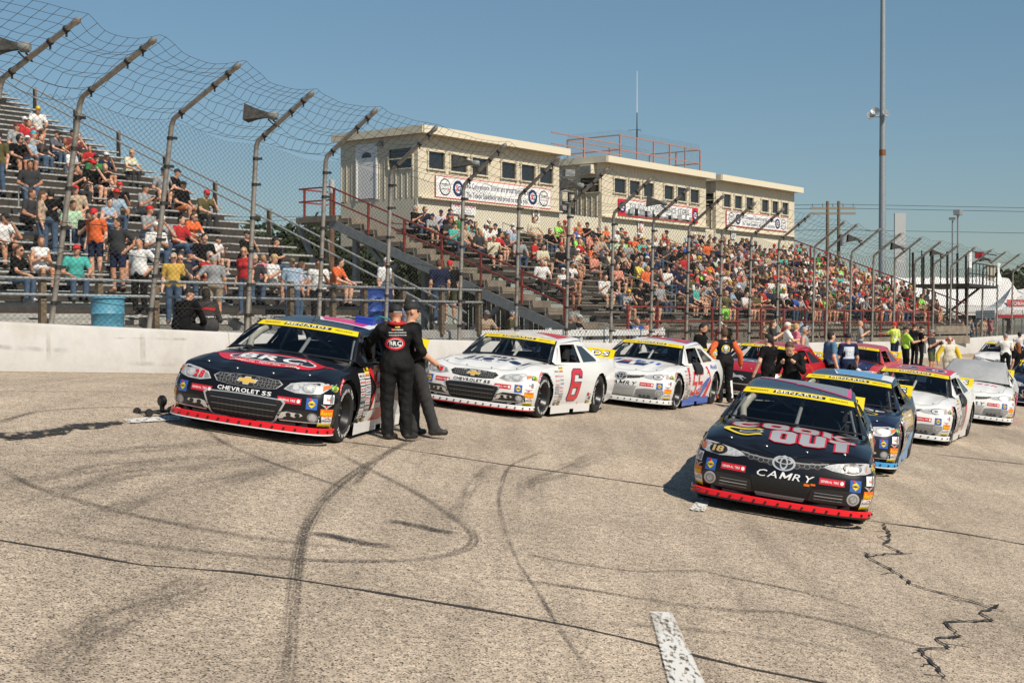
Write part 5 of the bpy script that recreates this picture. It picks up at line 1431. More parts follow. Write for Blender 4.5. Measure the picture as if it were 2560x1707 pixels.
def camry_front(col_text, dark):
    out = []
    for s in (1, -1):
        fx = (lambda P: P) if s > 0 else flipx
        D = Decal('front', .05); P = fx([(.07, .575), (.10, .545), (.20, .548), (.32, .565), (.44, .60), (.46, .625), (.36, .612), (.20, .60), (.11, .60)]); D.poly(P, M_MESHK); D.up()
        for k in range(6):
            cx = .14 + k * .054; cz = .570 + .0065 * k + (.012 if k % 2 else -.004)
            H = hexagon(s * cx, cz, .027, 1.25); D.ring(H, shrink(H, .88), V_S)
        D.up(); D._put(fx([(.10, .612), (.20, .612), (.36, .625), (.47, .642), (.47, .632), (.36, .612), (.20, .598), (.10, .598)]), [(0, 1, 6, 7), (1, 2, 5, 6), (2, 3, 4, 5)] if s > 0 else [(0, 1, 6, 7), (1, 2, 5, 6), (2, 3, 4, 5)], V_S)
        out.append(('upper_grille', D.mesh('upper_grille')))
        D = Decal('front', .05); P = fx(HL_CAMRY); D.poly(P, M_CHROME); D.up(); D.poly(shrink(P, .94), M_LAMP); D.up()
        D.poly(ellipse(s * .72, .622, .10, .052, 20), M_LAMPD); D.up(); D.poly(ellipse(s * .72, .622, .082, .043, 20), M_CHROME); D.up(); D.poly(ellipse(s * .72, .622, .05, .028, 16), M_LAMP)
        D.poly(fx([(.86, .60), (.92, .61), (.925, .672), (.865, .67)]), M_AMBER); out.append(('headlight', D.mesh('headlight')))
        D = Decal('front', .05); P = fx([(.33, .35), (.50, .375), (.76, .38), (.86, .36), (.875, .30), (.80, .215), (.40, .195), (.30, .22)]); D.poly(P, V_K if dark else V_SILV); D.up(); D.poly(shrink(P, .92), V_K if dark else V_S); D.up()
        for z in (.25, .285, .32): D.poly(fx(rect(.36, z - .004, .66, z + .004)), V_SILV if z == .285 or not dark else V_S)
        for cx in (.42, .50, .58): D.poly(ellipse(s * cx, .235, .026, .024, 12), V_K)
        D.poly(ellipse(s * .77, .295, .066, .070, 20), V_SILV); D.up(); D.poly(ellipse(s * .77, .295, .047, .05, 18), V_S); D.up(); D.poly(ellipse(s * .77, .295, .035, .036, 16), M_LAMP); out.append(('fog_lamp', D.mesh('fog_lamp')))
    D = Decal('front', .05); D.up(3); E = ellipse(0, .580, .125, .080); D.poly(E, V_K); D.up(); D.ring(E, shrink(E, .82), V_SILV); E2 = ellipse(0, .580, .042, .068); D.ring(E2, shrink(E2, .68), V_SILV); E3 = ellipse(0, .602, .098, .032); D.up(); D.ring(E3, shrink(E3, .72), V_SILV); out.append(('emblem', D.mesh('emblem')))
    D = Decal('front', .05); D.up(2); D.text('CAMRY', .03, .452, .105, col_text, width=.60, bold=.004, shear=.35, gap=.15); out.append(('name_lettering', D.mesh('name_lettering')))
    D = Decal('front', .05); P = [(-.34, .405), (0, .41), (.34, .405), (.25, .19), (0, .185), (-.25, .19)]; D.poly(P, M_MESHK if dark else V_SILV); D.up()
    for j in range(9): z = .21 + j * .025; w = .24 + (z - .19) * .34; D.poly(rect(-w, z - .002, w, z + .002), V_K if dark else V_W) if dark else None
    if dark: D.poly([(-.25, .192), (.25, .192), (.27, .235), (-.27, .235)], V_S)
    out.append(('lower_grille', D.mesh('lower_grille')))
    return out
def mustang_front():
    out = []; D = Decal('front', .05); P = [(-.52, .65), (.52, .65), (.60, .60), (.52, .36), (-.52, .36), (-.60, .60)]; D.poly(P, V_K); D.up()
    horse = [(-.17, .0), (-.12, .035), (-.05, .045), (.03, .03), (.09, .055), (.12, .085), (.15, .075), (.19, .05), (.17, .035), (.13, .04), (.11, .01), (.15, -.03), (.12, -.07), (.10, -.065), (.115, -.035), (.06, -.015), (-.03, -.01), (-.08, -.04), (-.14, -.075), (-.16, -.06), (-.11, -.03), (-.12, .0), (-.19, -.02), (-.22, -.01)]
    D.poly(off([(-p[0], p[1]) for p in reversed(horse)], 0, .51), V_SILV); out.append(('upper_grille', D.mesh('upper_grille')))
    for s in (1, -1):
        fx = (lambda P: P) if s > 0 else flipx
        D = Decal('front', .05); P = fx([(.56, .56), (.86, .54), (.92, .60), (.92, .67), (.62, .66)]); D.poly(P, M_CHROME); D.up()
        for k in range(3): D.poly(fx(off([(.60, .58), (.615, .58), (.655, .65), (.64, .65)], k * .035, 0)), V_K)
        D.poly(ellipse(s * .80, .605, .05, .045), V_K); D.up(); D.poly(ellipse(s * .80, .605, .036, .032), M_CHROME); out.append(('headlight', D.mesh('headlight')))
    D = Decal('front', .05); D.poly(rect(-.5, .2, .5, .33), M_MESHK); D.poly([(-.75, .335), (.75, .335), (.72, .36), (-.72, .36)], V_SILV); out.append(('lower_grille', D.mesh('lower_grille')))
    return out

def digit(ch, w, h, s, q):
    """block numeral as separate bars in a w x h box; s upright and q level bar thickness, chamfered outer corners"""
    c = min(s, q) * .5; mid = h / 2; cd = c * s / q
    bars = {'t': [(s, h - q), (w - s, h - q), (w - s, h), (s, h)], 'b': [(s, 0), (w - s, 0), (w - s, q), (s, q)], 'm': [(s, mid - q / 2), (w - s, mid - q / 2), (w - s, mid + q / 2), (s, mid + q / 2)]}
    tl = [(0, mid), (s, mid), (s, h), (cd, h), (0, h - c)]; bl = [(0, c), (cd, 0), (s, 0), (s, mid), (0, mid)]
    tr = [(w - s, mid), (w, mid), (w, h - c), (w - cd, h), (w - s, h)]; br = [(w - s, 0), (w - cd, 0), (w, c), (w, mid + q / 2), (w - s, mid + q / 2)]
    stub_t = [(w - s, h - q * 1.5), (w, h - q * 1.5), (w, h - c), (w - cd, h), (w - s, h)]; stub_b = [(0, c), (cd, 0), (s, 0), (s, q * 1.5), (0, q * 1.5)]
    stub_l = [(0, h - q * 1.5), (s, h - q * 1.5), (s, h), (cd, h), (0, h - c)]; foot = [(w - s, 0), (w, 0), (w, q), (w - s, q)]; head_ = [(w - s, h - q), (w, h - q), (w, h), (w - s, h)]
    return {'6': [bars[k] for k in 'tmb'] + [tl, bl, br, stub_t], '5': [bars[k] for k in 'tmb'] + [[(0, mid - q / 2), (s, mid - q / 2), (s, h), (0, h)], br, stub_b, head_], '2': [bars[k] for k in 'tmb'] + [stub_l, [(w - s, mid - q / 2), (w, mid - q / 2), (w, h - c), (w - cd, h), (w - s, h)], [(0, 0), (s, 0), (s, mid + q / 2), (0, mid + q / 2)], foot],
            '0': [bars[k] for k in 'tb'] + [tl, bl, tr, [(w - s, 0), (w - cd, 0), (w, c), (w, mid), (w - s, mid)]], '8': [bars[k] for k in 'tmb'] + [tl, bl, tr, [(w - s, 0), (w - cd, 0), (w, c), (w, mid), (w - s, mid)]]}[ch]
def number_side(txt, x, z, size, m, om, shear=.25, wide=.75):
    D = Decal('left', .08); h = size * .72; w = h * .62 * wide; g = w * .16; n = len(txt); tot = n * w + (n - 1) * g; st = w * .27; ql = h * .155
    for grow, mm in ((.014, om), (0, m)):
        D.up(2)
        for i, ch in enumerate(txt):
            gx = grow * 1.8
            for P in digit(ch, w + 2 * gx, h + 2 * grow, st + 2 * gx, ql + 2 * grow):
                Q = [(-tot / 2 + i * (w + g) - gx + px, -h / 2 - grow + pz) for px, pz in P]; D.poly([(x + q[0] + shear * q[1], z + q[1]) for q in Q], mm)
    return D.mesh('door_number')

def make_car(key, x, y, yaw, front, body_m, roof_m, splitter_m, skirt_m, cage_m, label, extras=(), detail=True, cover=None, net=False, spoiler_m=V_Y, lip=None):
    sy, cy = math.sin(yaw), math.cos(yaw)
    h = lambda f, l: float(G(x + f * sy - l * cy, y + f * cy + l * sy))
    fr, rr = (h(0, .8) + h(0, -.8)) / 2, (h(-2.79, .8) + h(-2.79, -.8)) / 2
    gf = (fr - rr) / 2.79; gl = ((h(0, .8) + h(-2.79, .8)) - (h(0, -.8) + h(-2.79, -.8))) / 2 / 1.6
    Fv = Vector((sy, cy, gf)).normalized(); Lv = Vector((-cy, sy, gl)); N = Fv.cross(Lv).normalized(); Lv = N.cross(Fv)
    r = empty('stock_car', (x, y, fr)); m = Matrix((Fv, Lv, N)).transposed()
    r.rotation_euler = m.to_euler(); tag(r, label, 'race car', 'stock cars lined up on the track')
    body = part('body', BODY_MESH, r, body_m); roof = part('roof', ROOF_MESH, r, roof_m); part('pillars', PILLAR_MESH, r, body_m)
    # glass
    def gl_mesh(fn, nm):
        V, F = patch(fn, 16, 6); me = bpy.data.meshes.new(nm); me.from_pydata(V, [], F)
        for p in me.polygons: p.use_smooth = True
        return me
    if cover is None:
        part('windshield', shared('ws', lambda: gl_mesh(lambda u, v: ws_pt(u * 2 - 1, v), 'windshield')), r, M_GLASS)
        def trim():
            b = MB()
            for s in (-1, 1):
                for k in range(8): b.add([ws_pt(s * .965, k / 8, .005), ws_pt(s * 1.0, k / 8, .005), ws_pt(s * 1.0, (k + 1) / 8, .005), ws_pt(s * .965, (k + 1) / 8, .005)], [(0, 1, 2, 3)])
            for k in range(16): a0, a1 = -1 + k / 8, -1 + (k + 1) / 8; b.add([ws_pt(a0, 0, .005), ws_pt(a1, 0, .005), ws_pt(a1, .045, .005), ws_pt(a0, .045, .005)], [(0, 1, 2, 3)])
            return b.mesh('windshield_trim', 60)
        part('windshield_trim', shared('wtrim', trim), r, V_K)
        bn = part('windshield_banner', shared('banner', banner_mesh), r, V_Y)
        for kk, its in (('mid', [(None, 0, .905, .088, V_K, dict(w=.60)), ('MENARDS', 0, .905, .092, V_W, dict(bold=.012, width=.54, gap=.13))]), ('r', [('MENARDS', -.70, .905, .042, V_K, dict(bold=.015, width=.21))]), ('l', [('MENARDS', .70, .905, .042, V_K, dict(bold=.015, width=.21))])):
            tx = part('banner_lettering', shared(('bannertext', kk), lambda: on_ws(its, 'banner_lettering')), r); tx.parent = bn
    else:
        def cov():
            rn = np.random.RandomState(2); V = []; n1, n2 = 22, 30
            for i in range(n1 + 1):
                u = i / n1
                for j in range(n2 + 1):
                    a = (j / n2 * 2 - 1); ea = max(0, abs(a) - .8) / .2
                    if u < .5: p = np.array(ws_pt(np.clip(a * 1.12, -1, 1), u / .5 * 1.0 - .04, .03))
                    elif u < .8: p = np.array(roof_pt((u - .5) / .3, np.clip(a * 1.12, -1, 1), .03))
                    else: p = np.array(rear_pt(np.clip(a * 1.12, -1, 1), (u - .8) / .2, .03))
                    if abs(a) > .9: p = p + np.array([0, np.sign(a) * .05, -.22]) * ((abs(a) - .9) / .1)
                    p[2] += .012 * math.sin(a * 3.1 + u * 7) + .008 * math.sin(a * 7.3 - u * 5); V.append(tuple(p))
            F = [(i * (n2 + 1) + j, (i + 1) * (n2 + 1) + j, (i + 1) * (n2 + 1) + j + 1, i * (n2 + 1) + j + 1) for i in range(n1) for j in range(n2)]
            me = bpy.data.meshes.new('car_cover'); me.from_pydata(V, [], F)
            for p in me.polygons: p.use_smooth = True
            return me
        part('car_cover', shared('cover', cov), r, cover)
    part('rear_window', shared('rw', lambda: gl_mesh(lambda u, v: rear_pt(u * 2 - 1, v), 'rear_window')), r, M_GLASS)
    if detail:
        D = shared('rwtext', lambda: _rw_text()); part('rear_window_lettering', D, r)
    def qwin(s):
        V = [(p[0], s * (side_y(*p) - .006), p[1]) for p in HOLE2]; me = bpy.data.meshes.new('quarter_window'); me.from_pydata(V, [], [tuple(range(len(V)))]); return me
    for s in (1, -1): part('quarter_window', shared(('q', s), lambda: qwin(s)), r, M_GLASSQ)
    # splitter, skirts, spoiler, light-blocking underbody
    def split_():
        O = crom(OUTL, 160); O = O[O[:, 0] > .385]; b = MB(); L = []
        pts = [(p[0] * 1.015 + .01, p[1] * 1.012) for p in O]; pts = [(p[0], -p[1]) for p in reversed(pts[1:])] + pts
        n = len(pts); rings = []
        for (px_, py_) in pts: rings += [(px_, py_, .205), (px_ + .016, py_ * 1.006, .197), (px_ + .022, py_ * 1.008, .142), (px_ - .06, py_ * .96, .134)]
        F = [(i * 4 + q, (i + 1) * 4 + q, (i + 1) * 4 + q + 1, i * 4 + q + 1) for i in range(n - 1) for q in range(3)]
        b.add(rings, F); return b.mesh('front_splitter', 40)
    part('front_splitter', shared('split', split_), r, splitter_m)
    def lip_():
        O = crom(OUTL, 160); O = O[O[:, 0] > .385]; pts = [(p[0] * 1.015 + .045, p[1] * 1.02) for p in O]; pts = [(p[0], -p[1]) for p in reversed(pts[1:])] + pts
        b = MB(); n = len(pts); rings = []
        for p in pts: rings += [(p[0], p[1], .140), (p[0], p[1], .126), (p[0] - .1, p[1] * .94, .126)]
        b.add(rings, [(i * 3 + q, (i + 1) * 3 + q, (i + 1) * 3 + q + 1, i * 3 + q + 1) for i in range(n - 1) for q in range(2)]); return b.mesh('splitter_lip', 40)
    part('splitter_lip', shared('lip', lip_), r, lip or V_W)
    if detail:
        def bolt_():
            return MB().lathe([(0, .016), (.010, .014), (.014, .004), (.014, 0)], (0, 0, 0), axis='x', n=8).mesh('bolt', 50)
        bm_ = shared('bolt', bolt_)
        O = crom(OUTL, 400); cum = 0; last = O[0]; spots = []
        for p in O:
            if p[0] < .42: break
            cum += math.hypot(p[0] - last[0], p[1] - last[1]); last = p
            if cum > .115 or not spots: spots.append((p[0], p[1])); cum = 0
        for q in spots:
            for s in ((1, -1) if q[1] > .05 else (1,)):
                o = part('bolt', bm_, r, V_K); o.location = (q[0] * 1.015 + .035, s * q[1] * 1.018, .17); o.rotation_euler = (0, 0, s * math.atan2(q[1] ** 3, q[0]))
    for s in (1, -1):
        def sk(s=s):
            b = MB()
            for i in range(10):
                x0, x1 = -.43 - i * .196, -.43 - (i + 1) * .196
                if i == 5: lo = .11
                else: lo = .05
                y0 = float(np.interp(-x0, [-p[0] for p in OUTL[5:16]], [p[1] for p in OUTL[5:16]])) - .028; y1 = float(np.interp(-x1, [-p[0] for p in OUTL[5:16]], [p[1] for p in OUTL[5:16]])) - .028
                b.add([(x0, s * y0, lo), (x1, s * y1, lo), (x1, s * y1, .21), (x0, s * y0, .21)], [(0, 1, 2, 3)])
            return b.mesh('side_skirt')
        part('side_skirt', shared(('skirt', s), sk), r, skirt_m)
    def spo():
        b = MB()
        for i in range(12):
            y0, y1 = -.80 + i * 1.6 / 12, -.80 + (i + 1) * 1.6 / 12
            b.add([(-3.86, y0, .975), (-3.86, y1, .975), (-3.97, y1, 1.145), (-3.97, y0, 1.145), (-3.875, y0, .975), (-3.875, y1, .975), (-3.985, y1, 1.145), (-3.985, y0, 1.145)], [(0, 1, 2, 3), (4, 7, 6, 5), (3, 2, 6, 7)] + ([(0, 3, 7, 4)] if i == 0 else []) + ([(1, 5, 6, 2)] if i == 11 else []))
        return b.mesh('spoiler')
    sp_ = part('spoiler', shared('spoiler', spo), r, spoiler_m)
    def spt():
        F_ = Flat((-3.915 + .004, 0, 1.06), (0, 1, 0), Vector((-.11, 0, .17)).normalized(), Vector((.17, 0, .11)).normalized(), .002); F_.up(); F_.text('MENARDS', 0, 0, .15, V_K, bold=.08, width=1.44); F_.up(); F_.text('MENARDS', 0, 0, .13, V_W, bold=.03, width=1.40)
        me = bpy.data.meshes.new('spoiler_lettering'); me.from_pydata(F_.b.v, [], F_.b.f); me.polygons.foreach_set('material_index', F_.b.m)
        for m_ in F_.mats: me.materials.append(m_)
        return me
    o = part('spoiler_lettering', shared('spoilertext', spt), r); o.parent = sp_
    def under():
        b = MB(); b.box((-1.55, 0, .20), (4.6, 1.24, .06)); b.box((-1.4, 0, .22), (1.9, 1.80, .06)); b.box((.50, 0, .22), (.4, 1.5, .05)); b.box((-3.55, 0, .36), (.7, 1.4, .2))  # dark floor boxes added to block light under the body
        for wx in WHEELS_X:
            for s in (1, -1):
                b.add([(wx + .40 * math.cos(q), s * .60, .35 + .40 * math.sin(q)) for q in np.linspace(0, PI, 10)] + [(wx + .40 * math.cos(q), s * .95, .35 + .40 * math.sin(q)) for q in np.linspace(0, PI, 10)], [(i, i + 1, 11 + i, 10 + i) for i in range(9)] + [tuple(range(10))])
        return b.mesh('chassis_light_block')
    part('chassis_light_block', shared('under', under), r, M_UNDER)
    def cabin():
        b = MB(); b.box((-.62, 0, .80), (.40, 1.5, .16)); b.box((-2.9, 0, .80), (.5, 1.4, .12)); b.box((-1.7, -.80, .55), (1.8, .03, .6)); b.box((-1.7, .80, .55), (1.8, .03, .6)); return b.mesh('cabin_panels')
    part('cabin_panels', shared('cabin', cabin), r, M_INT)
    def seat_():
        b = MB()
        b.box((-1.72, .36, .45), (.5, .46, .16)); b.box((-1.98, .36, .75), (.14, .48, .55), rot=Matrix.Rotation(R(-14), 3, 'Y')); b.box((-2.02, .36, 1.06), (.16, .30, .20))
        for s in (-1, 1): b.box((-1.92, .36 + s * .21, 1.04), (.26, .05, .2)); b.box((-1.9, .36 + s * .25, .72), (.30, .05, .34))
        return b.mesh('seat')
    part('seat', shared('seat', seat_), r, M_SEAT)
    def wheel_():
        b = MB(); pts = [Vector((-1.18, .36, .86)) + Vector((.25 * math.cos(q) * .17 * .55, 0, 0)) + Vector((-.06 * math.sin(q), .17 * math.cos(q), .16 * math.sin(q))) for q in np.linspace(0, 2 * PI, 22)]
        b.tube(pts, .015, 6, cap=False); b.tube([(-1.18, .36, .86), (-.75, .36, .80)], .02, 6); b.beam((-1.18, .20, .86), (-1.18, .52, .86), .02, .04); return b.mesh('steering_wheel', 60)
    part('steering_wheel', shared('swheel', wheel_), r, V_K)
    def cage_(k):
        T = [[(-.78, -.72, .55), (-.72, -.72, .90), (-1.18, -.59, 1.21), (-2.1, -.60, 1.235)], [(-.78, .72, .55), (-.72, .72, .90), (-1.18, .59, 1.21), (-2.1, .60, 1.235)],
             [(-2.1, -.74, .3), (-2.1, -.72, .9), (-2.1, -.60, 1.2), (-2.1, -.5, 1.235), (-2.1, .5, 1.235), (-2.1, .60, 1.2), (-2.1, .72, .9), (-2.1, .74, .3)],
             [(-1.18, -.59, 1.215), (-1.18, .59, 1.215)], [(-.78, .02, .90), (-1.18, .06, 1.215)], [(-2.1, -.5, 1.2), (-2.1, .5, .7)], [(-2.1, .0, 1.23), (-3.1, .55, .8)], [(-2.1, 0, 1.23), (-3.1, -.55, .8)], [(-2.1, -.6, .75), (-2.1, .6, .75)], [(-1.26, -.3, 1.2), (-2.1, .3, 1.23)]]
        b = MB(); b.tube(T[k], .024, 8); return b.mesh('cage_tube', 60)
    for k in range(10): part('cage_tube', shared(('cage', k), lambda: cage_(k)), r, cage_m)
    def hose(): return MB().tube([(-.70, -.60, .92), (-.78, -.62, 1.02), (-.92, -.57, 1.12), (-1.08, -.52, 1.18)], .042, 10).mesh('air_hose', 60)
    part('air_hose', shared('hose', hose), r, mat('pale_hose', (.45, .43, .37), .6))
    # wheels
    for wx in WHEELS_X:
        for s in (1, -1):
            w = empty('wheel', (wx, s * .805, .348), 0, r); w.rotation_euler = (0, R(37 * wx), 0 if s > 0 else PI)
            part('tyre', TYRE, w, M_TYRE); part('rim', RIM, w, M_RIM); part('wheel_nuts', NUTS, w, M_LUG)
            if detail: part('tyre_lettering', TLET, w, V_W)
    # graphics
    for nm, me in front: part(nm, me, r)
    if detail:
        for me in shared('cL', lambda: corner_set('corner', 1)): part('sponsor_sticker', me, r)
        for me in shared('cR', lambda: corner_set('corner_r', -1)): part('sponsor_sticker', me, r)
        part('sponsor_sticker', general_sticker(.53, .455, .0), r); part('sponsor_sticker', general_sticker(-.53, .455, 0), r)
        for me in shared('sides', side_stickers): part('sponsor_sticker', me, r)
        part('sponsor_sticker', shared('arc', fender_arc), r)
        pin = shared('pin', lambda: MB().lathe([(.0, .016), (.012, .014), (.020, .004), (.022, 0)], (0, 0, 0), n=8).mesh('hood_pin', 50))
        for px_, py_ in ((.44, -.62), (.54, -.22), (.54, .22), (.44, .62)):
            hit, _, _, _ = CAR_BVH.ray_cast(Vector((px_, py_, 3)), Vector((0, 0, -1)))
            if hit: o = part('hood_pin', pin, r, M_LUG); o.location = hit
        part('hood_seam', shared('hoodseam', hood_seam), r)
    for nm, me, ms in extras: part(nm, me, r, ms)
    if net:
        def nt():
            b = MB(); rows = []
            for i in range(7):
                u = i / 6; 
                for j in range(7): x_ = -1.15 - .55 * j / 6; rows.append((x_, .87 + .10 * math.sin(PI * min(1, u * 1.2)) + .03 * u, .93 - .40 * u + .02 * math.sin(j * 2.1)))
            b.add(rows, [(i * 7 + j, i * 7 + j + 1, i * 7 + j + 8, i * 7 + j + 7) for i in range(6) for j in range(6)]); return b.mesh('window_net', 50)
        part('window_net', shared('net', nt), r, mat('black_webbing', (.015, .015, .016), .7))
    return r
def _rw_text():
    Vv = []; Ff = []
    V, F = text2d('MENARDS', .20, bold=.03, width=1.1)
    me = bpy.data.meshes.new('rear_window_lettering'); me.from_pydata([rear_pt(-p[0] / .68, .52 - p[1] / .75, .006) for p in V], [], F); me.materials.append(V_W)
    return me
def hood_seam():
    D = Decal('hood', .05); 
    def strip(P, w):
        for a, b_ in zip(P[:-1], P[1:]):
            d = Vector((b_[0] - a[0], b_[1] - a[1])); d.normalize(); n = Vector((-d.y, d.x)) * w / 2
            D.poly([(a[0] + n.x, a[1] + n.y), (b_[0] + n.x, b_[1] + n.y), (b_[0] - n.x, b_[1] - n.y), (a[0] - n.x, a[1] - n.y)], V_K)
    for s in (1, -1): strip([(s * .70, -.44), (s * .72, -.15), (s * .74, .2), (s * .76, .50)], .006)
    strip([(-.70, -.44), (-.4, -.57), (0, -.62), (.4, -.57), (.70, -.44)], .006)
    return D.mesh('hood_seam')
# ---- liveries

def block(ch, x, y, w, h, s, c=.25):
    """heavy block capital made of strokes; c chamfers the corners"""
    k = s * c * 2
    def oct_(x0, y0, x1, y1, q): return [(x0 + q, y0), (x1 - q, y0), (x1, y0 + q), (x1, y1 - q), (x1 - q, y1), (x0 + q, y1), (x0, y1 - q), (x0, y0 + q)]
    o = oct_(x, y, x + w, y + h, k); i = oct_(x + s, y + s, x + w - s, y + h - s, k * .25)
    quad = lambda a: [o[a], o[(a + 1) % 8], i[(a + 1) % 8], i[a]]
    if ch == 'O': return [quad(a) for a in range(8)]
    if ch == 'C': return [quad(a) for a in (3, 4, 5, 6, 7, 0, 1)] + [[(x + w - s, y + s), (x + w, y + s), (x + w, y + s + h * .05), (x + w - s, y + s + h * .05)], [(x + w - s, y + h - s - h * .05), (x + w, y + h - s - h * .05), (x + w, y + h - s), (x + w - s, y + h - s)]]
    if ch == 'U': return [quad(a) for a in (7, 0, 1)] + [[(x, y + k), (x + s, y + s), (x + s, y + h), (x, y + h)], [(x + w - s, y + s), (x + w, y + k), (x + w, y + h), (x + w - s, y + h)]]
    if ch == 'T': return [[(x, y + h - s), (x + w, y + h - s), (x + w, y + h), (x, y + h)], [(x + w / 2 - s * .6, y), (x + w / 2 + s * .6, y), (x + w / 2 + s * .6, y + h - s), (x + w / 2 - s * .6, y + h - s)]]
    if ch == 'K': return [[(x, y), (x + s, y), (x + s, y + h), (x, y + h)], [(x + s, y + h * .42), (x + s + w * .12, y + h * .42), (x + w, y + h), (x + w - s * 1.25, y + h)], [(x + s + w * .0, y + h * .58), (x + w - s * 1.25, y), (x + w, y), (x + s + w * .22, y + h * .58)]]
def G28():
    L = []; D = Decal('hood', .07); D.up(); c = -.05
    D.poly([(-.80, c + .02), (-.66, c + .05)] + ellipse(0, c, .66, .30, 40)[20:0:-1] + [(.66, c + .05), (.80, c + .02), (.66, c - .01)] + ellipse(0, c, .66, .30, 40)[39:20:-1] + [(-.66, c - .01)], V_R)
    D.up(); D.poly(ellipse(0, c + .03, .54, .195, 36), V_W); D.up(); D.poly(ellipse(0, c + .03, .515, .175, 36), V_K); D.up(); D.text('BRC', 0, c + .03, .33, V_W, bold=.03, width=.78)
    D.text('COMMERCIAL - INDUSTRIAL - MARINE', 0, c - .228, .070, V_W, width=.86); L.append(('hood_graphic', D.mesh('hood_graphic'), None))
    D = Decal('front', .05); D.up(9); D.text('28', -.60, .61, .10, V_R, bold=.03, width=.13, shear=.2); L.append(('headlight_number', D.mesh('headlight_number'), None))
    D = Decal('left', .08); D.poly([(.72, .17), (2.35, .17), (2.35, .36), (1.7, .42), (1.2, .34), (.72, .30)], V_W); D.up(); D.poly([(1.0, .17), (1.5, .17), (1.85, .40), (1.3, .36)], V_R); D.poly([(.86, .82), (1.0, .84), (1.3, .60), (1.0, .40), (.92, .46), (1.12, .60)], V_R); L.append(('side_graphic', D.mesh('side_graphic'), None))
    L.append(('door_number', number_side('28', 1.45, .56, .60, V_W, V_R, .45, 1.3), None))
    D = Decal('hood', .08); D.up(); D.poly([(-.10, 1.75), (.62, 1.62), (.60, 2.3), (-.3, 2.3)], V_W); D.up(); D.poly([(-.06, 1.80), (.50, 1.70), (.50, 2.25), (-.26, 2.25)], V_PINK); L.append(('roof_number', D.mesh('roof_number'), None))
    return L
def G6():
    L = []; D = Decal('hood', .07); D.up(); D.text('siegel', .08, .0, .40, V_N, bold=.035, width=1.10, shear=.1); L.append(('hood_graphic', D.mesh('hood_graphic'), None))
    D = Decal('hood', .07); D.up(); D.text('max', .10, .26, .28, V_N, bold=.035, width=.46, shear=.1); L.append(('hood_lettering', D.mesh('hood_lettering'), None))
    D = Decal('hood', .07); D.up(); D.text('INCORPORATED', -.26, -.22, .075, V_N, width=.66); L.append(('hood_lettering', D.mesh('hood_lettering'), None))
    D = Decal('front', .05); D.up(9); D.poly(ellipse(-.60, .61, .04, .034), V_R); L.append(('headlight_number', D.mesh('headlight_number'), None))
    L.append(('door_number', number_side('6', 1.47, .53, .74, V_R, V_N, .45, 1.55), None))
    D = Decal('hood', .08); D.up(); D.poly([(-.10, 2.05), (.52, 1.55), (.56, 2.05), (.2, 2.3), (-.1, 2.3)], V_R); L.append(('roof_number', D.mesh('roof_number'), None))
    D = Decal('left'); D.poly([(1.72, .17), (1.76, .17), (1.76, .22), (1.72, .22)], V_R); L.append(('jack_mark', D.mesh('jack_mark'), None))
    D = Decal('left')
    for k, (bg, tx) in enumerate(((V_S, 'MAHLE'), (V_Y, '51'), (V_W, 'CAM'), (V_S, 'GRT'), (V_R, 'X'), (V_W, 'ABC'))):
        xx, zz = 2.17 + .10 * (k % 2), .22 + .07 * (k // 2); D.poly(rect(xx - .045, zz - .03, xx + .045, zz + .03), bg); D.up(); D.text(tx, xx, zz, .035, V_K, width=.07)
    L.append(('sponsor_sticker', D.mesh('sponsor_sticker'), None))
    return L
def G55():
    L = []; D = Decal('hood', .07); D.up(); D.text('M', -.50, .13, .28, V_B, bold=.04, width=.34); D.text('o', -.18, .11, .28, V_R, bold=.04, width=.24); D.text('b', .10, .13, .28, V_B, bold=.04, width=.22); D.text('i', .32, .13, .28, V_B, bold=.04, width=.07); D.text('l', .46, .13, .28, V_B, bold=.04, width=.07)
    D.poly([(-.32, -.26), (.28, -.26), (.32, -.03), (-.28, -.03)], V_N); D.up(); D.text('1', 0, -.145, .24, V_W, bold=.06, width=.10); D.text('supercars', -.10, -.36, .05, V_S, width=.26, bold=0); L.append(('hood_graphic', D.mesh('hood_graphic'), None))
    D = Decal('front', .05); D.up(9); D.text('V6', .72, .622, .045, V_K, shear=.3); L.append(('headlight_number', D.mesh('headlight_number'), None))
    D = Decal('left', .08); D.poly([(.80, .17), (1.75, .17), (2.1, .42), (2.34, .62), (2.1, .58), (1.6, .40), (1.1, .34)], V_B); D.up(); D.poly([(1.95, .17), (2.18, .17), (2.22, .30), (2.38, .52), (2.36, .60), (2.1, .42)], V_R); D.poly([(.70, .80), (.84, .83), (.80, .5), (.72, .45)], V_R); L.append(('side_graphic', D.mesh('side_graphic'), None))
    L.append(('door_number', number_side('55', 1.38, .50, .68, V_R, V_W, .40, 1.15), None))
    D = Decal('left', .08); D.poly([(2.05, .82), (2.18, .84), (2.28, .72), (2.34, .60), (2.27, .62), (2.22, .70), (2.12, .66), (2.16, .76)], V_R); D.text('Mobil', 2.62, .82, .13, V_B, width=.42, shear=.2); L.append(('quarter_logo', D.mesh('quarter_logo'), None))
    D = Decal('hood', .08); D.up(); D.poly([(-.40, 1.88), (.58, 1.62), (.58, 2.3), (-.40, 2.3)], V_B); D.up(); D.poly([(-.37, 1.92), (.05, 1.80), (.05, 2.25), (-.37, 2.25)], V_R); D.poly([(.14, 1.79), (.54, 1.68), (.54, 2.25), (.14, 2.25)], V_R); L.append(('roof_number', D.mesh('roof_number'), None))
    return L
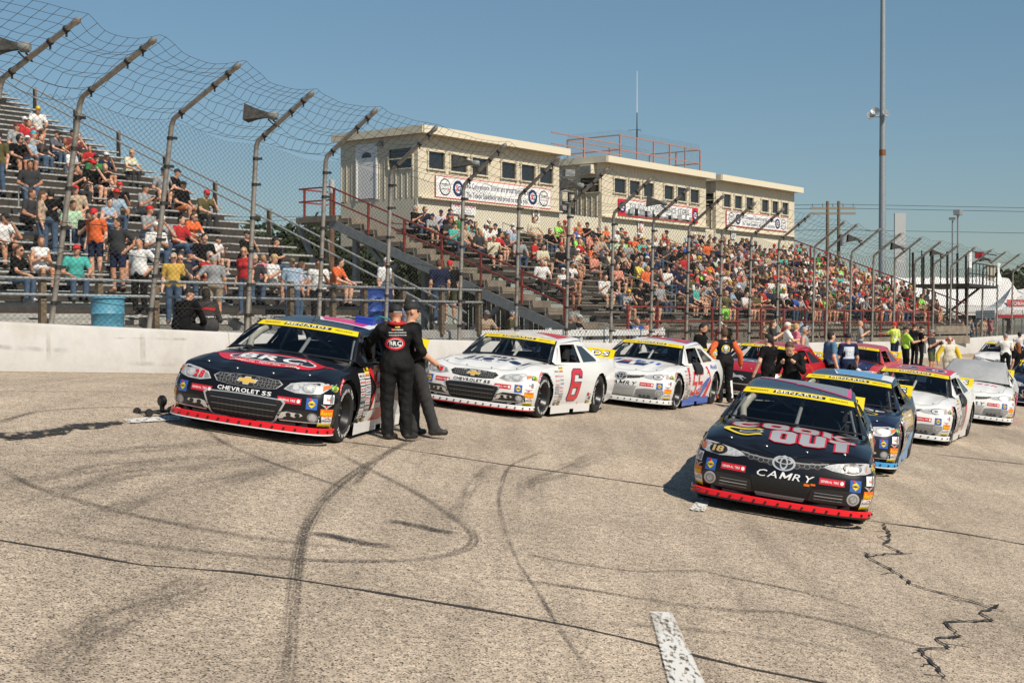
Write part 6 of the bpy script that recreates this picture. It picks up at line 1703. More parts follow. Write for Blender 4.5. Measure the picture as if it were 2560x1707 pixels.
def G18():
    L = []; D = Decal('hood', .07); D.up()
    def row(txt, x, y, w, h, st, gap):
        for i, ch in enumerate(txt):
            for P in block(ch, x + i * (w + gap) - .018, y - .018, w + .036, h + .036, st + .036): D.poly(P, V_R)
        D.up()
        for i, ch in enumerate(txt):
            for P in block(ch, x + i * (w + gap), y, w, h, st): D.poly(P, V_SILV)
        D.up()
    row('COOK', -.66, .09, .285, .27, .085, .055); row('OUT', -.20, -.40, .27, .43, .10, .05)
    E = [(-.30 + .26 * math.cos(a), -.14 + .15 * math.sin(a)) for a in np.linspace(R(45), R(315), 16)]; I = [(-.29 + .205 * math.cos(a), -.14 + .10 * math.sin(a)) for a in np.linspace(R(45), R(315), 16)]
    E = off(E, -.18, 0); I = off(I, -.18, 0)
    D._put(E + I, [(i, i + 1, 17 + i, 16 + i) for i in range(15)], V_Y); D.poly([(-.56, -.10), (-.32, -.09), (-.29, -.13), (-.32, -.18), (-.56, -.18)], V_SILV); D.up(); D.poly([(-.54, -.12), (-.33, -.11), (-.33, -.15), (-.54, -.15)], V_K)
    L.append(('hood_graphic', D.mesh('hood_graphic'), None))
    D = Decal('front', .05); D.up(9); D.poly(ellipse(-.72, .622, .085, .048, 20), V_K); D.up(); D.text('18', -.72, .622, .085, V_TAN, bold=.03, shear=.2, width=.12); L.append(('headlight_number', D.mesh('headlight_number'), None))
    D = Decal('front', .05); D.up(9); D.poly(ellipse(.72, .622, .09, .05, 20), V_K); D.up(); D.text('JGR', .72, .612, .06, V_W, bold=.03, width=.15); L.append(('headlight_logo', D.mesh('headlight_logo'), None))
    D = Decal('hood', .08); D.up(); D.poly([(-.55, 2.15), (-.08, 1.86), (-.06, 1.78), (.0, 1.80), (.56, 1.42), (.61, 1.42), (.60, 2.3), (-.55, 2.3)], V_PINK); D.up(); D.poly([(-.55, 2.20), (-.04, 1.90), (-.02, 1.84), (.0, 1.85), (.56, 1.49), (.56, 2.3), (-.55, 2.3)], V_S); L.append(('roof_number', D.mesh('roof_number'), None))
    D = Decal('front', .05); D.up(3); D.poly(rect(.24, .375, .30, .40), V_O); D.poly(rect(.31, .39, .36, .41), V_O); L.append(('tape_mark', D.mesh('tape_mark'), None))
    D = Decal('left', .08); D.poly([(.8, .3), (2.3, .25), (2.3, .8), (1.1, .83)], V_TAN); L.append(('side_graphic', D.mesh('side_graphic'), None))
    return L
def GN():
    L = []; D = Decal('hood', .07); D.up(); D.text('EDGE', .28, .20, .15, V_W, bold=.02, width=.78); E = ellipse(.1, -.05, .5, .15); D.ring(E, shrink(E, .93), V_Y); D.text('E', .22, -.05, .16, V_W, bold=.04, width=.1); L.append(('hood_graphic', D.mesh('hood_graphic'), None))
    D = Decal('hood', .08); D.up(); D.poly([(-.25, 1.50), (.62, 1.50), (.6, 2.3), (-.4, 2.3)], V_W); D.up(); D.poly([(-.22, 1.54), (.45, 1.54), (.42, 2.3), (-.4, 2.3)], V_LB); L.append(('roof_number', D.mesh('roof_number'), None))
    D = Decal('left', .08); D.poly([(.45, .17), (2.4, .17), (2.4, .50), (1.4, .42), (.5, .55)], V_LB); D.up(); D.poly([(1.0, .17), (1.5, .17), (1.4, .5), (1.0, .46)], V_TAN); D.poly([(.46, .62), (2.3, .60), (2.3, .84), (.9, .84)], V_TAN); D.up(); D.poly([(.6, .58), (1.3, .60), (1.1, .74), (.6, .70)], V_SILV); L.append(('side_graphic', D.mesh('side_graphic'), None))
    return L
def G20():
    L = []; D = Decal('hood', .08); D.up(); D.poly([(-.63, 1.22), (.63, 1.22), (.62, 2.3), (-.62, 2.3)], V_R); D.up(2); D.text('20', .05, 1.68, .62, V_W, bold=.08, width=.95); D.up(); D.text('20', .05, 1.68, .58, V_N, bold=.04, width=.90); L.append(('roof_number', D.mesh('roof_number'), None))
    D = Decal('left', .08); D.poly([(1.65, .17), (1.78, .17), (2.05, .83), (1.9, .83)], V_R); D.up(); D.poly([(.70, .17), (.9, .17), (.9, .24), (.70, .24)], V_O); D.poly([(1.0, .17), (1.2, .17), (1.2, .26), (1.0, .26)], V_R); L.append(('side_graphic', D.mesh('side_graphic'), None))
    L.append(('door_number', number_side('20', 1.35, .50, .62, V_S, V_W, .40, 1.15), None))
    D = Decal('front', .05); D.up(9); D.text('V6', .72, .622, .045, V_K, shear=.3); L.append(('headlight_number', D.mesh('headlight_number'), None))
    return L
def GP():
    L = []; D = Decal('hood', .07); D.up(); D.text('Fresh', .15, .15, .26, V_PINK, bold=.02, shear=.3, width=.8); D.poly(ellipse(-.2, -.05, .13, .06), V_PINK); L.append(('hood_graphic', D.mesh('hood_graphic'), None))
    D = Decal('left', .08); D.poly([(.45, .17), (2.35, .17), (2.35, .7), (.9, .5)], V_PINK); L.append(('side_graphic', D.mesh('side_graphic'), None))
    L.append(('door_number', number_side('25', 1.4, .52, .6, V_K, V_W, .4, 1.1), None)); return L
def GM():
    L = []; D = Decal('hood', .07); D.up(); D.poly([(-.70, .02), (.70, .02), (.72, .42), (-.72, .42)], vinyl('steel_blue', (.13, .20, .28))); D.up(); D.text('UFAB', -.1, .12, .14, V_W, bold=.03, width=.7); D.poly([(-.55, .25), (-.2, .25), (-.15, .36), (-.5, .36)], V_LB); L.append(('hood_graphic', D.mesh('hood_graphic'), None))
    return L
def GR():
    L = []; D = Decal('front', .06); D.poly([(-.9, .17), (.9, .17), (.88, .6), (.3, .68), (-.3, .68), (-.88, .6)], V_N); L.append(('nose_graphic', D.mesh('nose_graphic'), None))
    D = Decal('hood', .08); D.poly([(-.74, -.7), (.74, -.7), (.74, .45), (-.74, .45)], V_N); L.append(('hood_graphic', D.mesh('hood_graphic'), None)); return L

P_BLACK, P_WHITE, P_NAVY, P_RED, P_DRED, P_GREY = paint('black', (.006, .006, .008)), paint('white', (.74, .74, .73)), paint('navy', (.010, .014, .035)), paint('red', (.42, .010, .018)), paint('crimson', (.50, .03, .03)), paint('grey', (.25, .26, .27))
S_BLUE = paint('splitter_blue', (.05, .30, .62)); S_RED = paint('splitter_red', (.72, .012, .02))
CH_B, CH_W = chevy_front(V_W, False), chevy_front(V_K, True)
CA_B, CA_W = camry_front(V_W, True), camry_front(V_K, False)
CAGE_G, CAGE_W = mat('cage_grey', (.26, .27, .28), .5), mat('cage_light', (.55, .55, .53), .5)
M_COVER = mat('silver_car_cover', (.36, .37, .38), .6, .2, var=.1, bump=.3, bscale=9)
CARS = {}
def deg(a): return R(180 + a)
CARS['28'] = make_car('28', -2.923, 16.84, deg(11.8), CH_B, P_BLACK, P_BLACK, S_RED, V_W, CAGE_G, 'black stock car with red splitter and white oval BRC logo on its hood', G28())
CARS['6'] = make_car('6', -.40, 23.60, deg(22.3), CH_W, P_WHITE, P_WHITE, P_WHITE, P_WHITE, CAGE_W, 'white stock car with red number 6 on its door', G6(), lip=V_R)
CARS['55'] = make_car('55', 2.40, 28.75, deg(23.0), CA_W, P_WHITE, P_WHITE, P_WHITE, V_B, CAGE_W, 'white stock car with blue and red stripes and number 55', G55(), net=True)
CARS['18'] = make_car('18', 3.047, 16.142, deg(13.8), CA_B, P_BLACK, P_BLACK, S_RED, V_K, CAGE_G, 'black stock car nearest the camera with large silver letters on its hood', G18(), lip=V_K)
CARS['N'] = make_car('N', 4.786, 21.337, deg(19.5), CH_B, P_NAVY, P_NAVY, S_BLUE, V_LB, CAGE_G, 'navy stock car with light blue splitter behind the nearest black car', GN())
CARS['20'] = make_car('20', 7.412, 27.245, deg(24.5), CA_W, P_WHITE, P_WHITE, P_WHITE, P_WHITE, CAGE_W, 'white stock car with red roof and grey number 20 on its door', G20(), net=True)
CARS['P'] = make_car('P', 10.845, 33.749, deg(20.9), CA_W, P_WHITE, P_WHITE, P_WHITE, V_PINK, CAGE_W, 'white and pink stock car with a silver cover over its windows', GP(), cover=M_COVER)
CARS['M'] = make_car('M', 5.584, 33.803, deg(29), mustang_front(), P_RED, P_RED, P_GREY, P_RED, CAGE_W, 'red stock car with silver horse emblem behind the number 55 car', GM())
CARS['R'] = make_car('R', 9.109, 39.062, deg(24.8), CH_B, P_DRED, P_DRED, P_NAVY, P_NAVY, CAGE_G, 'red and navy stock car behind the two people with backs turned', GR())
CARS['W'] = make_car('W', 19.059, 55.775, deg(23.9), CA_W, P_WHITE, P_WHITE, P_WHITE, P_WHITE, CAGE_W, 'farthest white stock car beside the wall at the right edge', (), detail=False)
CARS['E'] = make_car('E', 15.2, 41.0, deg(22), CH_B, P_NAVY, P_NAVY, P_NAVY, P_NAVY, CAGE_G, 'dark stock car cut off by the right edge of the picture', (), detail=False)
# small things on the nearest left car
o = MB().box((0, 0, .045), (.24, .15, .09)); r = None
blk = empty('battery_box', (0, 0, 0)); tag(blk, 'small blue box lying on the roof of the black number 28 car', 'box')
MB().box((0, 0, .045), (.15, .24, .085)).build('box_body', mat('blue_plastic', (.015, .06, .42), .4), blk); MB().box((0, 0, .095), (.16, .25, .02)).build('box_lid', mat('blue_plastic2', (.02, .08, .5), .4), blk)
MB().tube([(0, .12, .09), (.02, .2, .14), (.02, .32, .12), (-.02, .40, .02)], .012, 6).build('cable', mat('teal_hose', (.02, .25, .25), .5), blk)
bpy.context.view_layer.update()
blk.matrix_world = CARS['28'].matrix_world @ Matrix.Translation((-2.05, .42, 1.312))

jk = empty('wheeled_jack', (-4.22, 17.05, float(G(-4.22, 17.05))), R(40)); tag(jk, 'small black wheeled jack beside the front corner of the black car', 'jack')
for y_ in (-.12, .12): MB().tube([(-.25, y_, .04), (.25, y_, .06), (.32, y_, .22), (.30, y_, .34)], .014, 6).build('side_rail', V_K, jk)
for x_ in (-.22, .22): MB().tube([(x_, -.15, .05), (x_, .15, .05)], .012, 6).build('axle', V_K, jk)
for x_ in (-.22, .22):
    for y_ in (-.16, .16): MB().lathe([(0, -.02), (.045, -.02), (.05, 0), (.045, .02), (0, .02)], (x_, y_, .05), axis='y', n=12).build('castor', M_TYRE, jk, smooth=40)
MB().lathe([(0, -.04), (.05, -.04), (.07, -.02), (.07, .02), (.05, .04), (0, .04)], (.05, .05, .17), axis='x', n=20).build('hub', M_RIM, jk, smooth=40)
MB().tube([(.05, .05, .05), (.05, .05, .19)], .03, 8).build('ram', M_RIM, jk)

# ------------------------------------------------------------------ people: one continuous skin grown round a jointed figure
def surface_nets(D, org, h):
    S = D < 0
    c = [S[:-1, :-1, :-1], S[1:, :-1, :-1], S[:-1, 1:, :-1], S[1:, 1:, :-1], S[:-1, :-1, 1:], S[1:, :-1, 1:], S[:-1, 1:, 1:], S[1:, 1:, 1:]]
    n = sum(q.astype(np.int8) for q in c); mask = (n > 0) & (n < 8); cells = np.argwhere(mask)
    idx = np.full(mask.shape, -1, np.int64); idx[mask] = np.arange(len(cells))
    acc = np.zeros((len(cells), 3)); cnt = np.zeros(len(cells)); corn = np.array([[i & 1, (i >> 1) & 1, (i >> 2) & 1] for i in range(8)])
    vals = np.stack([D[cells[:, 0] + k[0], cells[:, 1] + k[1], cells[:, 2] + k[2]] for k in corn], 1)
    for a, b in ((0, 1), (2, 3), (4, 5), (6, 7), (0, 2), (1, 3), (4, 6), (5, 7), (0, 4), (1, 5), (2, 6), (3, 7)):
        va, vb = vals[:, a], vals[:, b]; x = (va < 0) != (vb < 0); t = np.where(x, va / np.where(x, va - vb, 1), 0)
        acc += np.where(x[:, None], corn[a] + (corn[b] - corn[a]) * t[:, None], 0); cnt += x
    V = (cells + acc / cnt[:, None]) * h + org
    F = []
    for ax in range(3):
        sl0 = [slice(None)] * 3; sl1 = [slice(None)] * 3; sl0[ax] = slice(0, -1); sl1[ax] = slice(1, None)
        A, B = S[tuple(sl0)], S[tuple(sl1)]; e = np.argwhere(A != B); u, w = [(1, 2), (2, 0), (0, 1)][ax]
        ok = (e[:, u] > 0) & (e[:, w] > 0) & (e[:, u] < D.shape[u] - 1) & (e[:, w] < D.shape[w] - 1); e = e[ok]
        q = []
        for du, dw in ((-1, -1), (0, -1), (0, 0), (-1, 0)):
            p = e.copy(); p[:, u] += du; p[:, w] += dw; q.append(idx[p[:, 0], p[:, 1], p[:, 2]])
        q = np.stack(q, 1); flip = ~A[e[:, 0], e[:, 1], e[:, 2]]; q[flip] = q[flip][:, ::-1]; F.append(q)
    return V, np.concatenate(F)
class Figure:
    def __init__(self): self.p = []
    def cap(self, a, b, ra, rb, lab, k=.03): self.p.append(('c', np.array(a, float), np.array(b, float), ra, rb, lab, k)); return self
    def ell(self, c, r, lab, k=.03, rot=None): self.p.append(('e', np.array(c, float), np.array(r, float), rot, None, lab, k)); return self
    def dist(self, q, P):
        if q[0] == 'c':
            ab = q[2] - q[1]; t = np.clip(((P - q[1]) @ ab) / (ab @ ab + 1e-9), 0, 1)
            return np.linalg.norm(P - q[1] - t[..., None] * ab, axis=-1) - (q[3] + (q[4] - q[3]) * t)
        L = P - q[1]
        if q[3] is not None: L = L @ q[3]
        k0 = np.linalg.norm(L / q[2], axis=-1); k1 = np.linalg.norm(L / q[2] ** 2, axis=-1) + 1e-9
        return k0 * (k0 - 1) / k1
    def mesh(self, h, wrinkle=.0, seed=0):
        lo, hi = [], []
        for q in self.p:
            if q[0] == 'c': r = max(q[3], q[4]); lo.append(np.minimum(q[1], q[2]) - r); hi.append(np.maximum(q[1], q[2]) + r)
            else: r = max(q[2]); lo.append(q[1] - r); hi.append(q[1] + r)
        lo0 = np.min(lo, 0) - 4 * h; n = np.ceil((np.max(hi, 0) + 4 * h - lo0) / h).astype(int); D = np.full(n, 1.0)
        for q, l, u in zip(self.p, lo, hi):
            mrg = .07; i0 = np.maximum(((l - mrg - lo0) / h).astype(int), 0); i1 = np.minimum(((u + mrg - lo0) / h).astype(int) + 2, n)
            g = np.stack(np.meshgrid(*[np.arange(i0[a], i1[a]) * h + lo0[a] for a in range(3)], indexing='ij'), -1); d = self.dist(q, g)
            s = (slice(i0[0], i1[0]), slice(i0[1], i1[1]), slice(i0[2], i1[2])); o = D[s]; k = q[6]
            m = np.maximum(k - np.abs(o - d), 0) / k; D[s] = np.minimum(o, d) - m * m * k * .25
        V, F = surface_nets(D, lo0, h)
        best = np.full(len(V), 1e9); lab = np.zeros(len(V), int)
        for q in self.p:
            d = self.dist(q, V); b = d < best; best[b] = d[b]; lab[b] = q[5]
        if wrinkle:
            rn = np.random.RandomState(seed); w = np.zeros(len(V))
            for f in (13, 22, 33, 47): kx, ky, kz = rn.normal(size=3) * f; w += .6 * np.sin(V[:, 0] * kx + V[:, 1] * ky + V[:, 2] * kz + 1.5 * np.sin(V[:, 2] * 9 + rn.rand() * 6) + rn.rand() * 6)
            nrm = np.zeros_like(V); fn = np.cross(V[F[:, 2]] - V[F[:, 0]], V[F[:, 3]] - V[F[:, 1]])
            for c_ in range(4): np.add.at(nrm, F[:, c_], fn)
            nrm /= np.linalg.norm(nrm, axis=1)[:, None] + 1e-9
            V = V + nrm * (w * wrinkle * np.isin(lab, (1, 2)))[:, None]
        fl = np.array([np.bincount(r).argmax() for r in lab[F]]) if len(F) < 4000 else np.sort(lab[F], 1)[:, 1]
        return V, F, fl
SKIN, TOP, BOT, SHOE, HEAD, DARK = range(6)
ARMS = {'down': ((.05, -.03, -.29), (.07, .05, -.54)), 'hips': ((.20, -.10, -.24), (.03, .04, -.42)), 'fold': ((.07, .05, -.28), (-.14, .22, -.20)), 'phone': ((.05, .06, -.28), (-.07, .30, -.12)),
        'knees': ((.08, .17, -.25), (-.02, .40, -.33)), 'rail': ((.13, .16, -.24), (.02, .40, -.20)), 'brow': ((.22, .14, .0), (.02, .18, .21)), 'lap': ((.09, .03, -.28), (-.07, .25, -.36)), 'side': ((.16, -.05, -.26), (.20, .05, -.50)),
        'back': ((.10, -.12, -.27), (-.10, -.16, -.44)), 'reach': ((.10, .22, -.12), (.06, .50, -.10)), 'chin': ((.10, .20, -.24), (-.10, .26, .02)), 'out': ((.22, .02, -.20), (.40, .12, -.34))}
def rotx(p, a, o): p = np.array(p, float) - o; c, s = math.cos(a), math.sin(a); return np.array([p[0], p[1] * c + p[2] * s, -p[1] * s + p[2] * c]) + o
def figure(pose='stand', armL='down', armR='down', lean=0.0, build=1.0, female=False, sleeve='short', legs='long', head='cap', fingers=False, headturn=0.0, headdown=0.0, feet=None, hair='short', brim=True, cap_lab=HEAD, glasses=False, beard=False, vest=False, baggy=1.0):
    """facing +y, origin on the ground (standing) or on the foot board under the seat (sitting)"""
    F = Figure(); b = build; sw = (.185 if not female else .165) * (1 + (b - 1) * .5)
    if pose == 'sit': pel = np.array([0, 0, .52])
    else: pel = np.array([0, 0, .93])
    piv = pel.copy(); up = lambda p: rotx(pel + np.array(p), lean, piv)
    chest = up((0, .0, .36)); belly = up((0, .015 * b, .15)); neck = up((0, -.01, .50)); shl = {s: up((s * sw, -.01, .455)) for s in (-1, 1)}
    F.ell(pel + [0, -.01, .02], (.165 * b, .125 * b, .125), BOT, .05)
    F.ell(belly, (.150 * b, .118 * b ** 1.3, .16), TOP, .06); F.ell(chest, (.175 * b ** .6, .118 * b ** .7, .175), TOP, .07)
    F.cap(pel + [-.07 * b, 0, .05], pel + [.07 * b, 0, .05], .115 * b, .115 * b, TOP if pose != 'sit' else TOP, .04)
    if female: F.ell(up((-.07, .105, .33)), (.062, .055, .06), TOP, .05); F.ell(up((.07, .105, .33)), (.062, .055, .06), TOP, .05)
    F.cap(shl[-1], shl[1], .062, .062, TOP, .06)
    hd = rotx(neck + np.array([0, .035, .165]), headdown + lean * .3, neck)
    F.cap(neck - [0, 0, .03], hd - [0, .015, .06], .056, .052, SKIN, .02)
    ct, st_ = math.cos(headturn), math.sin(headturn)
    def H(x, y, z):
        q = np.array([x, y * math.cos(headdown) + z * -math.sin(headdown) * -1 * 0 + 0, z]); q = rotx((x, y, z), headdown, np.zeros(3)); return hd + np.array([q[0] * ct - q[1] * st_ * -1 * -1, q[0] * st_ + q[1] * ct, q[2]])
    F.ell(H(0, -.005, .025), (.074, .092, .095), SKIN, .02); F.ell(H(0, .022, -.05), (.056, .066, .072), SKIN, .03); F.ell(H(0, .094, -.012), (.013, .020, .022), SKIN, .012)
    for s in (-1, 1): F.ell(H(s * .076, -.005, -.01), (.012, .022, .032), SKIN, .01)
    F.ell(H(0, .080, -.055), (.022, .010, .006), DARK if fingers else SKIN, .004)
    if glasses: F.cap(H(-.05, .078, .012), H(.05, .078, .012), .019, .019, DARK, .004)
    else:
        for s in (-1, 1): F.ell(H(s * .031, .083, .014), (.013, .008, .007), DARK, .003)
    if beard: F.ell(H(0, .035, -.075), (.06, .062, .055), DARK, .01)
    if head == 'cap':
        F.ell(H(0, -.012, .052), (.084, .103, .080), cap_lab, .008)
        if brim: F.ell(H(0, .115, .047), (.066, .075, .011), cap_lab, .008, None)
    elif head == 'bucket': F.ell(H(0, -.005, .06), (.085, .10, .08), cap_lab, .008); F.ell(H(0, 0, .035), (.155, .165, .016), cap_lab, .02)
    elif head == 'hood': F.ell(H(0, -.03, .03), (.098, .105, .125), cap_lab, .02)
    else: F.ell(H(0, -.022, .045), (.082, .095, .088), cap_lab, .01); F.ell(H(0, -.05, -.01), (.075, .065, .075), cap_lab, .02)
    if hair == 'long': F.cap(H(0, -.065, .0), H(0, -.09, -.22), .07, .055, HEAD if head != 'cap' else DARK + 0, .03); 
    if hair == 'pony': F.cap(H(0, -.10, .05), H(0, -.15, -.22), .030, .022, HEAD, .02)
    for s, arm in ((-1, armL), (1, armR)):
        e, w = ARMS[arm] if isinstance(arm, str) else arm
        e = shl[s] + np.array([s * e[0], e[1], e[2]]); w = shl[s] + np.array([s * w[0], w[1], w[2]])
        if isinstance(arm, str) and arm in ('knees', 'lap') and lean: e = rotx(e, lean * .3, shl[s]); w = rotx(w, lean * .2, shl[s])
        mid = shl[s] * .35 + e * .65; r0, r1, r2 = .062 * b ** .6, .050 * b ** .5, .036
        if sleeve == 'long':
            F.cap(shl[s], e, r0 * 1.05, r1 * 1.10, TOP, .03); F.cap(e, w, r1 * 1.08, r2 * 1.18, TOP, .02)
        elif sleeve == 'none': F.cap(shl[s], e, r0 * .9, r1 * .9, SKIN, .03); F.cap(e, w, r1 * .9, r2 * .9, SKIN, .02)
        else: F.cap(shl[s], mid, r0 * 1.08, r1 * 1.16, TOP, .03); F.cap(mid, e, r1 * .92, r1 * .85, SKIN, .006); F.cap(e, w, r1 * .86, r2 * .88, SKIN, .02)
        d = (w - e) / np.linalg.norm(w - e); side = np.cross(d, [0, 0, 1.]); side = side / (np.linalg.norm(side) + 1e-6)
        if fingers:
            palm = w + d * .055; nrm = np.cross(side, d); F.cap(w, palm, .028, .034, SKIN, .02); F.ell(palm, (.036, .036, .036), SKIN, .02)
            for q, (off_, ln) in enumerate(((-.030, .062), (-.010, .074), (.010, .070), (.029, .056))):
                k0 = palm + d * .022 + side * off_; k1 = k0 + d * ln * .55 - nrm * .008; k2 = k1 + d * ln * .38 - nrm * .026; F.cap(k0, k1, .0105, .0098, SKIN, .006); F.cap(k1, k2, .0095, .0085, SKIN, .006)
            th = w + d * .02 - side * .03 * s; F.cap(th, th + d * .045 - side * .022 * s, .014, .011, SKIN, .008)
        else: F.cap(w, w + d * .10, .034, .028, SKIN, .02)
    spread = .105 * (1 + (b - 1) * .5)
    for i, s in enumerate((-1, 1)):
        hip = pel + [s * .092 * b, 0, -.02]
        if pose == 'sit': kn = np.array([s * (.11 if female else .15), .45, .50]); an = np.array([s * .12, .42, .09])
        else: kn = np.array([s * spread, .025, .50]); an = np.array([s * spread * 1.05, -.02, .095])
        if feet is not None: kn, an = np.array(feet[i][0], float), np.array(feet[i][1], float)
        L = BOT if legs == 'long' else SKIN; r = .092 * b ** .8 * (1 + (baggy - 1) * .5), .066 * b ** .5 * baggy, .046 * b ** .4 * baggy * 1.05 ** (baggy > 1)
        if legs == 'long': F.cap(hip, kn, r[0], r[1], BOT, .04); F.cap(kn, an, r[1], r[2] * 1.25, BOT, .03)
        else:
            mid = hip * .30 + kn * .70; F.cap(hip, mid, r[0] * 1.02, r[1] * 1.20, BOT, .03); F.cap(mid, kn, r[1] * 1.0, r[1] * .86, SKIN, .006); cf = kn * .62 + an * .38; F.cap(kn, cf, r[1] * .84, r[1] * .86, SKIN, .02); F.cap(cf, an, r[1] * .84, r[2] * .82, SKIN, .02)
        toe = an + (np.array([s * .025, .15, -.055]) if feet is None or len(feet[i]) < 3 else np.array(feet[i][2])); heel = an + np.array([0, -.035, -.045]); F.cap(heel, toe, .045, .036, SHOE, .02); F.cap(an - [0, 0, .01], toe * .5 + heel * .5 + [0, 0, .02], .046, .040, SHOE, .03)
    return F
def person_mesh(F, h, name, wrinkle=0.0, seed=1):
    V, Fc, lab = F.mesh(h, wrinkle, seed); me = np_mesh(name, V, Fc[:, ::-1]); lb = lab.astype(np.int32)
    if len(me.polygons) == len(lb): me.polygons.foreach_set('material_index', lb)
    for p in me.polygons: p.use_smooth = True
    bm = bmesh.new(); bm.from_mesh(me); bmesh.ops.recalc_face_normals(bm, faces=bm.faces)
    bm.to_mesh(me); bm.free()
    return me
# wardrobe
def cloth(n, c, r=.9):
    g = .3 * c[0] + .59 * c[1] + .11 * c[2]; c = tuple((g + (q - g) * .88) * .92 for q in c)
    return mat('cloth_' + n, c, r, spec=.12, var=.15, vscale=9, bump=.2, bscale=35)
TOPS = {'white': (.74, .73, .71), 'grey': (.32, .33, .34), 'black': (.009, .009, .010), 'charcoal': (.045, .047, .052), 'slate': (.11, .13, .16), 'lightblue': (.32, .44, .56), 'green': (.03, .22, .06), 'maroon': (.20, .04, .035), 'redplaid': (.34, .07, .07), 'red': (.55, .015, .018), 'cream': (.66, .62, .44), 'olive': (.12, .10, .035),
        'tan': (.48, .36, .24), 'mint': (.42, .64, .42), 'teal': (.05, .44, .38), 'orange': (.80, .13, .012), 'navy': (.015, .022, .06), 'gold': (.62, .38, .04), 'pink': (.72, .18, .26), 'lavender': (.55, .53, .66), 'neon': (.28, .80, .06), 'hivis': (.62, .78, .03), 'yellow': (.75, .60, .05), 'royal': (.03, .10, .42), 'salmon': (.70, .26, .18), 'purple': (.18, .10, .30)}
TOPS = {k: cloth(k, v) for k, v in TOPS.items()}
BOTS = {k: cloth('bottom_' + k, v) for k, v in {'denim': (.07, .12, .20), 'black': (.014, .014, .015), 'charcoal': (.05, .05, .052), 'tan': (.38, .30, .20), 'grey': (.22, .22, .22), 'navy': (.02, .03, .07), 'white': (.60, .60, .58), 'orange': (.45, .12, .03), 'camo': (.10, .11, .05)}.items()}
SKINS = [mat('skin_%d' % i, c, .55, var=.06, vscale=12) for i, c in enumerate(((.62, .33, .21), (.54, .27, .165), (.66, .38, .26), (.42, .20, .115), (.26, .125, .075)))]
HEADS = {'cap_yellow': (.68, .42, .02), 'cap_maroon': (.16, .02, .025), 'cap_cyan': (.04, .40, .55), 'cap_white': (.72, .72, .70), 'cap_black': (.015, .015, .016), 'cap_red': (.58, .015, .02), 'cap_navy': (.015, .025, .08), 'cap_camo': (.14, .13, .07), 'cap_straw': (.50, .36, .16), 'cap_grey': (.25, .25, .25), 'cap_pink': (.7, .1, .25), 'hood_black': (.014, .014, .016), 'hair_brown': (.09, .045, .02), 'hair_dark': (.018, .013, .010), 'hair_blonde': (.46, .29, .10), 'hair_grey': (.36, .34, .31), 'hair_red': (.25, .07, .02), 'hair_bald': (.50, .27, .18)}
HEADS = {k: mat(k, c, .75) for k, c in HEADS.items()}
M_SHOE = [mat('shoe_white', (.55, .55, .53), .7), mat('shoe_dark', (.022, .02, .018), .6), mat('shoe_brown', (.12, .07, .04), .7)]
M_EYE = mat('eye_and_lens_dark', (.010, .009, .009), .3)
def dress(o, skin, top, bot, shoe, head):
    while len(o.data.materials) < 6: o.data.materials.append(SKINS[0])
    for i, m in enumerate((skin, top, bot, shoe, head, M_EYE)): o.material_slots[i].link = 'OBJECT'; o.material_slots[i].material = m
PROTO = {}
def proto(key):
    """crowd figures, a score of body shapes and poses"""
    if key in PROTO: return PROTO[key]
    pose, g, hd, leg, v = key
    fem = g == 'f'; rn = random.Random(str(key))
    sitA = [('knees', 'knees', .30), ('lap', 'lap', .08), ('phone', 'phone', .18), ('chin', 'knees', .28), ('fold', 'fold', .05), ('knees', 'lap', .2)]
    stA = [('down', 'down', .02), ('hips', 'down', .0), ('fold', 'fold', .02), ('phone', 'down', .05), ('rail', 'rail', .15)]
    a = (sitA if pose == 'sit' else stA)[v % (6 if pose == 'sit' else 5)]
    F = figure(pose, a[0], a[1], a[2], (1.0 if g == 'k' else .95 if fem else 1.12 + .08 * (v % 2)), fem, 'none' if (fem and v % 3 == 1) else 'short', leg, 'cap' if hd.startswith('cap') else ('hood' if hd.startswith('hood') else 'hair'), headturn=R(rn.uniform(-35, 35)), headdown=R(rn.uniform(-5, 18)), hair='long' if fem and not hd.startswith('cap') else 'short', glasses=v % 3 == 0)
    PROTO[key] = person_mesh(F, .026, 'spectator'); return PROTO[key]
WORD = {'cap': 'cap', 'hair': 'hair', 'hood': 'hood'}
ORDN = ['first', 'second', 'third', 'fourth', 'fifth', 'sixth', 'seventh', 'eighth', 'ninth', 'tenth', 'eleventh', 'twelfth', 'thirteenth', 'fourteenth', 'fifteenth', 'sixteenth', 'seventeenth', 'eighteenth', 'nineteenth', 'twentieth', 'twenty-first', 'twenty-second', 'twenty-third', 'twenty-fourth', 'twenty-fifth', 'twenty-sixth', 'twenty-seventh', 'twenty-eighth', 'twenty-ninth', 'thirtieth'] + ['%d-th' % k for k in range(31, 80)]
COLW = {'redplaid': 'red plaid', 'lightblue': 'light blue', 'hivis': 'yellow', 'neon': 'neon green', 'royal': 'royal blue', 'gold': 'yellow'}
def head_words(hd):
    a, b_ = hd.split('_')
    if hd == 'hair_bald': return 'bald head'
    if hd == 'hood_black': return 'black hood up'
    if hd == 'cap_straw': return 'straw hat'
    return b_ + ' ' + a
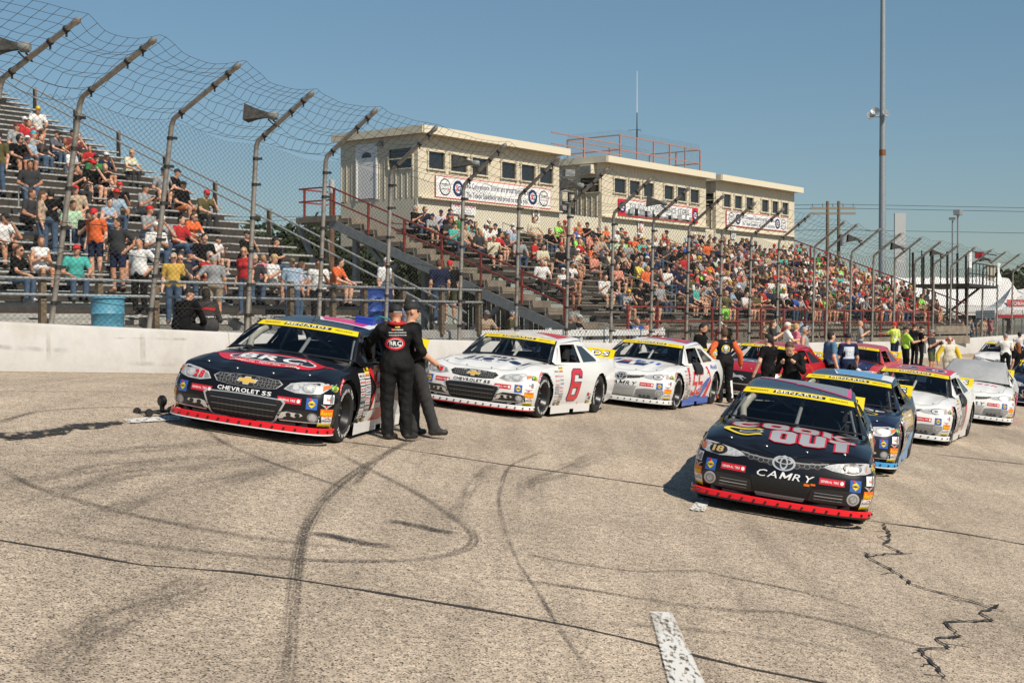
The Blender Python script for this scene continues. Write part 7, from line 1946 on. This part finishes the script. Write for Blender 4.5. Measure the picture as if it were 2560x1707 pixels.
def spectator(pose, g, sh, hd, bt, v, loc, rotz, label, group, scale=1.0):
    leg = 'long' if bt in ('denim', 'charcoal') or (pose == 'stand' and bt == 'black' and v % 2) else 'short'
    o = bpy.data.objects.new('spectator', proto((pose, g, hd.split('_')[0] if not hd.startswith('hair') else 'hair', leg, v))); COL.objects.link(o)
    rr_ = random.Random(str(label) + str(loc))
    dress(o, rr_.choice(SKINS[:4] + SKINS[:3]), TOPS[sh], BOTS[bt], rr_.choice(M_SHOE), HEADS[hd])
    o.location = loc; o.rotation_euler = (0, 0, rotz); s = scale * (.80 if g == 'k' else .95 if g == 'f' else 1.0); o.scale = (s, s, s)
    tag(o, label, 'person', group); return o
CROWD_A = """A sit 24.54 21 white cap_yellow tan m
A sit 22.23 17 grey cap_maroon denim m
A sit 22.35 16 grey cap_cyan denim m
A sit 21.49 15 black hood_black black m
A sit 21.82 15 lightblue cap_white black m
A sit 22.58 16 charcoal hair_brown denim f
A sit 23.44 17 slate cap_black denim f
A sit 23.81 17 green hair_brown denim k
A sit 24.08 17 maroon cap_black tan m
A sit 24.29 17 redplaid hair_brown denim f
A sit 24.31 16 red hair_dark denim k
A sit 23.15 13 green cap_black denim m
A sit 25.19 15 cream hair_blonde charcoal f
A sit 20.31 11 charcoal hair_dark denim m
A sit 21.63 11 black hair_dark charcoal m
A sit 22.62 12 black cap_red grey m
A sit 23.05 12 black hair_blonde white f
A sit 25.03 12 grey cap_navy black m
A sit 25.31 12 black cap_black tan m
A sit 24.7 10 black cap_black orange m
A sit 22.91 9 grey cap_black charcoal m
A sit 24.91 9 olive cap_red charcoal m
A stand 19.64 12 olive cap_navy denim m
A stand 18.0 5 tan hair_brown denim f
A stand 18.25 5 black hair_dark denim m
A sit 19.44 6 mint hair_dark denim m
A sit 19.51 5 black cap_black denim m
A sit 15.94 1 black hair_brown denim f
A sit 16.98 2 white hair_brown white f
A sit 17.44 1 teal cap_red denim m
A stand 18.63 3 orange cap_red navy m
A stand 18.77 2 charcoal hair_dark navy m
A sit 21.64 6 grey cap_red denim m
A sit 21.62 5 grey cap_white denim m
A sit 20.98 4 white cap_white denim m
A sit 22.12 5 red hair_dark denim m
A sit 23.02 6 orange hair_brown black f
A sit 21.92 3 black hair_dark black m
A sit 22.8 4 white cap_black tan k
A sit 23.73 4 black cap_black charcoal f
A sit 24.21 3 black cap_black denim m
A stand 18.42 0 white hair_dark black m
D stand 18.77 1.5 gold hair_grey denim m
D stand 18.95 1.55 charcoal hair_brown denim m
A sit 20.4 1 navy cap_navy denim m
A sit 20.92 1 red hair_grey denim m
D stand 19.87 1.5 grey hair_grey tan m
A stand 21.34 0 red hair_blonde denim f
A sit 22.38 1 charcoal hair_grey denim m
A sit 23.26 2 pink hair_blonde tan k
A sit 22.95 1 white cap_straw grey m
D stand 22.16 1.58 lightblue cap_camo denim m
D stand 22.4 1.49 lavender hair_brown denim f
D stand 22.97 1.57 white hair_dark black m
A sit 25.05 1 orange hair_dark tan m
A sit 17.26 5 navy hair_brown navy k"""
rc = random.Random(21); recs = []
for ln in CROWD_A.split('\n'):
    w = ln.split(); recs.append(w)
rq = random.Random(5)
for i_, n_i in ((3, 1), (4, 1), (7, 2), (8, 2), (9, 1), (14, 2), (18, 1), (19, 1)):      # more of the crowd between those picked out above
    for _ in range(n_i):
        for _try in range(20):
            t_ = round(rq.uniform(15.2 + i_ * .36, 18.5 + i_ * .42), 2)
            if all(q[0] != 'A' or int(q[3]) != i_ or abs(float(q[2]) - t_) > .5 for q in recs): break
        recs.append(['A', 'sit', str(t_), str(i_), rq.choice(['black', 'grey', 'white', 'charcoal', 'navy', 'red', 'lightblue', 'tan']), rq.choice(['cap_black', 'cap_red', 'cap_white', 'hair_brown', 'hair_dark', 'hair_grey']), rq.choice(['denim', 'tan', 'black', 'grey']), rq.choice('mmf')])
for n_, w in enumerate(recs):
    fr_, pose, t_, i_, sh, hd, bt, g = w; t_ = float(t_); v = n_ % (6 if pose == 'sit' else 5)
    who = {'m': 'man', 'f': 'woman', 'k': 'child'}[g]; col = COLW.get(sh, sh)
    if fr_ == 'A':
        i = int(i_); same = sorted(float(q[2]) for q in recs if q[0] == 'A' and q[3] == i_ and q[4] == sh and q[5] == hd); 
        loc, rz = frame(TA, t_, A_D0 + i * A_RUN - (0.0 if pose == 'sit' else .34), A_Z0 + i * A_RISE)
        lab = '%s in %s top with %s %sin the %s left bleacher row' % (who, col, head_words(hd), '' if pose == 'sit' else 'standing ', ORDN[i])
        if len(same) > 1: lab += ', %s from left' % ORDN[same.index(t_)]
    else:
        loc, rz = frame(TA, t_, 26.2, 2.0); lab = '%s in %s top with %s standing on the walkway of the left bleachers' % (who, col, head_words(hd))
        if v == 4: v = 0
    if pose == 'stand' and v in (2,): v = 0
    turn = rc.uniform(-.5, .5) if pose == 'sit' else rc.choice([-1.2, -.6, 1.0, 1.6, 2.4])
    spectator(pose, g, sh, hd, bt, v, loc, rz + PI + turn, lab, 'spectators at the left bleachers', .92 if fr_ == 'D' else 1.0)
# main grandstand: seats filled unevenly, in knots of people
TW = ['black'] * 22 + ['white'] * 11 + ['grey'] * 10 + ['charcoal'] * 12 + ['navy'] * 10 + ['red'] * 6 + ['lightblue'] * 5 + ['neon'] * 3 + ['orange'] * 2 + ['tan'] * 4 + ['royal'] * 4 + ['teal'] * 2 + ['pink'] * 2 + ['yellow'] + ['maroon'] * 2 + ['olive'] * 3 + ['salmon'] * 3 + ['mint'] * 2 + ['lavender'] * 2 + ['cream'] * 3 + ['green'] * 2
HW = ['cap_black'] * 7 + ['cap_white'] * 4 + ['cap_red'] * 5 + ['cap_navy'] * 4 + ['cap_grey'] * 2 + ['hair_brown'] * 7 + ['hair_dark'] * 6 + ['hair_blonde'] * 4 + ['hair_grey'] * 4 + ['hair_bald'] * 2 + ['cap_yellow', 'cap_straw', 'cap_camo']
BW = ['denim'] * 5 + ['black'] * 3 + ['tan'] * 3 + ['grey'] * 2 + ['navy', 'charcoal']
seats = []
AISLES = (6.4, 12.6, 18.8, 25.0, 31.0)
for row in range(B_N - 1):
    x = .45 + rc.uniform(0, .3)
    while x < B_L - .4:
        dens = .50 + .32 * math.sin(x * .55 + row * .6) * .6 + (.14 if x > 10 else -.05)
        if x < 5 and row < 7: dens *= .40
        if min(abs(x - a) for a in AISLES) > .35 and rc.random() < dens: seats.append((row, x))
        x += rc.uniform(.46, .60)
dist_ = lambda s: math.hypot(*frame(TB, B_T0 + s[1], B_D0 + s[0] * B_RUN)[0][:2])
seats.sort(key=dist_); N_IND = 170
people_b = []
for k_, (row, x) in enumerate(seats):
    g = rc.choice('mmmffk' if rc.random() < .3 else 'mmf'); hd = rc.choice(HW); sh = rc.choice(TW); bt = rc.choice(BW)
    if g == 'f' and hd in ('hair_bald', 'cap_straw'): hd = 'hair_brown'
    people_b.append([row, x, g, hd, sh, bt, rc.randrange(6), rc.uniform(-.55, .35)])
ind, rest = people_b[:N_IND], people_b[N_IND:]
byrow = {}
for p in people_b: byrow.setdefault(p[0], []).append(p[1])
for p in byrow.values(): p.sort()
for row, x, g, hd, sh, bt, v, turn in ind:
    loc, rz = frame(TB, B_T0 + x, B_D0 + row * B_RUN, B_Z0 + row * B_RISE); who = {'m': 'man', 'f': 'woman', 'k': 'child'}[g]
    lab = '%s in %s top with %s, %s from left in the %s grandstand row' % (who, COLW.get(sh, sh), head_words(hd), ORDN[byrow[row].index(x)], ORDN[row])
    spectator('sit', g, sh, hd, bt, v, loc, rz + PI + turn, lab, 'spectators in the main grandstand')
# the far end of the crowd reads as one mass
def mass(items, name, label):
    Vs, Fs, Ms, mats, o = [], [], [], [], 0
    for pose, g, hd, sh, bt, v, loc, rz, sc in items:
        me = proto((pose, g, hd.split('_')[0] if not hd.startswith('hair') else 'hair', 'long' if bt in ('denim', 'charcoal') else 'short', v)); n = len(me.vertices); co = np.empty(n * 3, np.float32); me.vertices.foreach_get('co', co); co = co.reshape(-1, 3) * sc
        c, s = math.cos(rz), math.sin(rz); co = np.stack([co[:, 0] * c - co[:, 1] * s, co[:, 0] * s + co[:, 1] * c, co[:, 2]], 1) + loc
        f = np.empty(len(me.polygons) * 4, np.int32); me.polygons.foreach_get('vertices', f) if len(me.loops) == len(me.polygons) * 4 else None; mi = np.empty(len(me.polygons), np.int32); me.polygons.foreach_get('material_index', mi)
        rs_ = random.Random(str(loc)); ml = [rs_.choice(SKINS[:4]), TOPS[sh], BOTS[bt], rs_.choice(M_SHOE), HEADS[hd], M_EYE]
        for m in ml:
            if m not in mats: mats.append(m)
        lut = np.array([mats.index(m) for m in ml]); Vs.append(co); Fs.append(f.reshape(-1, 4) + o); Ms.append(lut[mi]); o += n
    me = np_mesh(name, np.concatenate(Vs), np.concatenate(Fs)); mi = np.concatenate(Ms).astype(np.int32)
    if len(mi) == len(me.polygons): me.polygons.foreach_set('material_index', mi)
    for p in me.polygons: p.use_smooth = True
    ob = link(name, me, mats); tag(ob, label, 'crowd', kind='stuff'); return ob
items = []
for row, x, g, hd, sh, bt, v, turn in rest:
    loc, rz = frame(TB, B_T0 + x, B_D0 + row * B_RUN, B_Z0 + row * B_RISE); items.append(('sit', g, hd, sh, bt, v, np.array(loc), rz + PI + turn, 1.0 if g == 'm' else .93))
for k_ in range(70):                                   # standing along the fence past the stand
    t_ = rc.uniform(52, 92); d_ = WALL_D + rc.uniform(1.4, 4.5); x_, y_ = xy(d_, t_); g = rc.choice('mmf'); items.append(('stand', g, rc.choice(HW), rc.choice(TW), rc.choice(BW), rc.randrange(5), np.array((x_, y_, float(zw(t_)) + .1)), rc.uniform(0, 6.28), 1.0 if g == 'm' else .93))
mass(items, 'crowd', 'dense far crowd filling the right end of the grandstand and the fence')
# standing spectators close behind the wall and at the near corner of the grandstand
NEAR = [  # frame angle, t, d, z, pose, g, top, head, bottom, variant, turn, label
    (TA, 25.3, 26.3, 2.0, 'stand', 'm', 'white', 'cap_white', 'denim', 0, .2, 'man in white top and white cap standing beside the blue barrels'),
    (TA, 27.0, 26.0, 2.0, 'stand', 'm', 'navy', 'hair_brown', 'denim', 0, 2.6, 'man in navy top and jeans standing at the walkway end'),
    (TA, 27.5, 26.1, 2.0, 'stand', 'm', 'black', 'cap_red', 'camo', 0, -.8, 'man in black top and red cap standing at the walkway end'),
    (31.75, 28.4, 20.6, .95, 'stand', 'm', 'lavender', 'hair_dark', 'denim', 0, 1.5, 'person in pale top seen from behind beside the white plank fence'),
    (31.75, 33.4, 21.6, .7, 'stand', 'm', 'tan', 'cap_grey', 'tan', 4, -.4, 'man in tan shirt leaning on the white plank fence'),
    (31.75, 34.8, 21.6, .7, 'stand', 'm', 'olive', 'cap_white', 'tan', 0, .6, 'man in olive tee and white cap behind the white plank fence'),
    (31.75, 38.2, 21.6, .6, 'stand', 'm', 'charcoal', 'hair_grey', 'denim', 4, 0, 'man in charcoal tee leaning on the white plank fence'),
    (31.75, 38.9, 21.7, .6, 'stand', 'm', 'black', 'cap_white', 'denim', 4, .3, 'man in black tee and white cap at the white plank fence'),
    (31.75, 42.6, 21.5, .5, 'stand', 'm', 'royal', 'hair_bald', 'denim', 4, -.5, 'bald man in blue striped shirt leaning on the plank fence'),
    (31.75, 43.5, 21.6, .5, 'stand', 'm', 'salmon', 'hair_bald', 'tan', 4, .2, 'bald man in salmon shirt at the end of the plank fence'),
    (31.75, 49.0, 21.3, .4, 'stand', 'm', 'red', 'cap_white', 'denim', 0, .4, 'man in red tee and white cap behind the number 55 car'),
    (31.75, 50.0, 21.4, .4, 'stand', 'm', 'black', 'cap_black', 'denim', 0, 2.8, 'man in black tee and black cap behind the number 55 car'),
    (31.75, 54.2, 24.0, 2.0, 'stand', 'm', 'hivis', 'cap_straw', 'navy', 0, 2.9, 'man in yellow safety vest and straw hat in front of the grandstand'),
    (31.75, 50.3, 21.6, 1.2, 'stand', 'm', 'neon', 'hair_dark', 'camo', 0, 3.1, 'large man in neon green tee with his back turned'),
]
for th, t_, d_, z_, pose, g, sh, hd, bt, v, turn, lab in NEAR:
    loc, rz = frame(th if th == TA else math.degrees(TH), t_, d_, z_); spectator(pose, g, sh, hd, bt, v, loc, rz + PI + turn, lab, 'spectators standing behind the wall')

# ------------------------------------------------------------------ people on the track, each built singly
def up_px(u, q): x = (u - 1280) / 3555.6 * q; return (x, q, float(G(x, q)))
def on_body(me, items, name, parent, mats_, back=True, lift=.006):
    """print on clothing: flat outlines laid on the chest or the back"""
    vs = [v.co.copy() for v in me.vertices]; bvh = BVHTree.FromPolygons(vs, [tuple(p.vertices) for p in me.polygons]); V = []; F = []; M = []
    for k, (v2, f2, mi) in enumerate(items):
        v2, f2 = dice(v2, f2, .05); o = len(V)
        for a, b_ in v2:
            p0 = Vector((a if not back else a, -1.0 if back else 1.0, b_)); hit, nr, _, _ = bvh.ray_cast(p0, Vector((0, 1 if back else -1, 0)))
            V.append(tuple((hit if hit else Vector((a, -.12, b_))) + Vector((0, -1 if back else 1, 0)) * (lift + .0015 * k)))
        F += [tuple(i + o for i in f) for f in f2]; M += [mi] * len(f2)
    m = bpy.data.meshes.new(name); m.from_pydata(V, [], F); m.polygons.foreach_set('material_index', M)
    return link(name, m, mats_, parent)
def poly2(P): return list(P), [tuple(range(len(P)))]
def person(loc, face, label, colors, h=.014, scale=1.0, wr=.0022, seed=1, **kw):
    """face: compass angle of the facing direction, 0 = away from the camera, 90 = to the right"""
    F = figure(**kw); me = person_mesh(F, h, 'person', wr, seed); o = bpy.data.objects.new('person', me); COL.objects.link(o)
    sk, tp, bt, sh, hd = colors; dress(o, SKINS[sk] if isinstance(sk, int) else sk, TOPS[tp] if isinstance(tp, str) else tp, BOTS[bt] if isinstance(bt, str) else bt, M_SHOE[sh], HEADS[hd])
    o.location = loc; o.rotation_euler = (0, 0, -R(face)); o.scale = (scale,) * 3; tag(o, label, 'person', 'people standing among the cars'); return o
SUIT = mat('race_suit_black', (.008, .008, .0085), .75, spec=.2, var=.3, vscale=5, bump=1.0, bscale=11); SUITP = mat('race_suit_trousers', (.009, .009, .0095), .75, spec=.2, var=.3, vscale=5, bump=1.0, bscale=13)
pa = (-1.43, 17.62, float(G(-1.43, 17.62)))
A_ = person(pa, -12, 'heavy man in black race suit with white BRC patch, back to the camera', (1, SUIT, SUITP, 1, 'cap_black'), h=.012, wr=.004, scale=.985, armL=((.16, .20, -.20), (.10, .42, -.34)), armR=((.12, -.02, -.28), (-.02, .16, -.40)), build=1.14, sleeve='long', head='cap', brim=False, fingers=True, headturn=R(-25), headdown=R(14), lean=.04, baggy=1.18, feet=[((-.115, .03, .50), (-.12, -.02, .10), (.11, .10, -.055)), ((.115, .03, .50), (.12, -.02, .10), (.13, .08, -.055))])
b_items = [(*poly2(ellipse(-.03, 1.215, .125, .082)), 0), (*poly2(ellipse(-.03, 1.215, .098, .058)), 1), (*poly2(ellipse(-.03, 1.215, .090, .050)), 2)]
v_, f_ = text2d('BRC', .078, bold=.03, width=.145); b_items.append((off(v_, -.03, 1.215), f_, 1))
for s_, z_, w_, hgt in (('DRIVEPRO', 1.385, .14, .022), ('PINNACLERACINGGROUP', 1.350, .22, .018), ('CLERACINGGROUP.COM', 1.318, .22, .018)):
    v_, f_ = text2d(s_, hgt, bold=.02, width=w_); b_items.append((off(v_, 0, z_), f_, 1))
b_items.append((*poly2(rect(-.075, 1.376, -.045, 1.396)), 3)); b_items.append((*poly2(off([(-.03, .01), (.03, .01), (.03, -.01), (-.03, -.01)], 0, 1.42)), 4))
on_body(A_.data, b_items, 'back_patch', A_, [V_R, V_W, V_K, V_O, V_GOLD])
MB().tube([Vector((.088 * math.cos(q) , -.012 + .080 * math.sin(q) - .005, 1.47 + .012 * math.sin(q))) for q in np.linspace(0, 2 * PI, 18)], .022, 8, cap=False).build('red_collar', TOPS['red'], A_, smooth=60)
MB().tube([Vector((.05 * k, -.115, 1.605)) for k in (-1, 0, 1)], .012, 6).build('cap_strap', M_STEELD, A_)
pb = (-1.27, 18.25, float(G(-1.27, 18.25)))
person(pb, 62, 'man in black cap and sunglasses leaning back against the black car', (0, 'black', 'charcoal', 1, 'cap_black'), h=.012, wr=.003, armL='back', armR=((.10, -.02, -.28), (.06, .20, -.42)), lean=-.07, build=1.08, sleeve='short', head='cap', glasses=True, fingers=True, baggy=1.15, headturn=R(-15), feet=[((-.10, .06, .50), (-.10, .06, .095)), ((.10, .12, .50), (.12, .24, .095))])
# two crew members sitting on the wall, one spectator below it
def on_wall(t_, back=.22): x_, y_ = xy(WALL_D + back, t_); return (x_, y_, wall_top(t_) - .44)
VEST = cloth('grey_red_vest', (.06, .055, .055))
o = person(on_wall(20.05, .30), -28, 'woman with long black hair in grey and red vest sitting on the wall', (0, VEST, 'charcoal', 1, 'hair_dark'), h=.016, wr=.003, pose='sit', armL='knees', armR='lap', lean=.42, female=True, sleeve='long', head='hair', hair='long')
v_, f_ = text2d('PRESTON', .03, width=.16)
on_body(o.data, [(*poly2(rect(-.13, .84, .13, .90)), 0), (off(v_, 0, .72), f_, 1)], 'vest_print', o, [TOPS['red'], V_W])
person(on_wall(19.35, .35), 20, 'person in black hoodie and black cap sitting hunched on the wall', (0, 'black', 'black', 1, 'cap_black'), h=.016, wr=.003, pose='sit', armL='knees', armR='knees', lean=.5, sleeve='long', head='cap', headturn=R(-60))
x_, y_ = xy(WALL_D + 1.0, 23.2); person((x_, y_, wall_top(23.2) - 1.28), 160, 'man in black cap and black tee standing behind the wall above the black car', (1, 'black', 'black', 1, 'cap_black'), h=.018, armL='down', armR='down', head='cap', glasses=True, build=1.1)
ORG = cloth('orange_sleeves', (.78, .12, .012))
person(up_px(1752, 32.4), 120, 'bearded man in black hoodie behind the number 55 car', (1, 'black', 'black', 1, 'hair_dark'), armL='down', armR='down', sleeve='long', head='hair', beard=True, build=1.15, headdown=R(14), headturn=R(-10))
o = person(up_px(1811, 31.6), -8, 'man in black and orange race suit with round back emblem, back turned', (1, SUIT, SUITP, 1, 'hair_brown'), h=.013, wr=.0035, armL='hips', armR='side', sleeve='long', head='hair', build=1.12, scale=.97, baggy=1.25)
it = [(*poly2(ellipse(0, 1.24, .10, .10)), 0), (*poly2(ellipse(0, 1.25, .075, .08)), 1), (*poly2(ellipse(0, 1.27, .045, .05)), 2)]; v_, f_ = text2d('MULLINS', .055, bold=.03, width=.22); it.append((off(v_, 0, 1.175), f_, 3)); v_, f_ = text2d('AUTO', .025, bold=.02, width=.06); it.append((off(v_, 0, 1.40), f_, 3))
on_body(o.data, it, 'back_emblem', o, [V_Y, V_S, V_W, V_B])
for s in (-1, 1):       # orange sleeves and side stripes are panels of their own over the suit
    sh_ = np.array([s * .195, -.01, 1.385]); e_, w_ = ARMS['hips' if s < 0 else 'side']; ee = sh_ + np.array([s * e_[0], e_[1], e_[2]]); ww = sh_ + np.array([s * w_[0], w_[1], w_[2]])
    MB().tube([sh_, sh_ * .5 + ee * .5, ee, ee * .5 + ww * .5, ww], [.078, .074, .070, .062, .050], 12).build('orange_sleeve', ORG, o, smooth=60)
    MB().tube([(s * .135, -.02, .52), (s * .15, -.03, .12)], [.05, .055], 8).build('orange_trouser_panel', ORG if s < 0 else V_W, o, smooth=60)
person(up_px(1921, 30), -35, 'woman in black tee with long dark ponytail walking past the red car', (2, 'black', 'black', 1, 'hair_dark'), scale=.97, female=True, armL='side', armR='down', head='hair', hair='pony', headturn=R(25), wr=.003)
person(up_px(1978, 26.4), 200, 'young man in black suit with orange collar looking down at his hands', (2, SUIT, SUITP, 1, 'hair_brown'), h=.013, scale=1.0, armL='phone', armR='phone', sleeve='long', head='hair', headdown=R(42), lean=.12, wr=.003)
yo = bpy.data.objects[-1] if False else [q for q in bpy.data.objects if q.get('label', '').startswith('young man in black suit')][0]
MB().tube([Vector((.10 * math.cos(q), .01 + .085 * math.sin(q), 1.43 + .02 * math.sin(q))) for q in np.linspace(0, 2 * PI, 16)], .032, 8, cap=False).build('orange_collar', ORG, yo, smooth=60)
for s in (-1, 1): MB().tube([(s * .17, .0, 1.40), (s * .235, .02, 1.30)], [.066, .068], 10).build('orange_shoulder', ORG, yo, smooth=60)
person(up_px(2077, 36), 75, 'woman in blue polo shirt with glasses and dark curly hair', (2, cloth('polo_blue', (.10, .22, .36)), 'black', 1, 'hair_dark'), female=True, build=1.3, armL='down', armR='down', head='hair', scale=1.0)
o = person(up_px(2120, 36), -20, 'photographer in navy shirt and pale tabard with camera on a strap', (1, 'navy', 'navy', 1, 'cap_black'), armL='fold', armR='down', head='cap', build=1.15)
v_, f_ = text2d('25', .16, bold=.03, width=.16); on_body(o.data, [(*poly2(rect(-.17, 1.08, .12, 1.38)), 0), (off(v_, -.03, 1.25), f_, 1)], 'tabard', o, [mat('pale_tabard', (.50, .56, .66), .7), V_W])
b = MB(); b.box((.02, -.19, .88), (.16, .12, .12)); b.tube([(.02, -.24, .88), (.02, -.40, .80)], [.05, .055], 12); b.build('camera', mat('camera_black', (.02, .02, .02), .4), o)
MB().tube([(.02, -.40, .80), (.02, -.52, .74)], [.058, .062], 12).build('lens_hood', V_W, o)
person(up_px(1968, 44), 95, 'man in white polo and white patterned cap beyond the red car', (0, 'white', 'tan', 0, 'cap_white'), armL='down', armR='rail', build=1.2)
person(up_px(1990, 46), 80, 'woman in pink top with short pale hair beyond the red car', (2, 'pink', 'white', 0, 'hair_blonde'), female=True, armL='down', armR='down', head='hair', scale=.97)
person(up_px(2011, 41.5), 110, 'grey haired man in sleeveless grey shirt and sunglasses', (1, 'grey', 'tan', 0, 'hair_grey'), armL='out', armR='out', head='hair', glasses=True, sleeve='none', build=1.1, scale=.97)
person(up_px(1932, 47), 100, 'woman with long brown hair beyond the woman with the ponytail', (2, 'charcoal', 'denim', 0, 'hair_brown'), female=True, head='hair', hair='long', armL='down', armR='phone', scale=.98)
person(up_px(2150, 57), 100, 'man in light grey tee leaning on the wall looking at his phone', (0, 'grey', 'denim', 0, 'hair_bald'), head='hair', armL='phone', armR='phone', build=1.2)
o = person(up_px(2237, 56.5), -40, 'official in yellow safety vest and red cap', (1, 'hivis', 'navy', 1, 'cap_red'), armL='reach', armR='down', head='cap', build=1.12, scale=1.03)
on_body(o.data, [(*poly2(rect(-.19, 1.04, .19, 1.09)), 0), (*poly2(rect(-.13, 1.09, -.08, 1.42)), 0), (*poly2(rect(.08, 1.09, .13, 1.42)), 0)], 'reflective_band', o, [V_SILV])
person(up_px(2264, 52), 80, 'man in neon yellow green tee and dark cap', (0, cloth('neon_yellow', (.45, .80, .03)), 'black', 1, 'cap_black'), armL='down', armR='rail', head='cap', build=1.1)
person(up_px(2286, 59), 60, 'man in dark grey tee beside the wall in black cap', (0, 'charcoal', 'black', 1, 'cap_black'), armL='down', armR='rail', head='cap')
person(up_px(2303, 58), 100, 'person in black tee with green print beside the wall', (0, 'black', 'black', 1, 'cap_black'), armL='down', armR='fold', head='cap', scale=.97)
o = person(up_px(2329, 51), 130, 'photographer in grey tee and olive cargo shorts holding a camera', (1, 'charcoal', 'camo', 1, 'cap_grey'), armL='phone', armR='phone', legs='short', head='cap', glasses=True, scale=.99)
MB().box((0, .36, 1.22), (.16, .12, .11)).build('camera', mat('camera_black', (.02, .02, .02), .4), o)
o = person(up_px(2373, 45.5), 170, 'safety worker in cream suit with yellow sleeves and red ear muffs', (1, cloth('cream_suit', (.66, .60, .46)), cloth('cream_trousers', (.62, .57, .45)), 1, 'hair_grey'), armL='side', armR='side', sleeve='long', head='hair', glasses=True, build=1.25, scale=.97)
for s in (-1, 1):
    sh_ = np.array([s * .205, -.01, 1.385]); e_, w_ = ARMS['side']; ee = sh_ + np.array([s * e_[0], e_[1], e_[2]]); ww = sh_ + np.array([s * w_[0], w_[1], w_[2]])
    MB().tube([sh_, ee, ww], [.085, .078, .056], 12).build('yellow_sleeve', mat('yellow_sleeve_cloth', (.72, .50, .02), .8), o, smooth=60); MB().tube([(s * .085, 0, 1.60), (s * .115, 0, 1.60)], .045, 12).build('ear_muff', TOPS['red'], o)
person(up_px(2514, 54), 10, 'man in white polo and tan cap with his back turned at the right', (1, 'white', 'black', 1, 'cap_grey'), armL='reach', armR='down', head='cap', build=1.12)
person(up_px(2549, 60), 30, 'man in white shirt at the right edge by the farthest car', (1, 'white', 'tan', 1, 'hair_dark'), head='hair', build=1.1)
person(up_px(2545, 46), -15, 'woman with red hair in black tee at the right edge', (2, 'black', 'denim', 1, 'hair_red'), female=True, head='hair', hair='long', scale=.97)
